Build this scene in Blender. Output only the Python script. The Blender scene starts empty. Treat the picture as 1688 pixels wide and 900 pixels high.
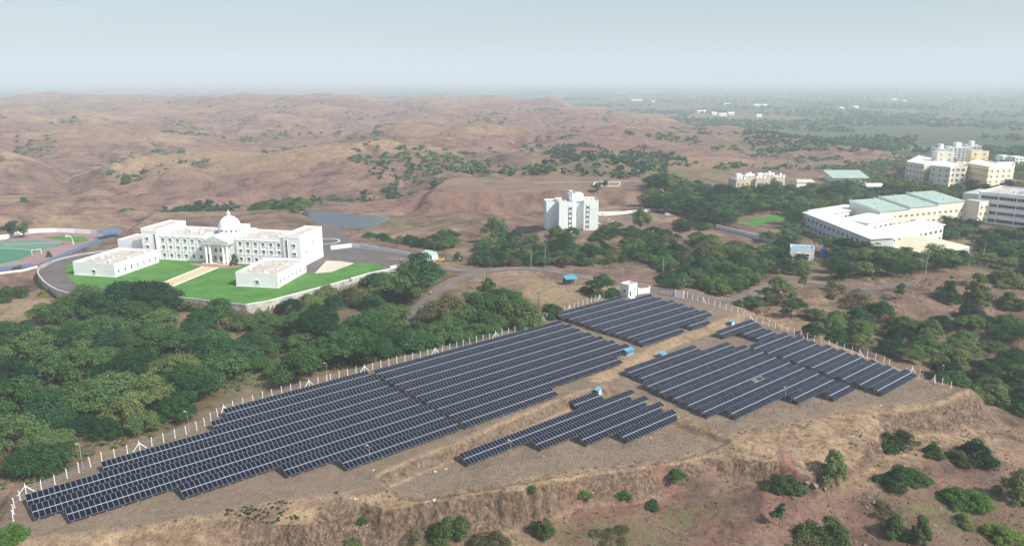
import bpy, bmesh, math, random
import numpy as np
from mathutils import Vector, Matrix

rad = math.radians
scene = bpy.context.scene
COL = scene.collection

# ---------------------------------------------------------------- camera
CAM_H = 83.5                     # drone height above the solar pad (z = 0)
F_PX = 1230.0                    # focal length in photo pixels (1688 wide)
PITCH = math.atan2(320.0, F_PX)  # horizon 320 px above the picture centre
cam_data = bpy.data.cameras.new('camera')
cam = bpy.data.objects.new('camera', cam_data)
COL.objects.link(cam)
cam.location = (0, 0, CAM_H)
cam.rotation_euler = (math.pi / 2 - PITCH, 0, 0)
cam_data.sensor_width = 36.0
cam_data.lens = 36.0 * F_PX / 1688.0
cam_data.clip_start = 0.5
cam_data.clip_end = 80000.0
scene.camera = cam

# ---------------------------------------------------------------- sky and sun
SUN_ELEV = rad(43)
SUN_AZ = math.atan2(0.85, -0.52)          # measured from +Y towards +X
world = bpy.data.worlds.new('World')
scene.world = world
world.use_nodes = True
wn = world.node_tree.nodes
wl = world.node_tree.links
wn.clear()
w_out = wn.new('ShaderNodeOutputWorld')
w_bg = wn.new('ShaderNodeBackground')
w_sky = wn.new('ShaderNodeTexSky')
w_sky.sky_type = 'NISHITA'
w_sky.sun_disc = False
w_sky.sun_elevation = SUN_ELEV
w_sky.sun_rotation = SUN_AZ
w_sky.altitude = 600
w_sky.air_density = 1.0
w_sky.dust_density = 5.0
w_sky.ozone_density = 2.0
w_bg.inputs['Strength'].default_value = 0.14
w_tint = wn.new('ShaderNodeMix'); w_tint.data_type = 'RGBA'; w_tint.blend_type = 'MULTIPLY'
w_tint.inputs[0].default_value = 1.0
w_tint.inputs[7].default_value = (0.965, 1.0, 0.985, 1)     # dusty, faintly green-grey daylight sky
wl.new(w_sky.outputs[0], w_tint.inputs[6]); wl.new(w_tint.outputs[2], w_bg.inputs['Color'])
wl.new(w_bg.outputs[0], w_out.inputs['Surface'])

sun_data = bpy.data.lights.new('sun', 'SUN')
sun_data.energy = 4.9
sun_data.angle = rad(0.7)
sun_data.color = (1.0, 0.955, 0.88)
sun = bpy.data.objects.new('sun', sun_data)
COL.objects.link(sun)
sun_dir = Vector((math.sin(SUN_AZ) * math.cos(SUN_ELEV), math.cos(SUN_AZ) * math.cos(SUN_ELEV), math.sin(SUN_ELEV)))
sun.rotation_euler = sun_dir.to_track_quat('Z', 'Y').to_euler()
sun.location = (200, -100, 300)

HAZE_DENSITY = 0.00025
HAZE_COLOR = (0.815, 0.91, 0.97)
scene.view_settings.view_transform = 'Standard'
scene.view_settings.look = 'None'
scene.view_settings.exposure = 0.27
scene.view_settings.gamma = 1.0
scene.view_settings.use_curve_mapping = False
scene.cycles.use_denoising = True
scene.cycles.max_bounces = 6
scene.cycles.diffuse_bounces = 3
scene.cycles.glossy_bounces = 3
scene.cycles.transparent_max_bounces = 8
scene.cycles.volume_bounces = 1

# ---------------------------------------------------------------- photo pixel <-> place
CP, SP = math.cos(PITCH), math.sin(PITCH)


def ray(px, py):
    X = (np.asarray(px, float) - 844) / F_PX
    D = (np.asarray(py, float) - 450) / F_PX
    return X, CP - D * SP, -SP - D * CP


def gp(px, py, z=0.0):
    X, Fw, U = ray(px, py)
    t = (z - CAM_H) / U
    return X * t, Fw * t


def gpl(pts, z=0.0):
    return [tuple(float(c) for c in gp(a, b, z)) for a, b in pts]


# row frame of the solar field: d1 along the rows, d2 towards the low (sunny) edge
_v = ray(2404, 134)
ROW_YAW = math.atan2(float(_v[0]), float(_v[1]))
D1 = np.array([math.sin(ROW_YAW), math.cos(ROW_YAW)])
D2 = np.array([math.cos(ROW_YAW), -math.sin(ROW_YAW)])


def uvw(u, v):
    q = u * D1 + v * D2
    return float(q[0]), float(q[1])


# ---------------------------------------------------------------- numeric noise
def _hash(ix, iy, seed):
    h = (ix.astype(np.int64) * 374761393 + iy.astype(np.int64) * 668265263 + seed * 1442695041) & 0xFFFFFFFF
    h = ((h ^ (h >> 13)) * 1274126177) & 0xFFFFFFFF
    return (h ^ (h >> 16)) & 0xFFFFFFFF


def pnoise(x, y, seed=0):
    x = np.asarray(x, float); y = np.asarray(y, float)
    x0 = np.floor(x); y0 = np.floor(y)
    fx = x - x0; fy = y - y0
    u = fx * fx * fx * (fx * (fx * 6 - 15) + 10)
    v = fy * fy * fy * (fy * (fy * 6 - 15) + 10)

    def g(ix, iy, dx, dy):
        a = _hash(ix, iy, seed) * (2 * math.pi / 4294967296.0)
        return np.cos(a) * dx + np.sin(a) * dy
    n00 = g(x0, y0, fx, fy); n10 = g(x0 + 1, y0, fx - 1, fy)
    n01 = g(x0, y0 + 1, fx, fy - 1); n11 = g(x0 + 1, y0 + 1, fx - 1, fy - 1)
    return ((n00 * (1 - u) + n10 * u) * (1 - v) + (n01 * (1 - u) + n11 * u) * v) * 1.5


def fbm(x, y, lam, octs=3, seed=0, gain=0.5):
    s = 0; a = 1.0; t = 0
    for o in range(octs):
        s = s + a * pnoise(x / lam + 17.3 * o, y / lam - 9.1 * o, seed + o * 7)
        t += a; a *= gain; lam *= 0.5
    return s / t


def billow(x, y, lam, octs=3, seed=0, gain=0.5):
    s = 0; a = 1.0; t = 0
    for o in range(octs):
        s = s + a * np.abs(pnoise(x / lam + 5.7 * o, y / lam + 3.3 * o, seed + o * 11))
        t += a; a *= gain; lam *= 0.5
    return s / t


def smooth(a, b, x):
    t = np.clip((x - a) / (b - a), 0, 1)
    return t * t * (3 - 2 * t)


def sdf(x, y, poly):
    """signed distance to a polygon, negative inside"""
    x = np.asarray(x, float); y = np.asarray(y, float)
    d = np.full(x.shape, 1e18); inside = np.zeros(x.shape, bool)
    n = len(poly)
    for i in range(n):
        ax, ay = poly[i]; bx, by = poly[(i + 1) % n]
        ex, ey = bx - ax, by - ay
        L = ex * ex + ey * ey + 1e-12
        t = np.clip(((x - ax) * ex + (y - ay) * ey) / L, 0, 1)
        d = np.minimum(d, (x - ax - t * ex) ** 2 + (y - ay - t * ey) ** 2)
        c = ((ay > y) != (by > y)) & (x < (bx - ax) * (y - ay) / ((by - ay) if abs(by - ay) > 1e-12 else 1e-12) + ax)
        inside ^= c
    d = np.sqrt(d)
    return np.where(inside, -d, d)


def dist_line(x, y, pts, vals=None):
    x = np.asarray(x, float); y = np.asarray(y, float)
    d = np.full(x.shape, 1e18); z = np.zeros(x.shape)
    for i in range(len(pts) - 1):
        ax, ay = pts[i]; bx, by = pts[i + 1]
        ex, ey = bx - ax, by - ay
        t = np.clip(((x - ax) * ex + (y - ay) * ey) / (ex * ex + ey * ey + 1e-12), 0, 1)
        q = (x - ax - t * ex) ** 2 + (y - ay - t * ey) ** 2
        if vals is not None:
            z = np.where(q < d, vals[i] * (1 - t) + vals[i + 1] * t, z)
        d = np.minimum(d, q)
    return np.sqrt(d), z


def curve(pts, step=3.0, closed=False):
    """Catmull-Rom through points"""
    P = [np.array(q, float) for q in pts]
    n = len(P); out = []
    rng = range(n if closed else n - 1)
    for i in rng:
        p0 = P[(i - 1) % n] if (closed or i > 0) else P[0]
        p1 = P[i]; p2 = P[(i + 1) % n]
        p3 = P[(i + 2) % n] if (closed or i + 2 < n) else P[-1]
        k = max(1, int(np.linalg.norm((p2 - p1)[:2]) / step))
        for j in range(k):
            t = j / k
            out.append(tuple(0.5 * ((2 * p1) + (-p0 + p2) * t + (2 * p0 - 5 * p1 + 4 * p2 - p3) * t * t + (-p0 + 3 * p1 - 3 * p2 + p3) * t ** 3)))
    if not closed:
        out.append(tuple(P[-1]))
    return out

# ---------------------------------------------------------------- the lie of the land
PAD = gpl([(14, 858), (36, 808), (200, 745), (340, 688), (372, 668), (540, 626), (640, 594), (870, 540), (912, 520), (1010, 480), (1060, 470), (1140, 478),
           (1235, 516), (1400, 578), (1518, 622), (1590, 640), (1540, 652), (1400, 662), (1310, 684), (1200, 705), (1118, 731),
           (960, 752), (840, 770), (740, 788), (600, 804), (440, 826), (300, 852), (130, 874), (24, 884)])
PAD_DE = [uvw(*q) for q in [(147, -138), (166, -140.5), (186, -144.5), (228, -146), (234, -120), (240, -74), (190, -74), (160, -88), (147, -97)]]
PAD_F = [uvw(*q) for q in [(72, -129.5), (90, -130.5), (122, -133), (143.5, -133), (143.5, -96), (118, -98), (96, -110), (72, -119)]]
MOUND = gpl([(1085, 733), (1120, 742), (1165, 750), (1290, 758), (1340, 778), (1400, 752), (1450, 705), (1420, 668), (1310, 682), (1200, 703), (1115, 729)], -2.5)
BENCH = gpl([(572, 806), (590, 830), (640, 838), (690, 828), (760, 812), (830, 808), (900, 800), (915, 775), (840, 768), (740, 786), (600, 802)], -2)
PADS = [(PAD_DE, -1.3, 4.5), (PAD_F, -2.8, 3.4)]
# the raised compound of the domed building
COMPOUND = gpl([(63, 445), (67, 458), (83, 474), (112, 485), (160, 490), (290, 492), (350, 499), (405, 505), (441, 499.5), (480, 489), (559, 468),
                (611, 452), (660, 442), (700, 436), (700, 410), (560, 385), (545, 360), (470, 345), (250, 350), (190, 395), (120, 420)])
SPORTS = gpl([(-160, 470), (0, 455), (60, 442), (140, 415), (215, 392), (195, 380), (95, 380), (0, 388), (-160, 400)], -1)
PLATEAU = gpl([(712, 318), (740, 293), (900, 289), (1075, 287), (1090, 312)], 7)
POND = gpl([(497, 352), (505, 346), (540, 347), (575, 353), (610, 355), (640, 356), (642, 361), (628, 367), (606, 375), (570, 375), (520, 367)], -2)
TOWERPAD = gpl([(885, 388), (910, 372), (985, 360), (1075, 352), (1120, 352), (1060, 378), (985, 390), (930, 396)], 0)

ROAD_MAIN = gpl([(668, 532), (690, 502), (722, 476), (760, 458), (805, 446), (860, 443), (910, 447), (960, 456), (1010, 466), (1080, 478), (1140, 486), (1200, 494), (1262, 470), (1330, 458), (1420, 470), (1500, 466)])
ROAD_MAIN_Z = [-3, -2, -1, -.3, 0, 0, 0, 0, 0, 0, 0, -.5, -1.5, -2, -1.5, -.5]
ROAD_GATE = gpl([(800, 447), (750, 445), (700, 436), (640, 424), (580, 412), (545, 408)])

CTRL = [(844, 900, -9.5), (500, 895, -8.5), (300, 885, -5), (120, 895, -3.5), (0, 910, -5), (1100, 900, -9), (1400, 890, -10), (1688, 900, -11),
        (1600, 790, -9), (1400, 760, -7.5), (1250, 800, -8), (1300, 740, -3.6), (1240, 735, -3.2), (1380, 725, -3.4), (1170, 760, -5), (1050, 800, -8), (900, 820, -8.5), (700, 860, -9), (1688, 720, -10), (1560, 720, -7), (1640, 680, -7),
        (200, 700, -5), (60, 760, -5), (0, 680, -7), (100, 640, -8), (200, 580, -9), (50, 580, -7), (300, 630, -7), (420, 570, -8), (330, 545, -4.5), (600, 560, -6), (560, 525, -2.5), (760, 540, -4),
        (860, 520, -2.5), (120, 500, -4), (350, 515, -5), (440, 512, -5), (540, 485, -4.5), (640, 470, -4), (700, 470, -2.5), (30, 500, -2.5), (0, 540, -4), (160, 510, -3.5),
        (800, 480, -1.0), (870, 480, 1.0), (940, 490, .0), (960, 430, -2), (1040, 430, -1.5), (1160, 440, -3), (1260, 440, -3), (1300, 500, -2.5), (1380, 540, -3.5),
        (1440, 500, -1), (1500, 480, .5), (1560, 450, 1.5), (1650, 470, -1), (1420, 560, -6.5), (1500, 570, -8), (1600, 590, -9), (1660, 540, -6), (1610, 520, -2.5), (1688, 640, -9),
        (820, 420, -3), (740, 410, -3), (640, 410, -2), (850, 350, -1), (760, 340, 0), (1080, 400, -2), (1200, 385, -3), (1350, 380, -4), (1500, 390, -4), (1650, 400, -4),
        (1240, 330, -4), (1500, 320, -4), (1650, 300, -4), (1100, 330, -2), (600, 330, 2), (420, 340, 0), (250, 330, 0), (80, 350, 0), (0, 400, -2), (500, 360, -1), (700, 300, 4), (1000, 280, 4),
        (1200, 270, -3), (1300, 250, -4), (1500, 255, -4)]
_cw = np.array([[*gp(a, b, z), z] for a, b, z in CTRL], float)
_cw = np.vstack([_cw, [[x, 20, -13] for x in (-150, 0, 150)], [[-260, 60, -10], [260, 80, -12], [-400, 300, -3], [420, 300, -6]]])


def base_height(x, y):
    num = np.zeros_like(x); den = np.full_like(x, 1e-12)
    for cx, cy, cz in _cw:
        s2 = (0.075 * math.hypot(cx, cy)) ** 2 + 30
        w = 1.0 / (((x - cx) ** 2 + (y - cy) ** 2) / s2 + 0.35) ** 2.2
        num += w * cz; den += w
    return num / den


CLIFFS = [(*map(float, gp(500, 850, -5)), 5)]
HILL_T = [-1.2, -.69, -.44, -.12, .0, .13, .33, .49, .69, 1.2]
HILL_R = [3200, 3300, 3700, 3300, 2700, 2050, 1250, 1020, 820, 700]


def hill_gully(x, y):
    return np.exp(-np.abs(pnoise(x / 170, y / 170, 45)) / .055) * .75 + .5 * np.exp(-np.abs(pnoise(x / 75, y / 75, 46)) / .06)


def hill_shape(x, y):
    wx = x + 50 * fbm(x, y, 260, 2, 40); wy = y + 50 * fbm(x, y, 260, 2, 41)
    return (billow(wx, wy, 300, 3, 31, 0.42) - 0.22) - .13 * hill_gully(wx, wy) + .10 * (billow(wx, wy, 48, 2, 36) - .25)


def height(x, y, full=False):
    x = np.asarray(x, float); y = np.asarray(y, float)
    shp = x.shape
    x = x.ravel(); y = y.ravel()
    r = np.hypot(x, y)
    near = r < 1100
    h = np.zeros_like(x)
    if near.any():
        h[near] = base_height(x[near], y[near])
    tn = np.where(y > 1, x / np.maximum(y, 1), np.sign(x) * 3)
    rb = np.interp(tn, HILL_T, HILL_R)
    rb = rb * (1 + 0.10 * fbm(x, y, 500, 2, 5))
    hillm = 1 - smooth(rb * 0.93, rb * 1.07, r)
    farf = smooth(330, 620, r)
    # campus side stays gentle
    camp = smooth(60, 130, x) * (1 - smooth(690, 860, y - 0.05 * x))
    amp = farf * hillm * (1 - 0.93 * camp)
    hills = (24 - 12 * smooth(.02, .3, tn)) * fbm(x, y, 620, 2, 21) + (50 - 26 * smooth(.02, .3, tn)) * hill_shape(x, y)
    hills = hills + 14 * smooth(900, 2600, r) * smooth(.35, -.1, tn)
    plain = -10 - 14 * smooth(800, 2500, r)
    far_base = hills * amp + plain * (1 - hillm) * smooth(500, 1500, r)
    kb = 1 - smooth(520, 1000, r)
    h = h * kb + far_base
    # a faint range far off on the left of the middle
    g = np.exp(-((r - 20500) / 1500) ** 2) * np.exp(-((tn + .13) / .17) ** 2)
    h = h + 330 * g * (0.75 + .5 * fbm(x, y, 1500, 3, 77))
    # --- small relief
    fl = np.ones_like(x)          # 0 on levelled ground
    warp = 2.6 * fbm(x, y, 22, 3, 51) + .9 * fbm(x, y, 5, 2, 52)
    d = np.full_like(x, 1e9)
    n1 = near & (r < 420)
    if n1.any():
        xx, yy = x[n1], y[n1]
        dp = sdf(xx, yy, PAD)
        d[n1] = dp
        dw = dp + np.where(dp > 1.0, warp[n1] * np.clip(dp / 4, 0, 1), 0)
        t = smooth(0, 10.5, dw)
        cl = np.zeros_like(xx)
        for cx_, cy_, rx_ in CLIFFS:
            cl = np.maximum(cl, np.exp(-(((xx - cx_) / rx_) ** 4 + ((yy - cy_) / 14) ** 4)))
        run = .9 * pnoise(xx / 1.9, yy / 6.0, 57) + .7 * fbm(xx, yy, 3.2, 2, 58)
        tc = .22 * smooth(0, 6, dw) + .62 * smooth(6.4, 7.9, dp + run) + .16 * smooth(7, 13, dw)
        t = t * (1 - cl) + tc * cl
        h[n1] = h[n1] * t
        fl[n1] = t
        for poly, ed in ((MOUND, 3.4), (BENCH, 2.6)):
            run = 1.0 * pnoise(xx / 2.1, yy / 5.0, 57) + .8 * fbm(xx, yy, 3.0, 2, 58)
            dq = sdf(xx, yy, poly) + run + .5 * warp[n1]
            q = smooth(0, ed, dq)
            top = np.minimum(0, -.5 - .16 * np.clip(dp, 0, 40) - 1.1 * billow(xx, yy, 11, 2, 81) * np.clip(dp / 3, 0, 1))
            out_ = smooth(0, 1.5, dp)
            nh = top * (1 - q) + h[n1] * q
            h[n1] = nh * out_ + h[n1] * (1 - out_)
        for poly, z, w in PADS:
            q = smooth(0, w, sdf(xx, yy, poly) + .5 * warp[n1] * (dp < 0))
            inn = smooth(6, 2, dp)
            q = 1 - (1 - q) * inn
            h[n1] = z * (1 - q) + h[n1] * q
    rough = 1.1 * fbm(x, y, 34, 3, 61) + .34 * billow(x, y, 7.5, 3, 63)
    h = h + rough * np.clip(fl, 0.05, 1) * (1 - .6 * camp) * (1 - smooth(900, 1600, r)) + .05 * fbm(x, y, 2.5, 2, 66) * (r < 330)
    mid = (r > 200) & (r < 900)
    if mid.any():
        xx, yy, hh = x[mid], y[mid], h[mid]
        for poly, z, w in ((COMPOUND, 0.0, .8), (SPORTS, -1.0, 5), (PLATEAU, 7.0, 13), (TOWERPAD, 0.0, 14)):
            q = smooth(0, w, sdf(xx, yy, poly) + (0 if w < 2 else .25 * warp[mid]))
            hh = z * (1 - q) + hh * q
        q = sdf(xx, yy, POND)
        t = smooth(14, -2, q)
        hh = hh * (1 - t) + np.where(q > 0, -2 + .10 * q, -3.2) * t
        h[mid] = hh
    n2 = (r < 520) & (r > 200)
    if n2.any():
        xx, yy = x[n2], y[n2]
        for pts, zs, w in ((ROAD_MAIN, ROAD_MAIN_Z, 4.2), (ROAD_GATE, [0] * 6, 4.2)):
            dl, zl = dist_line(xx, yy, pts, zs)
            q = smooth(w, w + 6, dl)
            h[n2] = zl * (1 - q) + h[n2] * q
    h = h.reshape(shp)
    if full:
        return h, d.reshape(shp), fl.reshape(shp), hillm.reshape(shp), camp.reshape(shp), amp.reshape(shp)
    return h


def drop(pts):
    """photo pixels -> points where those sight lines meet the land"""
    pts = np.asarray(pts, float)
    X, Fw, U = ray(pts[:, 0], pts[:, 1])
    U = np.minimum(U, -1e-3)
    # coarse march
    k = np.geomspace(100, 9000, 420)
    t = k[None, :]
    hx = X[:, None] * t; hy = Fw[:, None] * t; hz = CAM_H + U[:, None] * t
    below = hz < height(hx, hy)
    first = np.where(below.any(1), below.argmax(1), len(k) - 1)
    lo = k[np.maximum(first - 1, 0)]; hi = k[first]
    for _ in range(14):
        m = (lo + hi) / 2
        b = (CAM_H + U * m) < height(X * m, Fw * m)
        hi = np.where(b, m, hi); lo = np.where(b, lo, m)
    m = (lo + hi) / 2
    x, y = X * m, Fw * m
    return np.stack([x, y, height(x, y)], 1)


def hz1(x, y):
    return float(height(np.array([x]), np.array([y]))[0])


# ---------------------------------------------------------------- materials
MATS = {}


def new_mat(name):
    m = bpy.data.materials.new(name)
    m.use_nodes = True
    n = m.node_tree.nodes; l = m.node_tree.links
    n.clear()
    out = n.new('ShaderNodeOutputMaterial')
    b = n.new('ShaderNodeBsdfPrincipled')
    l.new(b.outputs[0], out.inputs['Surface'])
    MATS[name] = m
    return m, n, l, b, out


def ramp(n, stops):
    r = n.new('ShaderNodeValToRGB')
    e = r.color_ramp.elements
    while len(e) < len(stops):
        e.new(0.5)
    for i, (p, c) in enumerate(stops):
        e[i].position = p
        e[i].color = (*c, 1) if len(c) == 3 else c
    return r


def noise_node(n, l, vec, scale, detail=4, rough=.55, dist=0):
    t = n.new('ShaderNodeTexNoise')
    t.inputs['Scale'].default_value = scale
    t.inputs['Detail'].default_value = detail
    t.inputs['Roughness'].default_value = rough
    t.inputs['Distortion'].default_value = dist
    l.new(vec, t.inputs['Vector'])
    return t


def mixc(n, l, fac, a, b, mode='MIX'):
    m = n.new('ShaderNodeMix')
    m.data_type = 'RGBA'; m.blend_type = mode
    for sock, v in ((m.inputs[0], fac), (m.inputs[6], a), (m.inputs[7], b)):
        if isinstance(v, (int, float)):
            sock.default_value = v
        elif isinstance(v, tuple):
            sock.default_value = (*v, 1) if len(v) == 3 else v
        else:
            l.new(v, sock)
    return m.outputs[2]


def math_node(n, l, op, a, b=None, c=None, clamp=False):
    m = n.new('ShaderNodeMath'); m.operation = op; m.use_clamp = clamp
    for i, v in enumerate((a, b, c)):
        if v is None:
            continue
        if isinstance(v, (int, float)):
            m.inputs[i].default_value = v
        else:
            l.new(v, m.inputs[i])
    return m.outputs[0]


def mottled(name, col, var=.12, scale=1.0, rough=.85, bump=0.0, stain=None, stain_amt=.4, spec=.3, metallic=0.0):
    """plain coloured surface with uneven wear"""
    m, n, l, b, out = new_mat(name)
    tc = n.new('ShaderNodeTexCoord')
    t = noise_node(n, l, tc.outputs['Object'], scale, 6, .65)
    lo = tuple(max(0, c * (1 - var)) for c in col); hi = tuple(min(1, c * (1 + var)) for c in col)
    r = ramp(n, [(.3, lo), (.7, hi)])
    l.new(t.outputs['Fac'], r.inputs[0])
    c = r.outputs[0]
    if stain:
        t2 = noise_node(n, l, tc.outputs['Object'], scale * .35, 8, .7, .6)
        r2 = ramp(n, [(.48, (0, 0, 0)), (.66, (1, 1, 1))])
        l.new(t2.outputs['Fac'], r2.inputs[0])
        c = mixc(n, l, math_node(n, l, 'MULTIPLY', r2.outputs[0], stain_amt), c, stain)
    l.new(c, b.inputs['Base Color'])
    b.inputs['Roughness'].default_value = rough
    b.inputs['Specular IOR Level'].default_value = spec
    b.inputs['Metallic'].default_value = metallic
    if bump:
        bp = n.new('ShaderNodeBump'); bp.inputs['Strength'].default_value = bump; bp.inputs['Distance'].default_value = .05
        l.new(t.outputs['Fac'], bp.inputs['Height']); l.new(bp.outputs[0], b.inputs['Normal'])
    return m


def ground_material():
    m, n, l, b, out = new_mat('dry_ground')
    geo = n.new('ShaderNodeNewGeometry')
    pos = geo.outputs['Position']
    att = n.new('ShaderNodeAttribute'); att.attribute_name = 'cover'
    sep = n.new('ShaderNodeSeparateColor'); l.new(att.outputs['Color'], sep.inputs[0])
    padf, redf, plainf = sep.outputs[0], sep.outputs[1], sep.outputs[2]
    greenf = att.outputs['Alpha']
    sx = n.new('ShaderNodeSeparateXYZ'); l.new(geo.outputs['Normal'], sx.inputs[0])
    steep = math_node(n, l, 'SUBTRACT', 1.0, sx.outputs[2])
    n1 = noise_node(n, l, pos, .012, 7, .6)
    n2 = noise_node(n, l, pos, .07, 7, .62, .4)
    n3 = noise_node(n, l, pos, .55, 6, .65)
    n4 = noise_node(n, l, pos, 2.6, 4, .7)
    soil = ramp(n, [(.30, (.100, .064, .051)), (.5, (.185, .121, .097)), (.72, (.275, .190, .152))])
    l.new(n2.outputs['Fac'], soil.inputs[0])
    grass = ramp(n, [(.3, (.215, .152, .098)), (.7, (.365, .268, .175))])
    l.new(n3.outputs['Fac'], grass.inputs[0])
    gm = math_node(n, l, 'ADD', math_node(n, l, 'MULTIPLY', n1.outputs['Fac'], .9), math_node(n, l, 'MULTIPLY', n2.outputs['Fac'], .5))
    att2 = n.new('ShaderNodeAttribute'); att2.attribute_name = 'crest'
    gm = math_node(n, l, 'ADD', gm, math_node(n, l, 'MULTIPLY', att2.outputs['Fac'], .42))
    gm = math_node(n, l, 'SUBTRACT', gm, math_node(n, l, 'MULTIPLY', steep, 1.1))
    gr = ramp(n, [(.66, (0, 0, 0)), (.86, (1, 1, 1))]); l.new(gm, gr.inputs[0])
    c = mixc(n, l, gr.outputs[0], soil.outputs[0], grass.outputs[0])
    gul = ramp(n, [(.0, (.52, .48, .48)), (.5, (1, 1, 1))])
    gv = math_node(n, l, 'ADD', math_node(n, l, 'MULTIPLY', att2.outputs['Fac'], .8), math_node(n, l, 'MULTIPLY', n2.outputs['Fac'], 1.1))
    l.new(gv, gul.inputs[0])
    c = mixc(n, l, .8, c, gul.outputs[0], 'MULTIPLY')
    nmf = ramp(n, [(.36, (.60, .56, .55)), (.5, (1, 1, 1)), (.66, (1.22, 1.17, 1.1))])
    n6 = noise_node(n, l, pos, .055, 8, .68, .8); l.new(n6.outputs['Fac'], nmf.inputs[0])
    c = mixc(n, l, .85, c, nmf.outputs[0], 'MULTIPLY')
    # steep faces: bare grey brown rock and earth with vertical runnels
    rock = ramp(n, [(.34, (.050, .036, .030)), (.5, (.150, .104, .075)), (.68, (.29, .21, .145))])
    sc = n.new('ShaderNodeVectorMath'); sc.operation = 'MULTIPLY'; sc.inputs[1].default_value = (1.2, 1.2, .45); l.new(pos, sc.inputs[0])
    n5 = noise_node(n, l, sc.outputs[0], 1.1, 6, .7); l.new(n5.outputs['Fac'], rock.inputs[0])
    stp = ramp(n, [(.12, (0, 0, 0)), (.28, (1, 1, 1))])
    dist = n.new('ShaderNodeVectorMath'); dist.operation = 'LENGTH'; l.new(pos, dist.inputs[0])
    nearf = ramp_fac(n, l, dist.outputs['Value'], 420, 330)
    l.new(math_node(n, l, 'MULTIPLY', steep, nearf), stp.inputs[0])
    c = mixc(n, l, stp.outputs[0], c, rock.outputs[0])
    # red laterite
    red = ramp(n, [(.3, (.165, .078, .064)), (.7, (.29, .155, .125))]); l.new(n3.outputs['Fac'], red.inputs[0])
    rf = math_node(n, l, 'MULTIPLY', redf, ramp_fac(n, l, n2.outputs['Fac'], .34, .58))
    c = mixc(n, l, rf, c, red.outputs[0])
    # graded pad
    pad = ramp(n, [(.28, (.150, .112, .085)), (.5, (.212, .163, .124)), (.75, (.285, .224, .172))]); 
    pm = math_node(n, l, 'ADD', math_node(n, l, 'MULTIPLY', n2.outputs['Fac'], .55), math_node(n, l, 'MULTIPLY', n4.outputs['Fac'], .45))
    l.new(pm, pad.inputs[0])
    c = mixc(n, l, padf, c, pad.outputs[0])
    # low green growth
    gn = ramp(n, [(.3, (.055, .085, .030)), (.7, (.135, .150, .060))]); l.new(n3.outputs['Fac'], gn.inputs[0])
    gf = math_node(n, l, 'MULTIPLY', greenf, ramp_fac(n, l, n3.outputs['Fac'], .38, .60))
    c = mixc(n, l, gf, c, gn.outputs[0])
    # far plain: small fields and scrub
    vs = n.new('ShaderNodeVectorMath'); vs.operation = 'MULTIPLY'; vs.inputs[1].default_value = (.0042, .0028, .0); l.new(pos, vs.inputs[0])
    vor = n.new('ShaderNodeTexVoronoi'); vor.inputs['Scale'].default_value = 1.0; vor.inputs['Randomness'].default_value = .85
    l.new(vs.outputs[0], vor.inputs['Vector'])
    vsep = n.new('ShaderNodeSeparateColor'); l.new(vor.outputs['Color'], vsep.inputs[0])
    fld = ramp(n, [(.0, (.06, .085, .045)), (.3, (.10, .12, .065)), (.55, (.20, .155, .105)), (.75, (.08, .12, .055)), (1., (.26, .20, .135))])
    fld.color_ramp.interpolation = 'CONSTANT'
    l.new(vsep.outputs[0], fld.inputs[0])
    scrub = ramp(n, [(.42, (.055, .080, .050)), (.6, (.17, .145, .095))]); l.new(n2.outputs['Fac'], scrub.inputs[0])
    pc = mixc(n, l, ramp_fac(n, l, n1.outputs['Fac'], .42, .56), scrub.outputs[0], fld.outputs[0])
    c = mixc(n, l, plainf, c, pc)
    # speckle of stones and tufts
    sp = ramp(n, [(.32, (.52, .50, .47)), (.5, (1, 1, 1)), (.74, (1.3, 1.27, 1.2))]); l.new(n4.outputs['Fac'], sp.inputs[0])
    c = mixc(n, l, .85, c, sp.outputs[0], 'MULTIPLY')
    sp2 = ramp(n, [(.33, (.70, .68, .66)), (.55, (1, 1, 1))]); l.new(n3.outputs['Fac'], sp2.inputs[0])
    c = mixc(n, l, .6, c, sp2.outputs[0], 'MULTIPLY')
    l.new(c, b.inputs['Base Color'])
    b.inputs['Roughness'].default_value = .95
    b.inputs['Specular IOR Level'].default_value = .1
    bp = n.new('ShaderNodeBump'); bp.inputs['Strength'].default_value = .9; bp.inputs['Distance'].default_value = .6
    hsum = math_node(n, l, 'ADD', math_node(n, l, 'MULTIPLY', n3.outputs['Fac'], .8), math_node(n, l, 'MULTIPLY', n4.outputs['Fac'], .35))
    l.new(hsum, bp.inputs['Height'])
    bp2 = n.new('ShaderNodeBump'); bp2.inputs['Strength'].default_value = .8; bp2.inputs['Distance'].default_value = 4.5
    nh = noise_node(n, l, pos, .045, 7, .62, .5)
    farf = ramp_fac(n, l, dist.outputs['Value'], 380, 700)
    l.new(math_node(n, l, 'MULTIPLY', nh.outputs['Fac'], farf), bp2.inputs['Height'])
    l.new(bp.outputs[0], bp2.inputs['Normal']); l.new(bp2.outputs[0], b.inputs['Normal'])
    return m


def ramp_fac(n, l, src, a, b):
    r = n.new('ShaderNodeMapRange'); r.inputs['From Min'].default_value = a; r.inputs['From Max'].default_value = b
    l.new(src, r.inputs['Value'])
    return r.outputs[0]


# ---------------------------------------------------------------- ground sheet
def mesh_from_arrays(name, V, Fq):
    me = bpy.data.meshes.new(name)
    me.vertices.add(len(V)); me.vertices.foreach_set('co', np.ascontiguousarray(V, dtype=np.float32).ravel())
    k = Fq.shape[1]
    me.loops.add(Fq.size); me.loops.foreach_set('vertex_index', np.ascontiguousarray(Fq, dtype=np.int32).ravel())
    me.polygons.add(len(Fq))
    me.polygons.foreach_set('loop_start', np.arange(0, Fq.size, k, dtype=np.int32))
    me.update(calc_edges=True)
    return me


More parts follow.
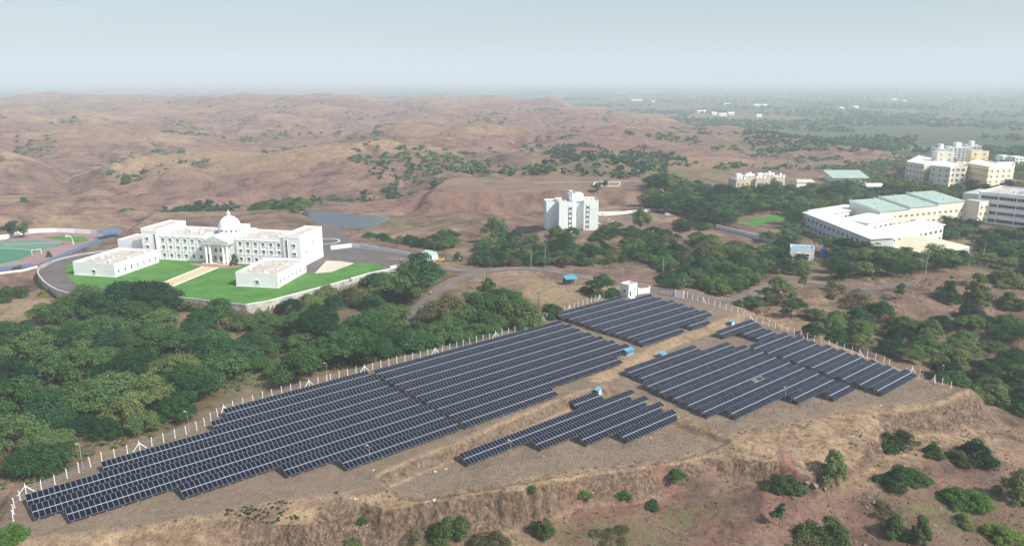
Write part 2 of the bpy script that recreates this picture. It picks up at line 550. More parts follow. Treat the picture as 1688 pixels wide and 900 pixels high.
def blob(x, y, cx, cy, rx, ry, ang=0):
    c, s = math.cos(ang), math.sin(ang)
    dx, dy = x - cx, y - cy
    return np.exp(-(((dx * c + dy * s) / rx) ** 2 + ((-dx * s + dy * c) / ry) ** 2))


def build_ground():
    rs = [40.0]
    while rs[-1] < 26000:
        r = rs[-1]
        rs.append((r + (4 if r < 88 else max(.22, min(.0095 * r, r * r * 1.15e-5)))) if r < 4200 else r * 1.03)
    rs = np.array([0.01, 12, 24, 33] + rs)
    a1 = np.arange(-43, 43.01, .17)
    a0 = np.arange(-180, -43, 2.5)
    ang = np.radians(np.concatenate([a0, a1, np.arange(45, 180, 2.5)]))
    R, A = np.meshgrid(rs, ang, indexing='ij')
    X = R * np.sin(A); Y = R * np.cos(A)
    Hh, d, fl, hillm, camp, amp = height(X, Y, True)
    nr, na = R.shape
    global GRID
    GRID = (rs, ang, Hh)
    V = np.stack([X, Y, Hh], -1).reshape(-1, 3)
    i = np.arange(nr - 1)[:, None]; j = np.arange(na)[None, :]
    j2 = (j + 1) % na
    Fq = np.stack([i * na + j, i * na + j2, (i + 1) * na + j2, (i + 1) * na + j], -1).reshape(-1, 4)
    Fq = Fq[:, ::-1]
    me = mesh_from_arrays('ground', V, Fq)
    x, y, r = X.ravel(), Y.ravel(), R.ravel()
    dd = d.ravel() + 1.2 * fbm(x, y, 6, 2, 90)
    pad = smooth(2.5, -.5, dd) * .92
    for poly, c in ((PLATEAU, .5), (TOWERPAD, .35)):
        m = (r < 900) & (r > 200)
        q = np.zeros_like(x); q[m] = c * smooth(4, -4, sdf(x[m], y[m], poly))
        pad = np.maximum(pad, q)
    red = np.zeros_like(x)
    for px, py, rx, ry, a in ((1200, 880, 26, 5, .5), (1520, 820, 12, 9, 0), (1000, 870, 14, 8, .2), (860, 322, 70, 18, 0), (1560, 800, 9, 6, 0), (1400, 870, 14, 8, 0), (700, 330, 60, 26, 0), (1640, 850, 12, 8, 0)):
        cx, cy = gp(px, py, -8 if py > 700 else 0)
        red = np.maximum(red, blob(x, y, cx, cy, rx, ry, a))
    for tp in (gpl([(1085, 803), (1118, 830), (1160, 858), (1190, 905)], -8.5), gpl([(960, 850), (1080, 842), (1150, 850)], -8.5), gpl([(1290, 770), (1300, 810), (1260, 850), (1180, 880)], -8)):
        dl, _ = dist_line(x, y, tp)
        red = np.maximum(red, 1.5 * smooth(2.6, .9, dl + .8 * fbm(x, y, 4, 2, 97)))
    red = np.maximum(red, .55 * smooth(450, 800, r) * smooth(.1, .5, .5 + fbm(x, y, 300, 2, 95)))
    green = np.zeros_like(x)
    for px, py, rx, ry, z in ((1120, 850, 10, 5, -8), (1600, 850, 20, 10, -9), (1010, 880, 16, 8, -8), (620, 372, 50, 14, -4), (1240, 362, 30, 8, -4), (950, 412, 40, 14, -2), (1000, 425, 70, 20, -2),
                           (1650, 650, 16, 10, -9), (1060, 290, 130, 60, 0), (1300, 240, 120, 60, 0), (200, 600, 90, 60, -8), (600, 540, 60, 50, -5), (1500, 575, 30, 20, -8), (1100, 415, 60, 25, -2), (1550, 420, 90, 40, -2)):
        cx, cy = gp(px, py, z)
        green = np.maximum(green, blob(x, y, cx, cy, rx, ry))
    wx_ = x + 50 * fbm(x, y, 260, 2, 40); wy_ = y + 50 * fbm(x, y, 260, 2, 41)
    crest = (np.clip((billow(wx_, wy_, 300, 3, 31, .42) - .30) * 5, -.35, 1.0) - 1.0 * np.clip(hill_gully(wx_, wy_), 0, 1)) * smooth(420, 800, r)
    near_tan = np.maximum(blob(x, y, *gp(1300, 740, -4), 26, 14), np.maximum(blob(x, y, *gp(250, 885, -3), 70, 14), blob(x, y, *gp(1440, 700, -4), 20, 10)))
    near_tan = np.maximum(near_tan, .9 * np.maximum(blob(x, y, *gp(900, 478, 0), 18, 14), blob(x, y, *gp(60, 510, -3), 50, 16)))
    near_tan = np.maximum(near_tan, .95 * np.exp(-(((dd - 4.5) / 4) ** 2)))
    crest = np.maximum(crest, near_tan)
    # banks between the terraces carry pale dry grass
    m = r < 420
    for poly, z, w in PADS:
        q = np.full_like(x, 99.); q[m] = sdf(x[m], y[m], poly)
        bk = smooth(-.5, .5, q) * smooth(w + 1.5, w - .5, q) * smooth(1, -1, d.ravel())
        pad = pad * (1 - .85 * bk); crest = np.maximum(crest, 1.3 * bk)
    plain = smooth(.55, .25, hillm.ravel()) * smooth(500, 900, r)
    cov = np.stack([pad, red, plain, np.clip(green, 0, 1)], -1).astype(np.float32)
    at = me.attributes.new('cover', 'FLOAT_COLOR', 'POINT'); at.data.foreach_set('color', cov.ravel())
    at = me.attributes.new('crest', 'FLOAT', 'POINT'); at.data.foreach_set('value', crest.astype(np.float32))
    me.polygons.foreach_set('use_smooth', np.ones(len(me.polygons), bool))
    me.materials.append(ground_material())
    o = bpy.data.objects.new('ground', me); COL.objects.link(o)
    o['kind'] = 'structure'
    return o


ground = build_ground()


def height(x, y, full=False):
    """height of the finished ground sheet (bilinear look-up)"""
    x = np.asarray(x, float); y = np.asarray(y, float)
    rs, ang, Hh = GRID
    r = np.clip(np.hypot(x, y), rs[0], rs[-1] - 1); a = np.arctan2(x, y)
    i = np.clip(np.searchsorted(rs, r) - 1, 0, len(rs) - 2)
    j = np.clip(np.searchsorted(ang, a) - 1, 0, len(ang) - 2)
    fr = (r - rs[i]) / (rs[i + 1] - rs[i]); fa = np.clip((a - ang[j]) / (ang[j + 1] - ang[j]), 0, 1)
    return (Hh[i, j] * (1 - fa) + Hh[i, j + 1] * fa) * (1 - fr) + (Hh[i + 1, j] * (1 - fa) + Hh[i + 1, j + 1] * fa) * fr

# ---------------------------------------------------------------- object helpers
class MB:
    """collects shapes into one mesh"""

    def __init__(self):
        self.v = []; self.f = []; self.m = []; self.mats = []

    def mi(self, mat):
        if mat not in self.mats:
            self.mats.append(mat)
        return self.mats.index(mat)

    def add(self, V, F, mat):
        k = len(self.v); i = self.mi(mat)
        self.v += [tuple(map(float, q)) for q in V]
        self.f += [tuple(k + j for j in q) for q in F]
        self.m += [i] * len(F)
        return self

    def box(self, x0, x1, y0, y1, z0, z1, mat):
        V = [(x0, y0, z0), (x1, y0, z0), (x1, y1, z0), (x0, y1, z0), (x0, y0, z1), (x1, y0, z1), (x1, y1, z1), (x0, y1, z1)]
        return self.add(V, [(3, 2, 1, 0), (4, 5, 6, 7), (0, 1, 5, 4), (1, 2, 6, 5), (2, 3, 7, 6), (3, 0, 4, 7)], mat)

    def prism(self, poly, z0, z1, mat, top=None):
        if sum(a[0] * b[1] - b[0] * a[1] for a, b in zip(poly, poly[1:] + poly[:1])) < 0:
            poly = poly[::-1]
        n = len(poly)
        z0s = z0 if isinstance(z0, (list, tuple)) else [z0] * n
        z1s = z1 if isinstance(z1, (list, tuple)) else [z1] * n
        V = [(*q, z) for q, z in zip(poly, z0s)] + [(*q, z) for q, z in zip(poly, z1s)]
        self.add(V, [(i, (i + 1) % n, n + (i + 1) % n, n + i) for i in range(n)], mat)
        self.add(V, [tuple(range(n))[::-1]], mat)
        return self.add(V, [tuple(range(n, 2 * n))], top or mat)

    def beam(self, a, b, w, mat, h=None):
        a = np.array(a, float); b = np.array(b, float); h = h or w
        d = b - a; L = np.linalg.norm(d); d = d / L
        up = np.array([0, 0, 1.0]) if abs(d[2]) < .95 else np.array([1.0, 0, 0])
        s = np.cross(d, up); s /= np.linalg.norm(s); t = np.cross(s, d)
        V = [p + s * (i * w / 2) + t * (j * h / 2) for p in (a, b) for i, j in ((-1, -1), (1, -1), (1, 1), (-1, 1))]
        return self.add(V, [(0, 1, 2, 3), (7, 6, 5, 4), (0, 4, 5, 1), (1, 5, 6, 2), (2, 6, 7, 3), (3, 7, 4, 0)], mat)

    def tube(self, pts, radii, mat, n=6):
        rings = []
        P = [np.array(q, float) for q in pts]
        for i, q in enumerate(P):
            d = P[min(i + 1, len(P) - 1)] - P[max(i - 1, 0)]; d = d / (np.linalg.norm(d) + 1e-9)
            up = np.array([0, 0, 1.0]) if abs(d[2]) < .9 else np.array([1.0, 0, 0])
            s = np.cross(d, up); s /= np.linalg.norm(s); t = np.cross(s, d)
            r = radii[i] if isinstance(radii, (list, tuple)) else radii
            rings.append([q + r * (math.cos(2 * math.pi * k / n) * s + math.sin(2 * math.pi * k / n) * t) for k in range(n)])
        V = [q for r in rings for q in r]
        F = [(i * n + k, i * n + (k + 1) % n, (i + 1) * n + (k + 1) % n, (i + 1) * n + k) for i in range(len(P) - 1) for k in range(n)]
        F += [tuple(range(n))[::-1], tuple((len(P) - 1) * n + k for k in range(n))]
        return self.add(V, F, mat)

    def lathe(self, prof, cx, cy, mat, n=24):
        V = []; F = []
        for r, z in prof:
            for k in range(n):
                a = 2 * math.pi * k / n
                V.append((cx + r * math.cos(a), cy + r * math.sin(a), z))
        for i in range(len(prof) - 1):
            for k in range(n):
                F.append((i * n + k, i * n + (k + 1) % n, (i + 1) * n + (k + 1) % n, (i + 1) * n + k))
        F.append(tuple((len(prof) - 1) * n + k for k in range(n)))
        return self.add(V, F, mat)

    def mesh(self, name, smooth_shade=False):
        me = bpy.data.meshes.new(name)
        me.from_pydata(self.v, [], self.f)
        for m in self.mats:
            me.materials.append(MATS[m])
        me.polygons.foreach_set('material_index', np.array(self.m, dtype=np.int32))
        if smooth_shade:
            me.polygons.foreach_set('use_smooth', np.ones(len(self.f), bool))
        me.update()
        return me

    def build(self, name, parent=None, loc=None, rz=0, smooth_shade=False):
        return put(name, self.mesh(name, smooth_shade), parent, loc, rz)


def put(name, me, parent=None, loc=None, rz=0):
    o = bpy.data.objects.new(name, me)
    COL.objects.link(o)
    if parent is not None:
        o.parent = parent
    if loc is not None:
        o.location = loc
    if rz:
        o.rotation_euler = (0, 0, rz)
    return o


def tag(o, label, cat=None, group=None, kind=None):
    if label:
        o['label'] = label
    if cat:
        o['category'] = cat
    if group:
        o['group'] = group
    if kind:
        o['kind'] = kind
    return o


def thing(name, label, cat, loc=(0, 0, 0), rz=0.0, group=None):
    o = bpy.data.objects.new(name, None)
    COL.objects.link(o)
    o.empty_display_size = .5
    o.location = loc; o.rotation_euler = (0, 0, rz)
    return tag(o, label, cat, group)


ORD = ['', 'first', 'second', 'third', 'fourth', 'fifth', 'sixth', 'seventh', 'eighth', 'ninth', 'tenth', 'eleventh', 'twelfth', 'thirteenth', 'fourteenth', 'fifteenth', 'sixteenth', 'seventeenth', 'eighteenth', 'nineteenth', 'twentieth',
       'twenty-first', 'twenty-second', 'twenty-third', 'twenty-fourth', 'twenty-fifth', 'twenty-sixth', 'twenty-seventh', 'twenty-eighth', 'twenty-ninth', 'thirtieth']

# plain materials
mottled('white_paint', (.86, .86, .85), .04, .25, .8, stain=(.62, .60, .56), stain_amt=.25)
mottled('white_clean', (.87, .87, .86), .03, .3, .7)
mottled('cream_paint', (.74, .70, .58), .06, .2, .8, stain=(.56, .52, .43), stain_amt=.3)
mottled('yellow_paint', (.74, .63, .40), .06, .2, .8, stain=(.55, .47, .33), stain_amt=.3)
mottled('grey_paint', (.50, .51, .52), .07, .2, .85, stain=(.36, .36, .35), stain_amt=.4)
mottled('pale_grey_paint', (.64, .65, .65), .06, .2, .85, stain=(.48, .48, .46), stain_amt=.35)
mottled('mint_paint', (.76, .81, .78), .04, .2, .8, stain=(.52, .56, .52), stain_amt=.3)
mottled('beige_paint', (.60, .52, .42), .08, .2, .85, stain=(.36, .31, .26), stain_amt=.45)
mottled('roof_screed', (.50, .46, .41), .22, .35, .95, stain=(.30, .28, .25), stain_amt=.65)
mottled('roof_white', (.80, .81, .81), .04, .15, .55, stain=(.66, .66, .64), stain_amt=.25)
mottled('roof_green', (.33, .44, .37), .08, .12, .55, stain=(.36, .43, .36), stain_amt=.4)
mottled('roof_ochre', (.66, .60, .42), .07, .12, .7, stain=(.50, .45, .33), stain_amt=.3)
mottled('blue_sheet', (.09, .30, .42), .10, .6, .5, stain=(.30, .45, .50), stain_amt=.3)
mottled('deep_blue', (.04, .09, .38), .10, .8, .45)
mottled('concrete', (.42, .40, .37), .14, .5, .9, stain=(.24, .23, .21), stain_amt=.5)
mottled('stained_wall', (.46, .45, .42), .2, .5, .95, stain=(.17, .16, .15), stain_amt=.85)
mottled('asphalt', (.115, .100, .098), .18, .25, .9, stain=(.17, .14, .125), stain_amt=.6)
mottled('road_asphalt', (.150, .125, .112), .2, .25, .92, stain=(.23, .175, .14), stain_amt=.75)
mottled('bare_track', (.26, .185, .145), .15, .3, .95, stain=(.33, .25, .19), stain_amt=.5)
mottled('galvanized', (.62, .65, .69), .08, 1.0, .42, metallic=.25, spec=.5)
mottled('dark_steel', (.055, .05, .05), .2, 1.0, .6)
mottled('rusty_steel', (.13, .07, .05), .3, 2.0, .8)
mottled('tan_paving', (.58, .46, .27), .14, .5, .85, stain=(.48, .40, .28), stain_amt=.5)
mottled('pale_paving', (.55, .50, .42), .10, .4, .85)
mottled('red_paving', (.42, .20, .16), .12, .6, .85)
mottled('track_red', (.26, .175, .165), .12, .2, .85, stain=(.42, .27, .25), stain_amt=.5)
mottled('court_green', (.06, .19, .11), .08, .15, .8)
mottled('court_teal', (.12, .22, .17), .08, .15, .8)
mottled('court_blue', (.10, .15, .25), .10, .15, .8)
mottled('line_white', (.74, .74, .72), .05, .5, .8)
mottled('black_rubber', (.025, .025, .025), .1, 3, .7)
mottled('car_white', (.78, .78, .78), .02, 1, .3, spec=.6)
mottled('car_yellow', (.72, .55, .05), .03, 1, .3, spec=.6)
mottled('car_grey', (.16, .18, .20), .03, 1, .3, spec=.6)
mottled('skin', (.28, .16, .10), .05, 3, .7)
mottled('cloth_dark', (.05, .05, .07), .1, 3, .9)
mottled('cloth_light', (.55, .52, .48), .1, 3, .9)
mottled('stone', (.22, .19, .165), .3, 1.2, .95, bump=.4)
mottled('pale_stone', (.42, .39, .34), .16, 1.2, .95, bump=.4)
mottled('bark', (.13, .10, .075), .3, 4, .95)


def simple(name, col, rough, spec=.5):
    m, n, l, b, out = new_mat(name)
    b.inputs['Base Color'].default_value = (*col, 1); b.inputs['Roughness'].default_value = rough
    b.inputs['Specular IOR Level'].default_value = spec
    return m


def glass_mat():
    m, n, l, b, out = new_mat('window_glass')
    oi = n.new('ShaderNodeObjectInfo')
    r = ramp(n, [(0, (.030, .034, .040)), (.6, (.06, .068, .075)), (1, (.14, .145, .15))])
    l.new(oi.outputs['Random'], r.inputs[0]); l.new(r.outputs[0], b.inputs['Base Color'])
    b.inputs['Roughness'].default_value = .12
    return m


glass_mat()


def lawn_mat():
    m, n, l, b, out = new_mat('lawn_turf')
    geo = n.new('ShaderNodeNewGeometry')
    t = noise_node(n, l, geo.outputs['Position'], .11, 6, .6)
    t2 = noise_node(n, l, geo.outputs['Position'], 1.6, 4, .7)
    r = ramp(n, [(.3, (.060, .165, .034)), (.55, (.088, .220, .048)), (.75, (.150, .250, .072))])
    l.new(t.outputs['Fac'], r.inputs[0])
    r2 = ramp(n, [(.3, (.80, .82, .8)), (.7, (1.1, 1.08, 1.1))]); l.new(t2.outputs['Fac'], r2.inputs[0])
    c = mixc(n, l, 1.0, r.outputs[0], r2.outputs[0], 'MULTIPLY')
    l.new(c, b.inputs['Base Color'])
    b.inputs['Roughness'].default_value = .95; b.inputs['Specular IOR Level'].default_value = .1
    return m


lawn_mat()


def sheet(name, poly, z, mat, thick=.0, label=None, cat=None, kind='structure', drape=False, step=2.5):
    """a flat patch laid on levelled ground"""
    mb = MB()
    if thick:
        mb.prism(list(poly), z - thick, z, mat)
    else:
        P = list(poly)
        if sum(a[0] * b[1] - b[0] * a[1] for a, b in zip(P, P[1:] + P[:1])) < 0:
            P = P[::-1]
        mb.add([(*q, z) for q in P], [tuple(range(len(P)))], mat)
    o = mb.build(name)
    if kind:
        o['kind'] = kind
    return tag(o, label, cat)


def ribbon(name, pts, width, mat, lift=.12, zs=None, kind='structure', step=2.0):
    """a strip draped along the land"""
    C = [np.array(q[:2]) for q in curve(pts, step)]
    L = []; R = []
    for i, q in enumerate(C):
        d = C[min(i + 1, len(C) - 1)] - C[max(i - 1, 0)]; d = d / np.linalg.norm(d)
        s = np.array([-d[1], d[0]])
        w = width / 2 * (1 + .05 * math.sin(i * 1.7))
        L.append(q + s * w); R.append(q - s * w)
    mid = np.array(C); nseg = 5
    cols = [np.array(L) * (1 - k / (nseg - 1)) + np.array(R) * (k / (nseg - 1)) for k in range(nseg)]
    G = np.stack(cols, 1)
    Z = height(G[..., 0], G[..., 1])
    if zs is None:
        Zc = np.maximum(Z, Z.mean(1, keepdims=True) - .05) + lift
    else:
        Zc = Z * 0 + zs
    V = np.concatenate([G, Zc[..., None]], -1).reshape(-1, 3)
    F = []
    for i in range(len(C) - 1):
        for k in range(nseg - 1):
            a = i * nseg + k
            F.append((a, a + nseg, a + nseg + 1, a + 1))
    mb = MB(); mb.add(V, F, mat)
    o = mb.build(name, smooth_shade=True)
    o['kind'] = kind
    return o

# ---------------------------------------------------------------- solar field
def solar_mats():
    m, n, l, b, out = new_mat('solar_glass')
    geo = n.new('ShaderNodeNewGeometry'); oi = n.new('ShaderNodeObjectInfo')
    t = noise_node(n, l, geo.outputs['Position'], .045, 4, .6)
    t2 = noise_node(n, l, geo.outputs['Position'], 1.1, 3, .6)
    s = math_node(n, l, 'ADD', math_node(n, l, 'MULTIPLY', t.outputs['Fac'], .45), math_node(n, l, 'MULTIPLY', t2.outputs['Fac'], .55))
    r = ramp(n, [(.35, (.0035, .0052, .0120)), (.65, (.0070, .0100, .0210))])
    l.new(s, r.inputs[0])
    rr = ramp(n, [(0, (.65, .65, .68)), (.8, (1.2, 1.2, 1.2)), (1, (2.0, 1.95, 1.85))]); l.new(geo.outputs['Random Per Island'], rr.inputs[0])
    l.new(mixc(n, l, 1.0, r.outputs[0], rr.outputs[0], 'MULTIPLY'), b.inputs['Base Color'])
    b.inputs['Roughness'].default_value = .16
    b.inputs['Specular IOR Level'].default_value = .10


solar_mats()
mottled('panel_frame', (.23, .26, .31), .08, 1, .5, metallic=.1)
mottled('bright_rail', (.50, .53, .58), .05, 1, .42, metallic=.15, spec=.6)

TILT = rad(17)
MOD_W, MOD_L, GAP_M = 1.0, 1.97, .11     # module width along the row, length up the slope, gap at the mid rail
CT, ST = math.cos(TILT), math.sin(TILT)
MID_H = 1.45                              # height of the middle of the table


def slope_pt(x, s, z):
    """x along row, s down the slope from the mid line, z above the module plane (local, y is up-slope)"""
    return (x, -s * CT - z * ST, -s * ST + z * CT)


def add_module(mb, x0, s0):
    g = .010; fw = .042
    xa, xb, sa, sb = x0 + g, x0 + MOD_W - g, s0, s0 + MOD_L
    t = .04
    o = [slope_pt(x, s, 0) for x, s in ((xa, sb), (xb, sb), (xb, sa), (xa, sa))]
    lo = [slope_pt(x, s, -t) for x, s in ((xa, sb), (xb, sb), (xb, sa), (xa, sa))]
    i1 = [slope_pt(x, s, 0) for x, s in ((xa + fw, sb - fw), (xb - fw, sb - fw), (xb - fw, sa + fw), (xa + fw, sa + fw))]
    i2 = [slope_pt(x, s, -.006) for x, s in ((xa + fw, sb - fw), (xb - fw, sb - fw), (xb - fw, sa + fw), (xa + fw, sa + fw))]
    V = o + lo + i1 + i2
    F = [(0, 1, 9, 8), (1, 2, 10, 9), (2, 3, 11, 10), (3, 0, 8, 11)]
    F += [(4, 5, 1, 0), (5, 6, 2, 1), (6, 7, 3, 2), (7, 4, 0, 3), (7, 6, 5, 4)]
    F += [(8, 9, 13, 12), (9, 10, 14, 13), (10, 11, 15, 14), (11, 8, 12, 15)]
    mb.add(V, F, 'panel_frame')
    mb.add(V, [(12, 13, 14, 15)], 'solar_glass')


_mm = MB(); add_module(_mm, 0, -GAP_M / 2 - MOD_L); MESH_UP = _mm.mesh('solar_module')
_mm = MB(); add_module(_mm, 0, GAP_M / 2); MESH_LOW = _mm.mesh('solar_module')


def solar_row(u0, u1, v, zg, label, single, missing=()):
    n = max(3, int(round((u1 - u0) / MOD_W)))
    P = uvw(u0, v)
    # local x = along the row (D1), local y = up-slope (-D2)
    rz = math.atan2(D1[1], D1[0])
    root = thing('solar_panel_row', label, 'solar panels', (P[0], P[1], zg + MID_H), rz, 'rows of solar panels on the graded field')
    L = n * MOD_W
    fr = MB()
    half = MOD_L + GAP_M / 2
    # purlins along the row
    for s in (-half * .78, -half * .3, half * .3, half * .78):
        a = slope_pt(.05, s, -.09); b = slope_pt(L - .05, s, -.09)
        fr.beam(a, b, .07, 'galvanized')
    x = .8
    while x < L - .3:
        fr.beam(slope_pt(x, -half * .92, -.16), slope_pt(x, half * .92, -.16), .07, 'galvanized')
        for s in (-half * .55, half * .55):
            t = slope_pt(x, s, -.2)
            fr.beam((t[0], t[1], -MID_H - .35), t, .09, 'galvanized')
            fr.box(t[0] - .16, t[0] + .16, t[1] - .16, t[1] + .16, -MID_H - .35, -MID_H + .12, 'concrete')
        t = slope_pt(x, -half * .55, -.2); t2 = slope_pt(x, half * .2, -.2)
        fr.beam((t[0], t[1], -MID_H + .3), t2, .05, 'galvanized')
        x += 2.9
    fr.build('support_frame', root)
    rail = MB()
    a = GAP_M / 2 - .004
    V = [slope_pt(x, s, .012) for x, s in ((0, a), (L, a), (L, -a), (0, -a))] + [slope_pt(x, s, -.05) for x, s in ((0, a), (L, a), (L, -a), (0, -a))]
    rail.add(V, [(0, 1, 2, 3), (4, 5, 1, 0), (5, 6, 2, 1), (6, 7, 3, 2), (7, 4, 0, 3), (7, 6, 5, 4)], 'bright_rail')
    rail.build('middle_rail', root)
    if single:
        for k in range(n):
            for me, tier in ((MESH_UP, 0), (MESH_LOW, 1)):
                if (k, tier) in missing:
                    continue
                o = bpy.data.objects.new('solar_module', me)
                COL.objects.link(o); o.parent = root
                j = (k * 37 + tier * 17 + int(v * 10)) % 11
                o.location = (k * MOD_W, 0, .004 * ((j % 3) - 1))
                o.rotation_euler = (rad(.25 * (j % 5 - 2)), rad(.12 * (j % 4 - 1.5)), 0)
    else:
        mb = MB()
        for k in range(n):
            if (k, 0) not in missing:
                add_module(mb, k * MOD_W, -GAP_M / 2 - MOD_L)
            if (k, 1) not in missing:
                add_module(mb, k * MOD_W, GAP_M / 2)
        o = mb.build('module_field', root)
        o['kind'] = 'stuff'
    return root


def uvpx(x, y, z):
    q = np.array(gp(x, y, z)); return float(q @ D1), float(q @ D2)


BLOCKS = {
    'A': [((370.7, 681), (612.5, 618)), ((349, 700), (628, 626.7)), ((168, 768), (644, 636)), ((44.5, 827), (660, 645)), ((53, 844), (677.5, 654.5)), ((110, 847), (696, 664.5)), ((300, 812), (713, 675)), ((470, 777), (732.5, 685.5)), ((564, 762.7), (751.7, 697.5))],
    'B': [((619, 616), (928, 532)), ((634, 625), (945, 539.5)), ((650, 634), (963, 546.5)), ((667, 643.5), (981, 553)), ((684, 652.5), (999, 560)), ((702.5, 662.5), (1019, 566)), ((719, 673), (1041, 573)), ((739, 684), (1024, 592.5)), ((757.5, 695), (911, 644))],
    'C': [((900 + a / 5.293, 470 + b / 5.293), (900 + c / 5.293, 470 + d / 5.293)) for a, b, c, d in [(120, 272, 690, 120), (210, 298, 930, 97), (300, 325, 1020, 125), (395, 360, 1115, 150), (495, 390, 1215, 182), (600, 420, 1315, 215), (715, 457, 1430, 240), (815, 497, 1190, 380), (1240, 355, 1410, 310)]],
    'D': [((1036.7, 615), (1148, 572)), ((1058, 624), (1205, 568)), ((1069.5, 637.5), (1233, 573)), ((1091, 648), (1258, 580)), ((1114.5, 658), (1278, 588)), ((1136.7, 669), (1302, 597)), ((1160.6, 680), (1326, 605.5)), ((1206, 682), (1350, 615)), ((1306.7, 656.7), (1374, 624.7)), ((1367, 652), (1399, 636))],
    'E': [((1183, 550), (1245, 530)), ((1228, 551), (1257, 540)), ((1249, 558), (1277, 548)), ((1242, 574.5), (1304, 553)), ((1265.5, 581.7), (1327, 559)), ((1289.4, 589), (1349, 567)), ((1312, 597), (1372, 573)), ((1338, 606), (1397, 581)), ((1361.7, 615.6), (1421.7, 589)), ((1389, 625), (1447, 597)), ((1416, 633.5), (1474, 606)), ((1444, 643), (1503, 614.4))],
    'F': [((948.5, 668.6), (989, 652)), ((762.5, 755.5), (1048, 648.4)), ((882, 731), (1070.6, 659)), ((958, 724), (1095.5, 669.8)), ((1028, 720.7), (1116.8, 681))],
}
BZ = {'A': 0, 'B': 0, 'C': 0, 'D': -1.3, 'E': -1.3, 'F': -2.8}
BNAME = {'A': 'in the long left block', 'B': 'in the long middle block', 'C': 'by the white hut',
         'D': 'in the large right block', 'E': 'along the right fence', 'F': 'in the small front block'}
for blk, rows in BLOCKS.items():
    zg = BZ[blk]
    info = []
    for (l_, r_) in rows:
        ul, vl = uvpx(*l_, zg + MID_H); ur, vr = uvpx(*r_, zg + MID_H)
        info.append([ul, ur, (vl + vr) / 2])
    # regular row pitch through the measured lines
    nfit = len(info) if blk != 'C' else 8
    kk = np.arange(nfit); cf = np.polyfit(kk, [q[2] for q in info[:nfit]], 1)
    for k, (ul, ur, v) in enumerate(info):
        vv = float(np.polyval(cf, k)) if k < nfit else float(np.polyval(cf, 7)) - .1
        if blk in 'AB' and k < 9:
            pass
        if blk == 'C' and k == 8:
            lab = 'short stub of dark solar panels at the front right of the hut block'
        elif k == 0:
            lab = 'rearmost row of dark solar panels ' + BNAME[blk]
        elif k == nfit - 1:
            lab = 'frontmost row of dark solar panels ' + BNAME[blk]
        else:
            lab = ORD[k + 1] + ' row of dark solar panels from the back ' + BNAME[blk]
        miss = {(13, 0), (14, 0), (15, 0)} if False else set()
        if blk == 'D' and k == 5:
            miss = {(28, 1), (29, 1), (30, 1), (31, 1), (32, 1)}
        if blk == 'F' and k == 1:
            miss = set()
        solar_row(ul, ur, vv, zg, lab, blk in 'ABF', miss)

# ---------------------------------------------------------------- buildings
def window_mesh(w, h, frame='white_paint', arch=False, sill=True, mull=1):
    """window seen from outside: local x across, z up, y = 0 wall face, -y outside"""
    mb = MB(); fr = .10
    d = .12
    mb.box(-w / 2 - fr, -w / 2, -d, .0, -fr, h + fr, frame)
    mb.box(w / 2, w / 2 + fr, -d, .0, -fr, h + fr, frame)
    mb.box(-w / 2, w / 2, -d, .0, h, h + fr, frame)
    mb.box(-w / 2, w / 2, -d, .0, -fr, 0, frame)
    mb.box(-w / 2, w / 2, -.03, .02, 0, h, 'window_glass')
    for k in range(mull):
        x = -w / 2 + w * (k + 1) / (mull + 1)
        mb.box(x - .03, x + .03, -.07, -.031, 0, h, frame)
    if sill:
        mb.box(-w / 2 - fr - .05, w / 2 + fr + .05, -.26, -d - .002, -fr - .02, -fr + .07, frame)
        mb.box(-w / 2 - fr - .05, w / 2 + fr + .05, -.40, -.0, h + fr + .003, h + fr + .10, frame)
    if arch:
        pts = [(-w / 2 - fr, h + fr + .1)] + [((w / 2 + fr) * math.cos(a), h + fr + .1 + (w / 2) * math.sin(a)) for a in np.linspace(math.pi, 0, 9)] + [(w / 2 + fr, h + fr + .1)]
        pts = pts[1:-1]
        n = len(pts)
        V = [(x, -.10, z) for x, z in pts] + [(x, 0, z) for x, z in pts]
        mb.add(V, [tuple(range(n))[::-1]] + [(i, i + 1, n + i + 1, n + i) for i in range(n - 1)], frame)
    return mb.mesh('window')


WIN = {}


def win(w, h, frame='white_paint', arch=False, sill=True, mull=1):
    k = (w, h, frame, arch, sill, mull)
    if k not in WIN:
        WIN[k] = window_mesh(*k)
    return WIN[k]


def face_items(root, a, b, items, proud=.003):
    """put meshes on the wall from a to b (local xy, outside on the right of a->b); items: (dist, z, mesh, name)"""
    a = np.array(a, float); b = np.array(b, float)
    d = (b - a) / np.linalg.norm(b - a); nrm = np.array([d[1], -d[0]])
    rz = math.atan2(d[1], d[0])
    out = []
    for s, z, me, nm in items:
        q = a + d * s + nrm * proud
        out.append(put(nm, me, root, (q[0], q[1], z), rz))
    return out


def parapet(mb, poly, z, h=.9, t=.25, mat='white_paint'):
    if sum(a[0] * b[1] - b[0] * a[1] for a, b in zip(poly, poly[1:] + poly[:1])) < 0:
        poly = poly[::-1]
    n = len(poly)
    P = [np.array(q, float) for q in poly]
    inner = []
    for i in range(n):
        d0 = P[i] - P[i - 1]; d0 /= np.linalg.norm(d0)
        d1 = P[(i + 1) % n] - P[i]; d1 /= np.linalg.norm(d1)
        n0 = np.array([-d0[1], d0[0]]); n1 = np.array([-d1[1], d1[0]])
        m = n0 + n1; m /= max(1e-6, m @ n0)
        inner.append(P[i] + m * t)
    V = [(*q, z) for q in P] + [(*q, z + h) for q in P] + [(*q, z) for q in inner] + [(*q, z + h) for q in inner]
    F = []
    for i in range(n):
        j = (i + 1) % n
        F += [(i, j, n + j, n + i), (n + i, n + j, 3 * n + j, 3 * n + i), (3 * n + i, 3 * n + j, 2 * n + j, 2 * n + i)]
    mb.add(V, F, mat)


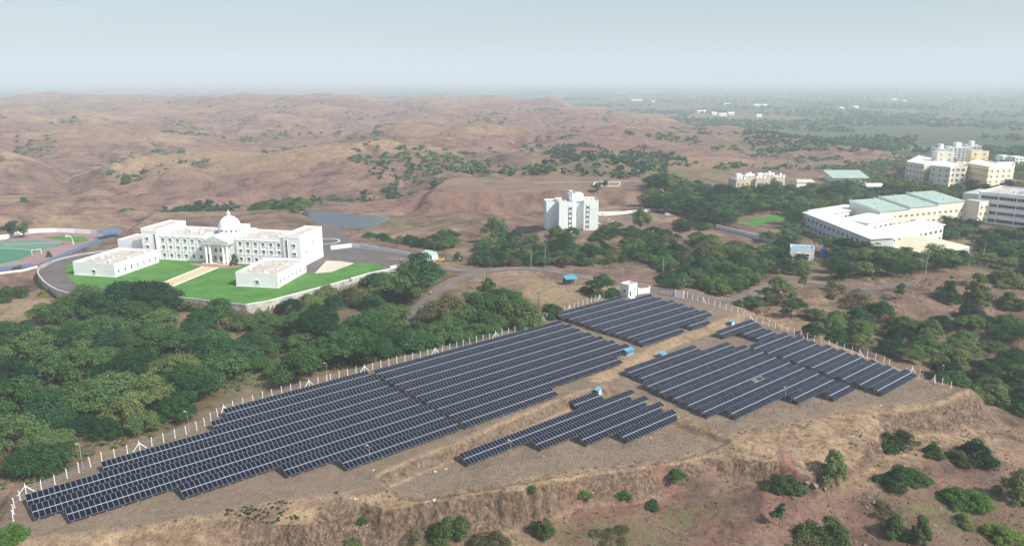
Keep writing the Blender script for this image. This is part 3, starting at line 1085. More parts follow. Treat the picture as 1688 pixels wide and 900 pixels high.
def roof_clutter(root, poly_fn, n, z, seed, mat='roof_white', sz=(.7, 1.4)):
    rnd = random.Random(seed)
    for k in range(n):
        x, y = poly_fn(rnd)
        s = rnd.uniform(*sz)
        mb = MB()
        if rnd.random() < .5:
            mb.lathe([(s * .5, z - .05), (s * .55, z + s * .7), (s * .5, z + s * .8), (s * .2, z + s), (.05, z + s * 1.05)], x, y, mat, 10)
            mb.build('water_tank', root, smooth_shade=False)
        else:
            mb.box(x - s / 2, x + s / 2, y - s * .4, y + s * .4, z - .05, z + s * .6, mat)
            mb.box(x - s / 2 - .08, x + s / 2 + .08, y - s * .4 - .08, y + s * .4 + .08, z + s * .6 + .003, z + s * .6 + .1, mat)
            mb.build('roof_hatch', root)


# ---- the domed white building
ANG = rad(-11.9)
_a = np.array([math.cos(ANG), math.sin(ANG)]); _b = np.array([-math.sin(ANG), math.cos(ANG)])
DO = np.array([-96.0, 330.9]) - 82 * _a


def domed_building():
    root = thing('domed_building', 'long white three-storey building with a central dome and columned portico', 'building', (*DO, 0.0), ANG)
    W, T, BH, WH = 82.0, 22.0, 14.0, 12.0
    BW = 8.6
    # end blocks
    for x0 in (0, W - BW):
        mb = MB(); mb.prism([(x0, 0), (x0 + BW, 0), (x0 + BW, T), (x0, T)], -.6, BH, 'white_paint', 'roof_screed')
        parapet(mb, [(x0, 0), (x0 + BW, 0), (x0 + BW, T), (x0, T)], BH + .004, .95, .25)
        mb.box(x0 - .12, x0 + BW + .12, -.14, -.003, BH - .5, BH - .2, 'white_clean')
        mb.build('end_block', root)
    # wings
    for x0, x1 in ((BW, 33.0), (49.0, W - BW)):
        y0 = .6
        mb = MB(); mb.prism([(x0 + .003, y0), (x1 - .003, y0), (x1 - .003, T - 3), (x0 + .003, T - 3)], -.6, WH, 'white_paint', 'roof_screed')
        parapet(mb, [(x0 + .003, y0), (x1 - .003, y0), (x1 - .003, T - 3), (x0 + .003, T - 3)], WH + .004, .85, .25)
        mb.box(x0 + .01, x1 - .01, y0 - .28, y0 - .003, WH - .7, WH - .3, 'white_clean')
        mb.box(x0 + .01, x1 - .01, y0 - .22, y0 - .003, 4.35, 4.6, 'white_clean')
        mb.box(x0 + .01, x1 - .01, y0 - .3, y0 - .003, -.5, .5, 'white_clean')
        mb.build('wing', root)
        span = (x1 - x0)
        it = []
        for k in range(6):
            s = span * (k + .62) / 6.25
            it += [(s, 1.5, win(1.25, 1.7, arch=True), 'window'), (s, 5.5, win(1.25, 1.5), 'window'), (s, 8.9, win(1.25, 1.6, arch=True), 'window')]
        face_items(root, (x0, y0), (x1, y0), it)
        # pilasters between the bays
        for k in range(7):
            s = x0 + span * (k + .12) / 6.25 + .3
            pm = MB(); pm.box(s - .18, s + .18, y0 - .16, y0 - .003, .51, WH - .72, 'white_clean'); pm.build('pilaster', root)
        roof_clutter(root, lambda r, x0=x0, x1=x1: (r.uniform(x0 + 1.5, x1 - 1.5), r.uniform(2, T - 5)), 13, WH, int(x0) + 3)
    # end-block windows: stair glazing and pairs
    for x0, strip, c in ((0, BW - 1.6, 3.0), (W - BW, 1.6, 5.4)):
        face_items(root, (x0, 0), (x0 + BW, 0), [(strip, 4.2, win(1.0, 8.2, mull=0, sill=False), 'stair_window')] + [(c, z, win(1.3, 1.4), 'window') for z in (5.3, 9.2)])
    face_items(root, (W, 0), (W, T), [(s, z, win(1.1, .9), 'window') for s in (5, 11.5) for z in (5.4, 9.2)] + [(18, z, win(1.6, .5), 'window') for z in (2.2, 6.2, 10.2)])
    face_items(root, (0, T), (0, 0), [(s, z, win(1.2, 1.2), 'window') for s in (4, 10, 16) for z in (1.6, 5.4, 9.2)])
    # low annexe at the left end
    mb = MB(); mb.prism([(-16, 3), (-.003, 3), (-.003, 17), (-16, 17)], -.6, 7.4, 'white_paint', 'roof_screed')
    parapet(mb, [(-16, 3), (-.003, 3), (-.003, 17), (-16, 17)], 7.404, .8, .25)
    mb.build('annexe', root)
    bl = MB(); bl.box(-6, -1.5, 9, 13, 7.41, 8.1, 'blue_sheet'); bl.build('roof_cover', root)
    # centre block with portico
    x0, x1 = 33.0, 49.0
    mb = MB(); mb.prism([(x0, 1.0), (x1, 1.0), (x1, T - 2), (x0, T - 2)], -.6, 12.6, 'white_paint', 'roof_screed')
    parapet(mb, [(x0, 1.0), (x1, 1.0), (x1, T - 2), (x0, T - 2)], 12.604, .6, .25)
    mb.build('centre_block', root)
    face_items(root, (x0, 1.0), (x1, 1.0), [(s, z, win(1.3, 1.7), 'window') for s in (5.2, 8, 10.8) for z in (5.0, 8.6)] + [(s, 1.2, win(1.2, 1.9), 'window') for s in (4.6, 11.4)])
    dm = MB(); dm.box(-1.2, 1.2, -.06, .0, 0, 2.9, 'window_glass'); dm.box(-1.35, -1.2, -.12, 0, 0, 3.0, 'white_paint'); dm.box(1.2, 1.35, -.12, 0, 0, 3.0, 'white_paint'); dm.box(-1.2, 1.2, -.12, 0, 2.9, 3.05, 'white_paint')
    dmesh = dm.mesh('door'); face_items(root, (x0, 1.0), (x1, 1.0), [(8, .1, dmesh, 'door')])
    cx = 41.0
    for s in (-5.4, -3.4, 3.4, 5.4):
        c = MB(); c.lathe([(.75, -.4), (.75, .25), (.58, .4), (.55, 5), (.48, 9.2), (.72, 9.4), (.72, 9.8)], cx + s, -2.9, 'white_clean', 14)
        c.build('column', root, smooth_shade=False)
    pd = MB()
    pd.box(cx - 6.9, cx + 6.9, -3.9, .99, 9.81, 11.0, 'white_clean')
    V = [(cx - 7.3, -4.2, 11.003), (cx + 7.3, -4.2, 11.003), (cx, -4.2, 14.0), (cx - 7.3, 4.5, 11.003), (cx + 7.3, 4.5, 11.003), (cx, 4.5, 14.0)]
    pd.add(V, [(0, 1, 2), (5, 4, 3), (0, 2, 5, 3), (2, 1, 4, 5), (1, 0, 3, 4)], 'white_paint')
    V = [(cx - 5.8, -4.25, 11.3), (cx + 5.8, -4.25, 11.3), (cx, -4.25, 13.5)]
    pd.add(V, [(0, 1, 2)], 'pale_grey_paint')
    pd.build('pediment', root)
    st = MB()
    for k in range(4):
        st.box(cx - 7.5 - k * .35, cx + 7.5 + k * .35, -4.2 - k * .4, .98 - k * .003, -.5 + (3 - k) * .001, .50 - k * .14, 'pale_paving')
    st.build('steps', root)
    # dome
    dx, dy = cx, 9.5
    dr = MB(); dr.lathe([(5.4, 12.61), (5.4, 13.0), (5.05, 13.05), (5.05, 14.9), (5.45, 15.0), (5.45, 15.35), (5.1, 15.4)], dx, dy, 'white_clean', 36)
    drum = dr.build('drum', root)
    for k in range(14):
        a = 2 * math.pi * k / 14
        wm = win(.9, 1.2, sill=False, mull=0)
        put('drum_window', wm, drum, (dx + 5.06 * math.cos(a), dy + 5.06 * math.sin(a), 13.4), a + math.pi / 2)
    dm = MB(); R = 5.05
    dm.lathe([(R * math.cos(t) if t < 1.5 else .75, 15.41 + R * 1.06 * math.sin(t)) for t in np.linspace(0, 1.42, 14)], dx, dy, 'white_clean', 36)
    dome = dm.build('dome', root, smooth_shade=True)
    zt = 15.41 + R * 1.06 * math.sin(1.42) - .06
    la = MB(); la.lathe([(1.0, zt), (1.0, zt + .25), (.6, zt + .3), (.6, zt + 1.2), (.85, zt + 1.3), (.7, zt + 1.7), (.3, zt + 2.1), (.1, zt + 2.6), (.04, zt + 3.2)], dx, dy, 'white_clean', 14)
    la.build('lantern', dome)
    # small service room behind the dome
    mb = MB(); mb.box(36, 46, 14.8, 19, 12.61, 15.2, 'white_paint'); mb.build('roof_room', root)
    return root


domed_building()


def pavilion(label, corner, ang, w, d, side, win_front):
    root = thing('side_pavilion', label, 'building', (*corner, 0.0), ang)
    mb = MB(); P = [(0, 0), (w, 0), (w, d), (0, d)]
    mb.prism(P, -.5, 5.1, 'white_paint', 'roof_screed'); parapet(mb, P, 5.104, 1.0, .28)
    mb.build('walls', root)
    rd = MB(); rd.box(-.15, w + .15, -.15, -.003, -.4, .3, 'white_clean'); rd.build('plinth', root)
    face_items(root, (w, 0), (w, d), [(2.2 + k * (d - 4.4) / 6, 1.5, win(.85, 1.7, mull=0), 'window') for k in range(7)])
    face_items(root, (0, 0), (w, 0), [(win_front, 1.3, win(1.4, 1.6), 'window')])
    face_items(root, (0, d), (0, 0), [(2.2 + k * (d - 4.4) / 6, 1.5, win(.85, 1.7, mull=0), 'window') for k in range(7)])
    roof_clutter(root, lambda r: (r.uniform(2, w - 2), r.uniform(2, d - 2)), 10, 5.1, int(w * 10) + int(win_front * 7), sz=(.6, 1.1))
    return root


_l0 = gpl([(122.7, 453.3)])[0]; _r0 = gpl([(390, 472)])[0]
pavilion('low white flat-roofed hall on the lawn nearer the running track', _l0, rad(-12.5), 21.0, 28.5, 0, 10.5)
pavilion('low white flat-roofed hall on the lawn nearer the gate road', _r0, rad(-9.5), 18.6, 27.0, 0, 9.5)

# ---- compound: asphalt, lawns, paving, retaining wall
_road_poly = gpl([(64, 446), (69, 459), (85, 473.5), (114, 484), (160, 489), (290, 491), (350, 498), (405, 504), (440, 498.5), (480, 488), (559, 467), (611, 451.5), (690, 435), (690, 416), (600, 408), (575, 394), (562, 376), (522, 372), (520, 400), (330, 405), (240, 405), (200, 405), (150, 411), (100, 426)])
sheet('asphalt_yard', _road_poly, .06, 'asphalt')
LAWN = gpl([(109, 437), (108, 446), (111, 455), (118, 464), (135, 472), (160, 477), (187, 480), (240, 486), (272, 489), (337, 495), (389, 501), (406, 502.5), (441, 497), (480, 486.5), (559, 465.5), (611, 449.5), (630, 443), (628, 438), (620, 435), (585, 434), (538, 432), (520, 452), (400, 437), (262, 428), (205, 433), (130, 432)])
sheet('lawn', LAWN, .12, 'lawn_turf')
mb = MB()
for poly, z in ((gpl([(519, 451), (546, 449), (584, 434.5), (560, 431), (538, 430.5)]), .17),):
    mb.prism(poly, z - .1, z, 'pale_paving')
o = mb.build('paved_court'); o['kind'] = 'structure'
mb = MB(); c = gpl([(553, 438)])[0]
ring = [(c[0] + 4.6 * math.cos(a), c[1] + 4.6 * math.sin(a)) for a in np.linspace(0, 2 * math.pi, 33)[:-1]]
ring2 = [(c[0] + 3.9 * math.cos(a), c[1] + 3.9 * math.sin(a)) for a in np.linspace(0, 2 * math.pi, 33)[:-1]]
mb.add([(*q, .21) for q in ring] + [(*q, .21) for q in ring2], [(i, (i + 1) % 32, 32 + (i + 1) % 32, 32 + i) for i in range(32)], 'tan_paving')
o = mb.build('paving_ring'); o['kind'] = 'structure'
# white painted circle on the yard behind the building
mb = MB(); c = gpl([(538, 398)])[0]
ring = [(c[0] + 7.2 * math.cos(a), c[1] + 7.2 * math.sin(a)) for a in np.linspace(0, 2 * math.pi, 49)[:-1]]
ring2 = [(c[0] + 6.5 * math.cos(a), c[1] + 6.5 * math.sin(a)) for a in np.linspace(0, 2 * math.pi, 49)[:-1]]
mb.add([(*q, .075) for q in ring] + [(*q, .075) for q in ring2], [(i, (i + 1) % 48, 48 + (i + 1) % 48, 48 + i) for i in range(48)], 'line_white')
o = mb.build('painted_circle'); o['kind'] = 'structure'
# walkway from the portico to the wall, with kerbs
WA = DO + 41 * _a - 8.5 * _b; WB = WA - 44 * _b
mb = MB()
for s0, s1, z, m in ((-3.6, 3.6, .17, 'tan_paving'), (-4.1, -3.62, .28, 'white_paint'), (3.62, 4.1, .28, 'white_paint')):
    P = [tuple(WA + s0 * _a), tuple(WB + s0 * _a), tuple(WB + s1 * _a), tuple(WA + s1 * _a)]
    mb.prism(P, 0.02, z, m)
for s in (-1.2, 1.2):
    P = [tuple(WA + (s - .18) * _a), tuple(WB + (s - .18) * _a), tuple(WB + (s + .18) * _a), tuple(WA + (s + .18) * _a)]
    mb.prism(P, .17, .178, 'pale_paving')
o = mb.build('walkway'); o['kind'] = 'structure'
P = [tuple(DO + (41 + s) * _a - t * _b) for s, t in ((-13, 4.6), (13, 4.6), (13, 5.6), (6, 8.4), (-6, 8.4), (-13, 5.6))]
mb = MB(); mb.prism(P, .02, .22, 'red_paving'); o = mb.build('forecourt'); o['kind'] = 'structure'


def wall_run(name, pts, h_in, mat, t=.45, label=None, cat='wall', zb=None, cap=None, z0=0.0):
    """free-standing or retaining wall along points; foot follows the land outside"""
    root = thing(name, label, cat, (0, 0, 0))
    C = [np.array(q) for q in pts]
    for i in range(len(C) - 1):
        a, b = C[i], C[i + 1]
        d = b - a; L = np.linalg.norm(d); d /= L; nr = np.array([-d[1], d[0]])
        zf = []
        for q in (a, b):
            zz = [hz1(*(q + s * nr * 2.2)) for s in (-1, 1)] + [hz1(*q)]
            zf.append(min(zz) - .4)
        P = [tuple(a - nr * t / 2), tuple(b - nr * t / 2), tuple(b + nr * t / 2), tuple(a + nr * t / 2)]
        mb = MB()
        zl = [zf[0], zf[1], zf[1], zf[0]]
        mb.prism(P, zl, z0 + h_in, mat)
        o = mb.build('wall_section', root)
        if cap:
            mb = MB(); P = [tuple(a - nr * t * .72), tuple(b - nr * t * .72), tuple(b + nr * t * .72), tuple(a + nr * t * .72)]
            mb.prism(P, z0 + h_in + .003, z0 + h_in + .16, cap); mb.build('coping', o)
    return root


_wpts = curve(gpl([(190, 413), (130, 421), (80, 434), (63, 446), (67, 459), (83, 474), (112, 485), (160, 490), (225, 491), (290, 492), (350, 499), (405, 505)]), 7)
wall_run('retaining_wall', _wpts, .55, 'stained_wall', .5, 'stained grey retaining wall curving round the asphalt and front lawn', cap='concrete')
_wpts = curve(gpl([(406, 505), (441, 499.5), (480, 489), (520, 478.5), (559, 468), (611, 452.5), (668, 441)]), 7)
wall_run('retaining_wall', _wpts, .7, 'stained_wall', .5, 'blotchy white-capped retaining wall below the lawn on the gate side', cap='white_paint')

# railing fence along the gate road
def picket(name, pts, h, label, step=2.2, mat='pale_grey_paint', cat='fence', bars=2):
    root = thing(name, label, cat)
    C = curve(pts, step)
    for i, q in enumerate(C):
        z = hz1(q[0], q[1]); mb = MB(); mb.box(q[0] - .06, q[0] + .06, q[1] - .06, q[1] + .06, z - .2, z + h, mat); mb.build('post', root)
    mb = MB()
    for i in range(len(C) - 1):
        a, b = C[i], C[i + 1]; za, zb = hz1(a[0], a[1]), hz1(b[0], b[1])
        for k in range(bars):
            f = (k + .9) / (bars) * h * .95
            mb.beam((a[0], a[1], za + f), (b[0], b[1], zb + f), .06, mat)
    mb.build('rails', root)
    return root


wall_run('yard_wall', curve(gpl([(545, 412), (580, 408), (640, 417), (676, 424)]), 6), 2.2, 'pale_grey_paint', .3, 'long pale grey yard wall leading to the green-roofed gatehouse')

# ---- sports ground
SZ = -1.0


def oval(c, a, b, rz, n=48, k=1.0):
    o = []
    for t in np.linspace(0, 2 * math.pi, n + 1)[:-1]:
        x = a * math.copysign(abs(math.cos(t)) ** .75, math.cos(t)) * k; y = b * math.copysign(abs(math.sin(t)) ** .75, math.sin(t)) * k
        o.append((c[0] + x * math.cos(rz) - y * math.sin(rz), c[1] + x * math.sin(rz) + y * math.cos(rz)))
    return o


P = gpl([(-120, 460), (0, 447), (62, 437), (125, 413), (185, 391), (150, 384), (95, 384), (0, 392), (-120, 402)], SZ)
sheet('running_track', P, SZ + .07, 'track_red')
P = gpl([(-120, 452), (0, 437), (25, 432), (60, 415), (100, 405), (0, 405), (-120, 412)], SZ); sheet('hockey_pitch', P, SZ + .11, 'court_green')
P = gpl([(-60, 410), (10, 409), (78, 411), (110, 400), (60, 396), (10, 398), (-60, 402)], SZ); sheet('tennis_court', P, SZ + .15, 'court_teal')
P = gpl([(72, 392), (130, 400), (147, 398), (140, 391), (100, 389)], SZ); sheet('grass_patch', P, SZ + .19, 'lawn_turf')
P = gpl([(0, 448), (50, 440), (100, 425), (150, 405), (195, 388), (188, 382), (175, 388), (120, 410), (60, 433), (0, 441)], SZ); sheet('track_edge', P, SZ + .13, 'court_blue')
P = gpl([(55, 437), (70, 433), (125, 409), (162, 394), (150, 393), (90, 417), (50, 433)], SZ); sheet('track_lane', P, SZ + .17, 'track_red')
for a_, b_ in (((0, 409.5), (70, 413)), ((0, 437), (30, 431)), ((5, 404), (100, 400))):
    w = gpl([a_, b_], SZ); A_, B_ = np.array(w[0]), np.array(w[1]); d = (B_ - A_) / np.linalg.norm(B_ - A_); nr = np.array([-d[1], d[0]]) * .25
    mb = MB(); mb.add([(*(A_ - nr), SZ + .20), (*(B_ - nr), SZ + .20), (*(B_ + nr), SZ + .20), (*(A_ + nr), SZ + .20)], [(0, 1, 2, 3)], 'line_white'); o = mb.build('court_line'); o['kind'] = 'structure'
wall_run('boundary_wall', curve(gpl([(-60, 402), (10, 394), (38, 386), (93, 383), (150, 386), (175, 390)], SZ), 8), 2.4, 'white_paint', .3, 'white boundary wall behind the green sports courts', z0=SZ)
wall_run('low_wall', curve(gpl([(-60, 466), (0, 452), (38, 447), (62, 441)], SZ), 8), .9, 'pale_grey_paint', .4, 'low pale wall along the near edge of the running track', z0=SZ)
# spectator canopy: blue fabric roof at the far corner of the track
cb = gpl([(183, 392)], SZ)[0]
root = thing('stand_canopy', 'blue sloping canopy at the far corner of the running track', 'canopy', (*cb, SZ), rad(60))
mb = MB(); mb.prism([(-6, -3), (6, -3), (6, 3), (-6, 3)], [3.2, 3.2, 4.4, 4.4], [3.35, 3.35, 4.55, 4.55], 'court_blue'); mb.build('roof', root)
for x in (-5.5, 0, 5.5):
    mb = MB(); mb.beam((x, 2.6, -.3), (x, 2.6, 4.3), .18, 'galvanized'); mb.build('post', root)
# goal frame and floodlight
gq = gpl([(61, 420)], SZ)[0]
root = thing('goal_frame', 'white goal frame at the end of the green pitch', 'goal', (*gq, SZ), rad(40))
mb = MB(); mb.beam((-2, 0, -.1), (-2, 0, 2.6), .14, 'white_clean'); mb.beam((2, 0, -.1), (2, 0, 2.6), .14, 'white_clean'); mb.beam((-2.07, 0, 2.67), (2.07, 0, 2.67), .14, 'white_clean'); mb.build('frame', root)
mb = MB(); mb.beam((-2, 0, 2.6), (-2, 1.4, 0), .07, 'white_clean'); mb.beam((2, 0, 2.6), (2, 1.4, 0), .07, 'white_clean'); mb.build('stay', root)
gq = gpl([(121, 404)], SZ)[0]
root = thing('basketball_post', 'white curved basketball post beside the teal court', 'hoop post', (*gq, SZ), rad(200))
mb = MB(); mb.tube([(0, 0, -.2), (0, 0, 3.0), (.4, 0, 4.2), (1.6, 0, 4.9), (2.6, 0, 5.0)], .16, 'white_clean'); mb.build('pole', root)
mb = MB(); mb.box(2.6, 2.7, -1, 1, 4.3, 5.6, 'white_clean'); mb.build('backboard', root)

# ---- pond
zp = -2.3
P = curve(gpl([(495, 353), (504, 345.5), (540, 346), (575, 352), (612, 354), (644, 355), (646, 362), (630, 368), (608, 377), (570, 377), (518, 369)], zp), 6, True)
m, n, l, b, out = new_mat('pond_water')
geo = n.new('ShaderNodeNewGeometry')
t = noise_node(n, l, geo.outputs['Position'], .06, 5, .6)
sx = n.new('ShaderNodeSeparateXYZ'); l.new(geo.outputs['Position'], sx.inputs[0])
f = math_node(n, l, 'ADD', math_node(n, l, 'MULTIPLY', ramp_fac(n, l, sx.outputs[0], -96, -66), .6), math_node(n, l, 'MULTIPLY', t.outputs['Fac'], .8))
r = ramp(n, [(.50, (.040, .050, .052)), (.70, (.065, .085, .045)), (.92, (.11, .15, .055))])
l.new(f, r.inputs[0]); l.new(r.outputs[0], b.inputs['Base Color'])
b.inputs['Roughness'].default_value = .28
bp = n.new('ShaderNodeBump'); bp.inputs['Strength'].default_value = .08; t3 = noise_node(n, l, geo.outputs['Position'], 2.0, 3, .6); l.new(t3.outputs['Fac'], bp.inputs['Height']); l.new(bp.outputs[0], b.inputs['Normal'])
mb = MB(); P2 = [q[:2] for q in P]
if sum(a[0] * c[1] - c[0] * a[1] for a, c in zip(P2, P2[1:] + P2[:1])) < 0:
    P2 = P2[::-1]
mb.add([(*q, zp) for q in P2], [tuple(range(len(P2)))], 'pond_water'); o = mb.build('pond_water'); o['kind'] = 'structure'

# ---- roads
ribbon('road', ROAD_MAIN, 5.6, 'road_asphalt', .16)
ribbon('gate_road', ROAD_GATE[:4], 6.5, 'road_asphalt', .2)
ribbon('farm_track', drop([(985, 352), (1030, 351), (1078, 350)])[:, :2].tolist(), 5, 'bare_track', .15)
ribbon('dirt_track', gpl([(880, 302), (980, 300), (1100, 298)], 7), 7, 'bare_track', .12)

# ---------------------------------------------------------------- campus on the right
def block(name, label, poly, z0, h, wall, roof, storeys=3, par=.8, win_spec=None, faces=None, group=None, clutter=0, seed=1, ww=1.6, wh=1.3, step=4.2, frame=None, ribbonw=False):
    """flat-roofed block on a world polygon (counter-clockwise); windows on listed faces"""
    if sum(a[0] * b[1] - b[0] * a[1] for a, b in zip(poly, poly[1:] + poly[:1])) < 0:
        poly = poly[::-1]
    c = poly[0]
    L = [(q[0] - c[0], q[1] - c[1]) for q in poly]
    root = thing(name, label, 'building', (c[0], c[1], z0), 0, group)
    mb = MB(); mb.prism(L, -3.0, h, wall, roof); parapet(mb, L, h + .004, par, .25, wall)
    mb.build('walls', root)
    frame = frame or wall
    n = len(L)
    for i in range(n):
        if faces is not None and i not in faces:
            continue
        a, b = np.array(L[i]), np.array(L[(i + 1) % n]); ln = np.linalg.norm(b - a)
        if ln < 3:
            continue
        it = []
        fh = h / storeys
        if ribbonw:
            for s in range(storeys):
                nb = max(1, int(ln / 9)); bw = (ln - 3) / nb - .5
                for k in range(nb):
                    it.append((1.5 + (k + .5) * (ln - 3) / nb, s * fh + fh * .32, win(round(bw, 1), round(fh * .42, 1), frame, False, True, 4), 'window'))
        else:
            nb = max(1, int(ln / step))
            for s in range(storeys):
                for k in range(nb):
                    it.append(((k + .5) * ln / nb, s * fh + fh * .32, win(ww, wh, frame), 'window'))
        face_items(root, a, b, it)
        d = (b - a) / ln; nr = np.array([d[1], -d[0]])
        for s in range(1, storeys):
            m2 = MB(); P = [tuple(a + nr * .003), tuple(b + nr * .003), tuple(b + nr * .12), tuple(a + nr * .12)]
            m2.prism(P, s * fh - .12, s * fh + .12, frame); m2.build('floor_band', root)
    if clutter:
        xs = [q[0] for q in L]; ys = [q[1] for q in L]

        def pick(r):
            for _ in range(60):
                x, y = r.uniform(min(xs), max(xs)), r.uniform(min(ys), max(ys))
                if sdf(np.array([x]), np.array([y]), L)[0] < -1.5:
                    return x, y
            return (sum(xs) / n, sum(ys) / n)
        roof_clutter(root, pick, clutter, h, seed, sz=(1.0, 1.9))
    return root


def off(a, d, s):
    return (a[0] + d[0] * s, a[1] + d[1] * s)


GZ = -4.0
RZ = 6.0
# white-roofed courtyard building: a root with four arms, sheet roofs with eaves
A_ = np.array(gpl([(1325, 350)], RZ)[0]); B_ = np.array(gpl([(1437, 394)], RZ)[0]); C_ = np.array(gpl([(1556, 370)], RZ)[0])
uAB = (B_ - A_) / np.linalg.norm(B_ - A_); uBC = (C_ - B_) / np.linalg.norm(C_ - B_)
D_ = A_ + uBC * 52
root = thing('courtyard_building', 'low courtyard building with broad white sheet roofs among trees', 'building', (0, 0, GZ))


def arm(a, b, width, side, nm, wall, roof, h=RZ - GZ, eave=.7, rise=.8):
    a = np.array(a); b = np.array(b); d = (b - a) / np.linalg.norm(b - a); nr = np.array([-d[1], d[0]]) * side
    P = [tuple(a), tuple(b), tuple(b + nr * width), tuple(a + nr * width)]
    mb = MB(); mb.prism(P, -2, h - .35, wall); wo = mb.build(nm, root)
    e = eave
    P = [tuple(a - d * e - nr * e), tuple(b + d * e - nr * e), tuple(b + d * e + nr * (width + e)), tuple(a - d * e + nr * (width + e))]
    mb = MB(); mb.prism(P, [h - .347, h - .347, h - .347 + rise, h - .347 + rise], [h, h, h + rise, h + rise], roof); mb.build('roof', root)
    ln = np.linalg.norm(b - a)
    f = (a, b) if side > 0 else (b, a)
    it = []
    for s in range(2):
        for k in range(int(ln / 5)):
            it.append(((k + .5) * ln / int(ln / 5), 1.6 + s * 4.2, win(2.2, 1.5, 'grey_paint'), 'window'))
    face_items(root, f[0], f[1], it)
    return wo


arm(A_, B_ - uAB * .5, 12, 1, 'walls', 'pale_grey_paint', 'roof_white')
arm(B_ + uBC * 12.9, C_, 12, 1, 'walls', 'white_paint', 'roof_white', h=RZ - GZ - .05)
arm(A_ + uBC * 13.2 + uAB * 13, D_ + uAB * 13, 13, 1, 'walls', 'white_paint', 'roof_white', h=RZ - GZ - .1, rise=.3)
arm(B_ + uBC * 22 - uAB * 28, B_ + uBC * 50 - uAB * 30, 15, 1, 'walls', 'white_paint', 'roof_white', h=RZ - GZ + .5, rise=.3)

# green saw-tooth hall behind it
root = thing('green_roofed_hall', 'long cream hall with three stepped pale green sheet roofs', 'building', (0, 0, GZ))
p0 = np.array(gpl([(1452, 346)], 9)[0]); p1 = np.array(gpl([(1592, 333)], 9)[0])
d = (p1 - p0) / np.linalg.norm(p1 - p0); nr = np.array([-d[1], d[0]]); LN = np.linalg.norm(p1 - p0); DP = 23.0
for k in range(3):
    s0 = k * LN / 3 + 0 * k; s1 = (k + 1) * LN / 3 - .02
    a, b = p0 + d * s0, p0 + d * s1
    hh = 11.6 + k * .9
    P = [tuple(a), tuple(b), tuple(b + nr * DP), tuple(a + nr * DP)]
    mb = MB(); mb.prism(P, -2, [hh, hh, hh + 3.4, hh + 3.4], 'cream_paint'); mb.build('walls', root)
    P = [tuple(a - d * .1 - nr * .5), tuple(b + d * .1 - nr * .5), tuple(b + d * .1 + nr * (DP + .3)), tuple(a - d * .1 + nr * (DP + .3))]
    mb = MB(); mb.prism(P, [hh + .01, hh + .01, hh + 3.42, hh + 3.42], [hh + .2, hh + .2, hh + 3.6, hh + 3.6], 'roof_green'); rf = mb.build('roof', root)
    P = [tuple(a - d * .35 - nr * .5), tuple(a - d * .11 - nr * .5), tuple(a - d * .11 + nr * (DP + .3)), tuple(a - d * .35 + nr * (DP + .3))]
    mb = MB(); mb.prism(P, [hh - .6, hh - .6, hh + 2.8, hh + 2.8], [hh + .9, hh + .9, hh + 4.3, hh + 4.3], 'white_paint'); mb.build('gable_wall', root)
    for q in range(3):
        c = a + d * (s1 - s0) * (.2 + .3 * q) + nr * (6 + 8 * ((q + k) % 3)); zz = hh + .2 + 3.4 * ((6 + 8 * ((q + k) % 3)) / DP)
        mb = MB(); mb.lathe([(.45, zz - .1), (.45, zz + .5), (.6, zz + .55), (.1, zz + 1.0)], c[0], c[1], 'galvanized', 8); mb.build('roof_vent', rf)
    it = [((q + .5) * (s1 - s0) / 5, z, win(1.8, 1.1, 'cream_paint'), 'window') for q in range(5) for z in (3.0, 7.4)]
    face_items(root, a, b, it)
# stair tower at its right end
a = p1 + d * .02; q0 = a - nr * 9
P = [tuple(q0), tuple(q0 + d * 10), tuple(a + d * 10), tuple(a)]
mb = MB(); mb.prism(P, -2, 14.5, 'cream_paint', 'roof_screed'); mb.build('stair_tower', root)
face_items(root, q0, q0 + d * 10, [(s, z, win(1.4, 1.4, 'cream_paint'), 'window') for s in (2.5, 6.5) for z in (2, 6, 10)])

# pale grey office block with ribbon windows at the right edge
a = np.array(gpl([(1606, 366)], GZ)[0]); b = np.array(gpl([(1700, 378)], GZ)[0]); d = (b - a) / np.linalg.norm(b - a); nr = np.array([-d[1], d[0]])
b = a + d * 62
root = block('office_block', 'large cream office block with dark ribbon windows at the right edge', [tuple(a), tuple(b), tuple(b + nr * 40), tuple(a + nr * 40)], GZ, 18.5, 'white_paint', 'roof_screed', 4, .9, ribbonw=True, faces=[0], clutter=8, seed=4)
face_items(root, nr * 40, (0, 0), [(s, z, win(1.5, 1.5, 'cream_paint'), 'window') for s in (30, 36) for z in (2.0, 6.6, 11.2, 15.4)])
e0 = nr * 10 - d * 12
mb = MB(); mb.prism([tuple(e0), tuple(nr * 10 - d * .01), tuple(nr * 38 - d * .01), tuple(e0 + nr * 28)], -3, 16.2, 'pale_grey_paint', 'roof_screed'); mb.build('side_wing', root)
mb = MB(); mb.prism([tuple(d * 18 + nr * 14), tuple(d * 50 + nr * 14), tuple(d * 50 + nr * 24), tuple(d * 18 + nr * 24)], 18.51, 20.4, 'white_paint', 'roof_screed'); mb.build('roof_room', root)

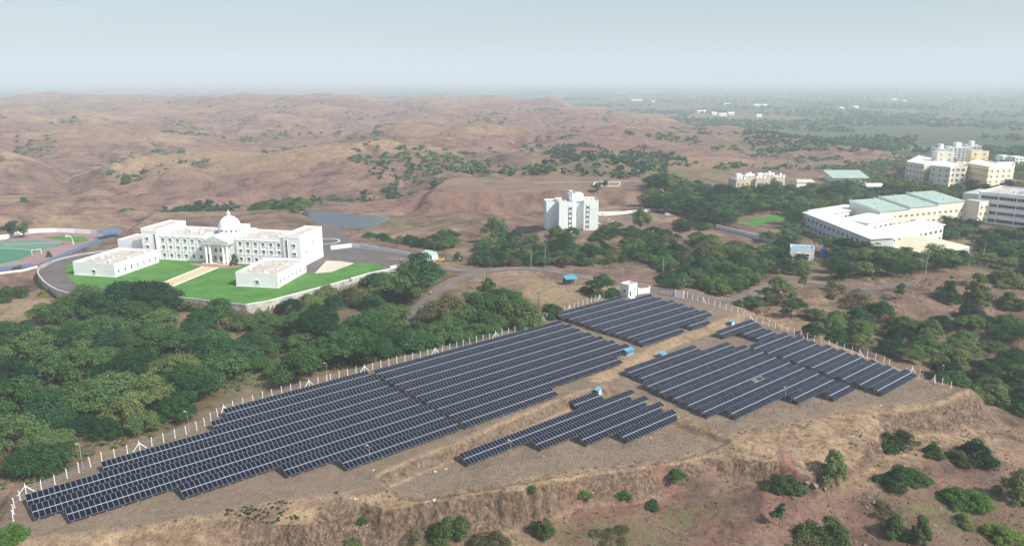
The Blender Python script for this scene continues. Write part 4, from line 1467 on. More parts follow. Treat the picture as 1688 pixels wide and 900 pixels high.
# ochre-roofed hall in front
root = thing('ochre_roofed_hall', 'grey hall with a pale ochre sheet roof in front of the courtyard building', 'building', (0, 0, GZ))
p = [np.array(q) for q in gpl([(1458, 401), (1545, 417), (1600, 402), (1522, 383)], 3.0)]
mid0 = (p[0] + p[3]) / 2; mid1 = (p[1] + p[2]) / 2
mb = MB(); mb.prism([tuple(q) for q in p], -2, 5.6, 'grey_paint'); mb.build('walls', root)
V = [(*p[0], 5.65), (*p[1], 5.65), (*p[2], 5.65), (*p[3], 5.65), (*(mid0 * .9 + mid1 * .1), 8.4), (*(mid1 * .9 + mid0 * .1), 8.4)]
mb = MB(); mb.add(V, [(0, 1, 5, 4), (1, 2, 5), (2, 3, 4, 5), (3, 0, 4)], 'roof_ochre'); mb.add(V, [(3, 2, 1, 0)], 'roof_ochre'); mb.build('roof', root)
dd_ = (p[1] - p[0]) / np.linalg.norm(p[1] - p[0])
face_items(root, p[0], p[1], [(k * 5 + 3, 1.4, win(1.6, 1.4, 'grey_paint'), 'window') for k in range(int(np.linalg.norm(p[1] - p[0]) / 5))])
aa = np.array(gpl([(1442, 404)], 0)[0]); bb = np.array(gpl([(1506, 417)], 0)[0])
root = thing('link_corridor', 'low white flat-roofed corridor in front of the grey hall', 'building', (0, 0, GZ))
d = (bb - aa) / np.linalg.norm(bb - aa); nr = np.array([-d[1], d[0]])
mb = MB(); mb.prism([tuple(aa), tuple(bb), tuple(bb + nr * 6), tuple(aa + nr * 6)], -2, 3.7, 'pale_grey_paint'); mb.build('walls', root)
mb = MB(); mb.prism([tuple(aa - d * .6 - nr * .6), tuple(bb + d * .6 - nr * .6), tuple(bb + d * .6 + nr * 6.6), tuple(aa - d * .6 + nr * 6.6)], 3.71, 4.1, 'roof_white'); mb.build('roof', root)

# small white pump house with blue roof and blue tank
root = thing('pump_house', 'small white room with a turquoise roof deck among the trees', 'building', (*gpl([(1341, 431)], -3)[0], -3.4), rad(-18))
mb = MB(); mb.prism([(-11, 0), (0, 0), (0, 8), (-11, 8)], -1, 6.0, 'white_paint', 'blue_sheet'); parapet(mb, [(-11, 0), (0, 0), (0, 8), (-11, 8)], 6.004, .7, .3); mb.build('walls', root)
face_items(root, (-11, 0), (0, 0), [(4, 2.6, win(1.4, 1.3), 'window'), (8, 2.6, win(1.4, 1.3), 'window')])
face_items(root, (0, 0), (0, 8), [(4, 2.6, win(1.2, 1.3), 'window')])
q = gpl([(1357, 424)], -3)[0]
mb = MB(); mb.lathe([(1.8, 0), (1.9, 1), (1.8, 2), (1.9, 3), (1.8, 4), (1.2, 4.6), (.5, 4.9)], 0, 0, 'deep_blue', 16)
root = thing('blue_water_tank', 'round deep blue water tank beside the turquoise-roofed room', 'tank', (*q, -3.2))
mb.build('tank', root); mb = MB(); mb.box(-2, 2, -2, 2, -1, -.003, 'concrete'); mb.build('base', root)

# yellow and cream teaching blocks
YG = -4
yl = gpl([(1490, 301), (1519, 307), (1545, 296), (1512, 288)], YG)
block('teaching_block', 'pale cream four-storey block at the left end of the cream teaching blocks', yl, YG, 17.5, 'cream_paint', 'roof_white', 4, .8, faces=[0, 1, 3], seed=11, step=4.5, clutter=3)
ya = gpl([(1530, 309), (1562, 313), (1574, 303), (1545, 297)], YG)
r1 = block('teaching_block', 'cream block with stair tower second from the left among the teaching blocks', ya, YG, 17.5, 'cream_paint', 'roof_white', 4, .8, faces=[0, 1, 3], seed=12, step=5, clutter=3)
yb = gpl([(1562, 310), (1588, 310), (1598, 300), (1575, 298)], YG)
block('teaching_block', 'plain cream link block between the cream and the yellow teaching blocks', yb, YG, 16.8, 'cream_paint', 'roof_screed', 4, .8, faces=[0], seed=13, step=4, ww=2.4, wh=1.8, clutter=2)
yc = gpl([(1590, 307), (1624, 315), (1640, 306), (1606, 297)], YG)
block('teaching_block', 'yellow block with close rows of windows among the teaching blocks', yc, YG, 18.5, 'yellow_paint', 'roof_white', 4, .9, faces=[0, 1, 3], seed=14, step=3.0, ww=1.2, wh=1.3, clutter=3)
yd = gpl([(1626, 313), (1664, 311), (1668, 301), (1636, 301)], YG)
block('teaching_block', 'cream block with a glazed bay at the right end of the teaching blocks', yd, YG, 17.0, 'cream_paint', 'roof_white', 4, .9, faces=[0, 1, 3], seed=15, step=5, clutter=2)
for px, z1, lab in ((1556, 25.5, 'tall cream stair tower above the left teaching blocks'), (1612, 26.0, 'tall yellow stair tower above the right teaching blocks')):
    q = gpl([(px, 300)], YG)[0]
    P = [(q[0] - 7, q[1] + 4), (q[0] + 7, q[1] + 2), (q[0] + 8, q[1] + 12), (q[0] - 6, q[1] + 14)]
    block('stair_tower', lab, P, YG, z1, 'yellow_paint' if px > 1600 else 'cream_paint', 'roof_screed', 6, .5, faces=[0], step=7, ww=1.2, wh=1.3)

# white apartment cluster behind
for i, (x0, x1, yb_, hpx, lab) in enumerate(((1540, 1565, 268, 26, 'low white apartment block at the left of the distant white cluster'), (1562, 1597, 267, 28, 'wide white apartment block in the middle of the distant white cluster'), (1592, 1615, 266, 30, 'tall white apartment block at the right of the distant white cluster'))):
    P0 = gpl([(x0, yb_), (x1, yb_ + 1)], -4); dpt = 18
    P = [P0[0], P0[1], (P0[1][0] + 4, P0[1][1] + dpt), (P0[0][0] + 4, P0[0][1] + dpt)]
    hh = hpx * P0[0][1] / F_PX
    r_ = block('apartment_block', lab, P, -4, hh * .8, 'white_paint', 'roof_screed', 5, .8, faces=[0, 1, 3], step=4.0, ww=1.8, wh=1.5, clutter=5, seed=20 + i)
    w_ = P0[1][0] - P0[0][0]
    mb = MB(); mb.box(w_ * .45, w_ * .75, 3, 9, hh * .8 + .01, hh * .8 + 5.5, 'white_paint'); mb.build('stair_head', r_)
    for k in range(4):
        mb = MB(); mb.box(w_ * .1, w_ * .4, -1.3, -.003, 2 + k * hh * .16, 3 + k * hh * .16, 'pale_grey_paint'); mb.build('balcony', r_)
for i, (x0, x1, yb_, lab) in enumerate(((1652, 1668, 270, 'small white house left of the pair at the far right edge'), (1672, 1692, 272, 'small white house at the far right edge of the picture'))):
    P0 = gpl([(x0, yb_), (x1, yb_)], -4)
    block('far_house', lab, [P0[0], P0[1], (P0[1][0], P0[1][1] + 12), (P0[0][0], P0[0][1] + 12)], -4, 7.5, 'white_paint', 'roof_white', 2, .6, faces=[0], step=4)

# beige hostel with stepped roofline
a = np.array(gpl([(1212, 322)], GZ)[0]); b = np.array(gpl([(1292, 320)], GZ)[0]); d = (b - a) / np.linalg.norm(b - a); nr = np.array([-d[1], d[0]])
LN = np.linalg.norm(b - a)
root = thing('hostel_block', 'beige hostel block with a jagged row of white roof frames', 'building', (*a, GZ), math.atan2(d[1], d[0]))
for k in range(5):
    x0 = k * LN / 5; x1 = x0 + LN / 5 - .02; y0 = 0 if k % 2 == 0 else 2.4
    mb = MB(); mb.prism([(x0, y0), (x1, y0), (x1, 14), (x0, 14)], -3, 12.0 + (k % 2) * .8 + (k * 1.3) % 2.1, 'beige_paint', 'roof_screed'); mb.build('bay', root)
    face_items(root, (x0, y0), (x1, y0), [(s * (LN / 5), z, win(1.1, 1.3, 'beige_paint'), 'window') for s in (.28, .72) for z in (1.5, 4.6, 7.7)])
    for s in (.15, .5, .85):
        mb = MB(); xx = x0 + s * LN / 5
        mb.box(xx - .9, xx + .9, y0 - .3, y0 + .2, 12.0 + (k % 2) * .8 + (k * 1.3) % 2.1 + .003, 14.0 + (k % 2) * .8 + (k * 1.3) % 2.1 + (s == .5) * 1.4, 'white_paint'); mb.build('roof_frame', root)
for k in range(4):
    mb = MB(); xx = (k + .6) * LN / 4.4; mb.box(xx - 2, xx + 2, 7, 11, 12.8, 15.6, 'white_paint'); mb.build('roof_room', root)

# green-roofed pavilion, white sheds, small houses
q = gpl([(1372, 304), (1430, 304)], GZ)
root = thing('green_roofed_shed', 'white pavilion under a broad green sheet roof among dark trees', 'building', (*q[0], GZ))
w_ = q[1][0] - q[0][0]
mb = MB(); mb.box(1, w_ - 1, 1, 18, -2, 5.2, 'white_paint'); mb.build('walls', root)
mb = MB(); mb.prism([(-1, -1), (w_ + 1, -1), (w_ + 1, 20), (-1, 20)], [5.21, 5.21, 9.5, 9.5], [5.5, 5.5, 9.8, 9.8], 'roof_green'); mb.build('roof', root)
face_items(root, (1, 1), (w_ - 1, 1), [(k * 4.5 + 3, 1.6, win(2.2, 1.8), 'window') for k in range(int((w_ - 4) / 4.5))])
for (x0, x1, yb_, h, rf, lab) in ((1312, 1344, 322, 3.6, 'roof_white', 'low white-roofed shed in front of the beige hostel'), (1313, 1342, 312, 5.5, 'beige_paint', 'brown-roofed house between the hostel and the green-roofed pavilion'), (1428, 1458, 318, 5.0, 'roof_white', 'small white house right of the green-roofed pavilion')):
    P0 = gpl([(x0, yb_), (x1, yb_)], GZ); w_ = P0[1][0] - P0[0][0]
    root = thing('small_house', lab, 'building', (*P0[0], GZ))
    mb = MB(); mb.box(0, w_, 0, 9, -2, h, 'white_paint'); mb.build('walls', root)
    mb = MB(); V = [(-.6, -.6, h), (w_ + .6, -.6, h), (w_ + .6, 9.6, h), (-.6, 9.6, h), (1, 4.5, h + 2), (w_ - 1, 4.5, h + 2)]
    mb.add(V, [(0, 1, 5, 4), (1, 2, 5), (2, 3, 4, 5), (3, 0, 4), (3, 2, 1, 0)], rf); mb.build('roof', root)
    face_items(root, (0, 0), (w_, 0), [(w_ * s, 1.2, win(1.4, 1.3), 'window') for s in (.25, .5, .75)])

P = gpl([(1204, 364), (1288, 353), (1295, 362), (1250, 373), (1215, 373)], GZ); o = sheet('playing_field', P, GZ + .5, 'lawn_turf', .6)
wall_run('campus_wall', curve(drop([(1180, 377), (1220, 386), (1260, 398), (1290, 407)])[:, :2].tolist(), 9), -.6, 'pale_grey_paint', .5, 'long pale boundary wall along the edge of the campus trees')
wall_run('tower_wall', curve(drop([(985, 357), (1030, 353), (1078, 349)])[:, :2].tolist(), 9), .8, 'mint_paint', .4, 'long pale wall running right from the apartment tower')

# ---- pale tower block
t0 = gpl([(911, 384.5)])[0]
root = thing('apartment_tower', 'pale green-white six-storey tower block standing alone on the slope', 'building', (*t0, 0), rad(5))
root.scale = (.95, .95, .95)
TW = [((-2.5, 10, 4.5, 22, 16.2), 'rear_wing'), ((4.0, 2.0, 12.5, 20, 17.2), 'left_wing'), ((12.52, 8.5, 15.2, 21, 21.5), 'lift_core'), ((15.22, 10.0, 19.5, 20, 17.0), 'recess'), ((19.52, 6.0, 28.2, 20, 17.4), 'right_wing')]
for (x0, y0, x1, y1, h), nm in TW:
    mb = MB(); P = [(x0, y0), (x1, y0), (x1, y1), (x0, y1)]
    mb.prism(P, -4, h, 'mint_paint', 'roof_screed'); parapet(mb, P, h + .004, .7, .2, 'mint_paint'); mb.build(nm, root)
mb = MB(); mb.box(11.5, 19.6, 9.0, 18, 17.3, 21.4, 'mint_paint'); mb.build('roof_room', root)
for x, y0, x0 in ((10.6, 2.0, 4.0), (21.7, 6.0, 19.52)):
    mb = MB(); mb.box(x - 1.0, x - .8, y0 - .18, y0 - .003, .5, 15.6, 'dark_steel'); mb.box(x + .8, x + 1.0, y0 - .18, y0 - .003, .5, 15.6, 'dark_steel'); mb.build('window_bay', root)
    for k in range(5):
        put('window', win(1.2, 1.3, 'white_paint'), root, (x, y0 - .003, 1.8 + k * 2.9))
face_items(root, (4.0, 20), (4.0, 2.0), [(s, 1.6 + k * 2.9, win(1.2, 1.2, 'mint_paint'), 'window') for s in (4, 9, 14) for k in range(5)])
roof_clutter(root, lambda r: (r.uniform(5, 12), r.uniform(4, 19)), 6, 17.2, 31, 'roof_white', (.8, 1.3))
roof_clutter(root, lambda r: (r.uniform(20, 27.5), r.uniform(8, 18)), 5, 17.4, 32, 'roof_white', (.8, 1.3))

# ---- far sheds on the plain
for (x, y, w, lab) in ((1158, 187, 14, 'long white shed leftmost in the row on the far plain'), (1178, 190, 8, 'short white shed second in the row on the far plain'), (1192, 192, 12, 'white shed at the front of the row on the far plain'), (1206, 190, 9, 'white shed at the right end of the row on the far plain'),
                       (1050, 167, 16, 'long pale shed on the plain at the hills edge'), (1078, 169, 6, 'small pale shed right of the long one at the hills edge'), (1255, 176, 22, 'long grey-white shed right of the shed row on the far plain'), (1252, 194, 8, 'small white shed below the long grey-white shed'), (1388, 181, 6, 'tiny white farmhouse on the green plain'),
                       (1412, 179, 8, 'white farmhouse beside the tiny one on the green plain'), (1475, 166, 9, 'bright white farmhouse farther off on the right plain'), (1492, 168, 5, 'tiny white hut right of the bright farmhouse'), (1200, 174, 10, 'pale shed behind the row on the far plain'), (1648, 144, 14, 'faint pale shed far off on the right horizon')):
    q = drop([(x, y)])[0]; sc = q[1] / F_PX
    W_ = w * sc; root = thing('far_shed', lab, 'shed', (q[0] - W_ / 2, q[1], q[2]))
    mb = MB(); mb.box(0, W_, 0, W_ * .5 + 8, -3, 5.5, 'white_paint'); mb.build('walls', root)
    mb = MB(); dp = W_ * .5 + 8
    V = [(-1, -1, 5.5), (W_ + 1, -1, 5.5), (W_ + 1, dp + 1, 5.5), (-1, dp + 1, 5.5), (-1, dp / 2, 9), (W_ + 1, dp / 2, 9)]
    mb.add(V, [(0, 1, 5, 4), (2, 3, 4, 5), (1, 2, 5), (3, 0, 4), (3, 2, 1, 0)], 'roof_white'); mb.build('roof', root)

# ---------------------------------------------------------------- fence round the solar field
def post_mesh():
    mb = MB(); w = .056
    mb.prism([(-w, -w), (w, -w), (w, w), (-w, w)], -.4, 2.0, 'white_clean')
    V = [(-w, -w, 2.0), (w, -w, 2.0), (w, w, 2.0), (-w, w, 2.0), (-w * .7, -w + .14, 2.32), (w * .7, -w + .14, 2.32), (w * .7, w + .14, 2.32), (-w * .7, w + .14, 2.32)]
    mb.add(V, [(0, 1, 5, 4), (1, 2, 6, 5), (2, 3, 7, 6), (3, 0, 4, 7), (4, 5, 6, 7)], 'white_clean')
    mb.box(-.2, .2, -.2, .2, -.4, .06, 'concrete')
    return mb.mesh('fence_post')


POST = post_mesh()


def strut_mesh(sg):
    mb = MB(); mb.beam((0, 0, 1.75), (sg * 1.55, 0, -.1), .13, 'white_clean'); mb.box(sg * 1.55 - .16, sg * 1.55 + .16, -.16, .16, -.3, .08, 'concrete')
    return mb.mesh('strut')


STR = {1: strut_mesh(1), -1: strut_mesh(-1)}
_pr = random.Random(8)


def fence_line(px, spacing, where, brace_every=9, start=4):
    pts = drop(px)[:, :2].tolist()
    P = [np.array(q) for q in pts]
    seg = [np.linalg.norm(P[i + 1] - P[i]) for i in range(len(P) - 1)]
    tot = sum(seg); n = int(tot / spacing)
    poss = []
    for k in range(n + 1):
        s = k * tot / n; i = 0
        while i < len(seg) - 1 and s > seg[i]:
            s -= seg[i]; i += 1
        d = (P[i + 1] - P[i]) / seg[i]
        poss.append((P[i] + d * s, math.atan2(d[1], d[0])))
    Z = height(np.array([q[0][0] for q in poss]), np.array([q[0][1] for q in poss]))
    for k, ((q, rz), z) in enumerate(zip(poss, Z)):
        rr = rz + rad(_pr.uniform(-4, 4))
        if k % brace_every == start:
            t = thing('braced_fence_post', 'white concrete fence post with two sloping struts ' + where, 'fence post', (q[0], q[1], z), rz, 'braced white posts ' + where)
            p = put('post', POST, t)
            put('strut', STR[1], t); put('strut', STR[-1], t)
        else:
            o = put('fence_post', POST, None, (q[0], q[1], z), rr)
            o.rotation_euler = (rad(_pr.uniform(-2.5, 2.5)), rad(_pr.uniform(-2.5, 2.5)), rr)
            o.scale = (1, 1, _pr.uniform(.9, 1.06))
            tag(o, 'white concrete fence post standing ' + where, 'fence post', 'white fence posts ' + where)
    # wires
    mb = MB()
    for k in range(len(poss) - 1):
        a, b = poss[k][0], poss[k + 1][0]
        for f in (.5, 1.1, 1.7):
            mb.beam((*a, Z[k] + f), (*b, Z[k + 1] + f), .016, 'galvanized')
    o = mb.build('fence_wire'); tag(o, 'thin wire strands strung between the white posts ' + where, 'wire')
    return poss


fence_line([(22, 858), (24, 836), (43, 813), (77, 804), (169, 760), (243, 737), (312, 714), (332, 706), (350, 692), (373, 677), (457, 652), (539, 629)], 2.65, 'along the near left fence')
fence_line([(545, 627), (618, 608), (692, 590), (747, 576), (815, 557), (851, 548), (876, 539), (914, 520)], 2.65, 'behind the middle panel rows')
fence_line([(916, 519), (959, 504), (1015, 485)], 2.65, 'left of the white hut', 7, 3)
fence_line([(1133, 490), (1156, 498), (1188, 508), (1216, 517)], 2.65, 'right of the entrance gate', 7, 3)
fence_line([(1226, 522), (1256, 534), (1298, 548), (1336, 561), (1379, 574), (1422, 588), (1456, 599), (1504, 615), (1517, 621), (1540, 629), (1567, 640)], 2.65, 'along the right fence', 8, 1)

THIN = MB()
THIN.box(-.035, .035, -.035, .035, -.3, 1.75, 'dark_steel')
THIN.box(-.11, .11, -.11, .11, -.3, .12, 'concrete')
THINP = THIN.mesh('thin_post')


def thin_line(px, spacing, where):
    pts = drop(px)[:, :2].tolist(); P = [np.array(q) for q in pts]
    C = [np.array(q[:2]) for q in curve(pts, spacing)]
    Z = height(np.array([q[0] for q in C]), np.array([q[1] for q in C]))
    for q, z in zip(C, Z):
        o = put('thin_fence_post', THINP, None, (q[0], q[1], z)); o.rotation_euler = (rad(_pr.uniform(-4, 4)), rad(_pr.uniform(-4, 4)), _pr.uniform(0, 3))
        tag(o, 'thin dark steel fence post ' + where, 'fence post', 'thin steel posts ' + where)
    mb = MB()
    for k in range(len(C) - 1):
        for f in (.6, 1.2, 1.6):
            mb.beam((*C[k], Z[k] + f), (*C[k + 1], Z[k + 1] + f), .012, 'dark_steel')
    tag(mb.build('fence_wire'), 'thin wire between the dark steel posts ' + where, 'wire')


thin_line([(1545, 636), (1500, 647), (1440, 655), (1380, 664), (1330, 674), (1290, 681), (1243, 690), (1203, 701), (1180, 708)], 2.6, 'below the right panel block')
thin_line([(1112, 728), (1049, 737), (989, 744), (944, 748), (915, 753), (862, 760), (828, 766), (783, 775), (745, 783)], 2.6, 'below the small front block')
thin_line([(610, 792), (640, 789), (680, 786), (740, 784)], 3.0, 'on the front bank by the bank top')

# ---- white hut, entrance walls, gate
hq = gpl([(1036, 491)])[0]
HA = rad(41)
root = thing('white_hut', 'small white flat-roofed control hut at the head of the solar field', 'hut', (*hq, 0), HA)
# corner facing the camera at local origin: faces run along +x (right side) and +y (left side)
mb = MB(); P = [(0, 0), (5.0, 0), (5.0, 4.3), (0, 4.3)]
mb.prism(P, -.4, 4.7, 'white_clean', 'roof_screed'); parapet(mb, P, 4.704, .55, .2, 'white_clean'); mb.build('walls', root)
dm = MB(); dm.box(-.5, .5, -.07, 0, 0, 2.2, 'dark_steel'); dm.box(-.62, -.5, -.12, 0, 0, 2.3, 'white_paint'); dm.box(.5, .62, -.12, 0, 0, 2.3, 'white_paint'); dm.box(-.5, .5, -.12, 0, 2.2, 2.32, 'white_paint')
face_items(root, (0, 0), (5, 0), [(1.0, .55, dm.mesh('door'), 'door'), (3.6, 2.4, win(.8, .8), 'window')])
face_items(root, (0, 4.3), (0, 0), [(2.2, 1.9, win(1.1, 1.1), 'window')])
mb = MB(); mb.box(-.8, 1.9, -1.5, -.003, -.3, .5, 'white_paint'); mb.box(-.8, 1.9, -2.1, -1.503, -.3, .25, 'white_paint'); mb.build('steps', root)


def wall_piece(name, label, a, b, h, mat, panel=None, cat='wall', t=.3):
    w = gpl([a, b]); A, B = np.array(w[0]), np.array(w[1]); d = B - A; L = np.linalg.norm(d)
    root = thing(name, label, cat, (*A, hz1(*A)), math.atan2(d[1], d[0]))
    mb = MB(); mb.box(0, L, -t / 2, t / 2, -.5, h, mat); mb.build('wall', root)
    mb = MB(); mb.box(-.12, L + .12, -t / 2 - .08, t / 2 + .08, h + .003, h + .14, 'concrete'); mb.build('coping', root)
    for x in (0, L):
        mb = MB(); mb.box(x - .22, x + .22, -.24, .24, -.5, h + .5, mat); mb.build('pier', root)
    return root


wall_piece('entrance_wall', 'low white entrance wall joined to the right side of the hut', (1052, 485), (1070, 482.5), 2.2, 'white_clean')
wall_piece('entrance_wall', 'short white wall at the right side of the entrance gate', (1113, 490), (1126, 492), 2.4, 'white_clean')
w = gpl([(1085, 486), (1110, 489.5)]); A, B = np.array(w[0]), np.array(w[1]); d = B - A; L = np.linalg.norm(d)
root = thing('entrance_gate', 'dark red barred sliding gate between the white entrance walls', 'gate', (*A, hz1(*A)), math.atan2(d[1], d[0]))
mb = MB()
for z in (.25, 2.3):
    mb.box(0, L, -.05, .05, z, z + .14, 'rusty_steel')
mb.box(0, .14, -.05, .05, .4, 2.28, 'rusty_steel'); mb.box(L - .14, L, -.05, .05, .4, 2.28, 'rusty_steel')
mb.build('gate_frame', root)
k = .45
while k < L - .2:
    mb = MB(); mb.box(k - .035, k + .035, -.03, .03, .40, 2.29, 'white_paint' if int(k * 4) % 5 < 2 else 'rusty_steel'); mb.build('bar', root); k += .42
mb = MB(); mb.box(.2, L - .2, .052, .09, .5, 1.5, 'pale_grey_paint'); mb.build('sheet_panel', root)

# ---- blue shelter on the slope
q = drop([(940, 469)])[0]
root = thing('blue_shelter', 'small open shelter with a bright blue roof on the brown slope', 'shelter', tuple(q), rad(20))
mb = MB(); mb.prism([(-2.7, -1.9), (2.7, -1.9), (2.7, 1.9), (-2.7, 1.9)], [2.7, 2.7, 3.5, 3.5], [2.85, 2.85, 3.65, 3.65], 'blue_sheet'); mb.build('roof', root)
for x in (-2.5, 2.5):
    for y, z in ((-1.7, 2.7), (1.7, 3.4)):
        mb = MB(); mb.beam((x, y, -.5), (x, y, z), .12, 'dark_steel'); mb.build('post', root)
mb = MB(); mb.box(-2.4, 1.0, 1.0, 1.6, -.3, 1.3, 'court_blue'); mb.build('counter', root)
mb = MB(); mb.box(-2.6, 2.6, 1.75, 1.79, .3, 2.2, 'dark_steel'); mb.build('back_sheet', root)


# ---- blue inverter stations
def inverter(px, label, s=1.0, rz=0.0):
    q = drop([px])[0]
    root = thing('inverter_station', label, 'inverter', tuple(q), ROWRZ + rz)
    root.scale = (1, 1, .72)
    for x in (-1.3 * s, 0, 1.3 * s):
        mb = MB(); mb.box(x - .55 * s, x + .55 * s, -.4, .4, .35, 1.8, 'court_blue' if x < 0 else ('blue_sheet' if s > .9 else 'white_paint')); c = mb.build('cabinet', root)
        mb = MB(); mb.box(x - .3 * s, x + .3 * s, -.38, -.352, .9, 1.4, 'pale_grey_paint'); mb.build('panel', c)
    for x in (-1.75 * s, 1.75 * s):
        for y in (-.65, .65):
            mb = MB(); mb.beam((x, y, -.3), (x, y, 2.2), .09, 'court_blue'); mb.build('post', root)
    mb = MB(); mb.prism([(-1.9 * s, -.75), (1.9 * s, -.75), (1.9 * s, .75), (-1.9 * s, .75)], [2.05, 2.05, 2.5, 2.5], [2.13, 2.13, 2.58, 2.58], 'blue_sheet'); mb.build('roof', root)
    mb = MB(); mb.box(-2 * s, 2 * s, -.7, .7, -.4, .12, 'concrete'); mb.build('plinth', root)
    return root


ROWRZ = math.atan2(D1[1], D1[0])
inverter((1037, 584), 'blue-roofed inverter station at the end of the middle panel block')
inverter((866, 545), 'blue-roofed inverter station beside the rear fence behind the panels', .8)
inverter((1092, 589), 'blue-roofed inverter station behind the rear row of the large right block', .8)
inverter((986, 650), 'blue inverter station behind the shortest row of the small front block', .7, rad(20))
inverter((1206, 536), 'blue inverter station with a leaning board near the right fence', .6)


# ---- lamp posts, weather mast and utility poles
def lamp_post(px, h, label, rz=0.0, mat='galvanized'):
    q = drop([px])[0]
    root = thing('lamp_post', label, 'lamp post', tuple(q), rz)
    mb = MB(); mb.tube([(0, 0, -.4), (0, 0, h * .6), (0, 0, h)], [.06, .05, .04], 'concrete', 6); mb.build('pole', root)
    mb = MB(); mb.tube([(0, 0, h), (.2, 0, h + .08), (.42, 0, h + .07)], .035, 'concrete', 5); mb.build('arm', root)
    mb = MB(); mb.box(.3, .75, -.12, .12, h + .0, h + .12, 'pale_grey_paint'); mb.build('lamp_head', root)
    return root


for px, h, lab in (((137, 772), 6.0, 'slim lamp post by the bend at the near left fence'), ((312, 712), 5.5, 'slim lamp post beside the braced post on the left fence'), ((540, 628), 5.5, 'slim lamp post rising from the fence in front of the dark trees'),
                   ((875, 538), 5.0, 'slim lamp post by the corner of the rear fence'), ((980, 488), 5.0, 'slim lamp post left of the white hut'), ((1026, 470), 7.0, 'tall lamp post with round head behind the white hut'), ((1128, 488), 6.5, 'slim lamp post at the entrance gate'),
                   ((1200, 512), 6.0, 'slim lamp post against dark trees right of the gate'), ((1223, 516), 5.0, 'short lamp post at the turn of the right fence'), ((1552, 632), 6.0, 'slim lamp post at the far end of the right fence'), ((1294, 660), 4.0, 'small lamp post in front of the large right panel block'),
                   ((842, 750), 4.0, 'small lamp post among the panels of the small front block'), ((610, 760), 4.0, 'small lamp post among the front rows of the long left block')):
    lamp_post(px, h, lab, rad(200))
for px, h, lab in (((875, 442), 9, 'grey utility pole beside the road near the tower'), ((790, 502), 9, 'dark utility pole by the brown slope right of the junction'), ((887, 525), 10, 'dark utility pole on the brown slope above the panels'), ((799, 478), 9, 'thin utility pole by the round bush at the junction'),
                   ((1092, 458), 9, 'thin utility pole in the trees behind the gate'), ((1672, 602), 10, 'dark utility pole at the right edge by the trees'), ((1525, 455), 10, 'pale utility pole leftmost of three along the campus trees'), ((1596, 439), 10, 'pale utility pole in the middle of three along the campus trees'), ((1619, 436), 11, 'pale utility pole rightmost of three along the campus trees'),
                   ((898, 438), 9, 'pale utility pole left of the blue shelter')):
    q = drop([px])[0]
    dark = 'dark' in lab
    root = thing('utility_pole', lab, 'pole', tuple(q))
    mb = MB(); mb.tube([(0, 0, -.5), (.05, 0, h * .5), (.08, 0, h)], [.14, .12, .09], 'rusty_steel' if dark else 'concrete', 6); mb.build('pole', root)
    mb = MB(); mb.beam((-.7, 0, h - .5), (.8, 0, h - .5), .1, 'dark_steel'); mb.build('cross_arm', root)


# ---- vehicles and people
def car_shape(kind):
    """x along the car, side profile"""
    if kind == 'hatch':
        low = [(-1.9, .35), (-1.9, .85), (-1.75, .98), (-1.55, 1.02), (.8, 1.0), (1.75, .85), (1.92, .65), (1.92, .35)]
        top = [(-1.62, 1.0), (-1.35, 1.48), (-.6, 1.55), (.2, 1.5), (.95, .98)]
        L = 1.9
    else:
        low = [(-2.1, .4), (-2.1, 1.0), (-1.95, 1.08), (.9, 1.06), (1.95, .95), (2.1, .75), (2.1, .4)]
        top = [(-1.98, 1.06), (-1.85, 1.72), (-.4, 1.78), (.35, 1.7), (1.0, 1.04)]
        L = 2.1
    return low, top, L


def build_car(px, rz, paint, label, kind='hatch'):
    q = drop([px])[0]
    root = thing('parked_car', label, 'car', (q[0], q[1], q[2] + .02), rz, None)
    low, top, L = car_shape(kind); w = .84

    def extr(pts, w0, w1, mat, nm):
        n = len(pts); mb = MB(); zs = [p_[1] for p_ in pts]; z0, z1 = min(zs), max(zs)
        ww = [w0 + (w1 - w0) * (z - z0) / (z1 - z0) for z in zs]
        V = [(x, -a, z) for (x, z), a in zip(pts, ww)] + [(x, a, z) for (x, z), a in zip(pts, ww)]
        mb.add(V, [tuple(range(n)), tuple(range(n, 2 * n))[::-1]] + [(n + i, n + (i + 1) % n, (i + 1) % n, i) for i in range(n)], mat)
        return mb.build(nm, root)
    extr(low, w * .96, w, paint, 'body')
    extr(top, w * .94, w * .74, 'window_glass', 'cabin')
    x0, x1, zt = top[1][0] + .08, top[3][0] - .05, top[2][1]
    mb = MB(); mb.box(x0, x1, -w * .75, w * .75, zt - .06, zt + .03, paint); mb.build('roof', root)
    for x in (-L * .62, L * .63):
        for s in (-1, 1):
            mb = MB(); V = []; n = 12
            for y in (s * (w - .16), s * (w + .03)):
                V += [(x + .32 * math.cos(2 * math.pi * k / n), y, .32 + .32 * math.sin(2 * math.pi * k / n)) for k in range(n)]
            mb.add(V, [tuple(range(n)), tuple(range(n, 2 * n))[::-1]] + [(i, (i + 1) % n, n + (i + 1) % n, n + i) for i in range(n)], 'black_rubber')
            t = mb.build('wheel', root)
    for s in (-1, 1):
        mb = MB(); mb.box(L - .06, L + .03, s * .55 - .14, s * .55 + .14, .66, .8, 'white_clean'); mb.build('headlight', root)
    return root


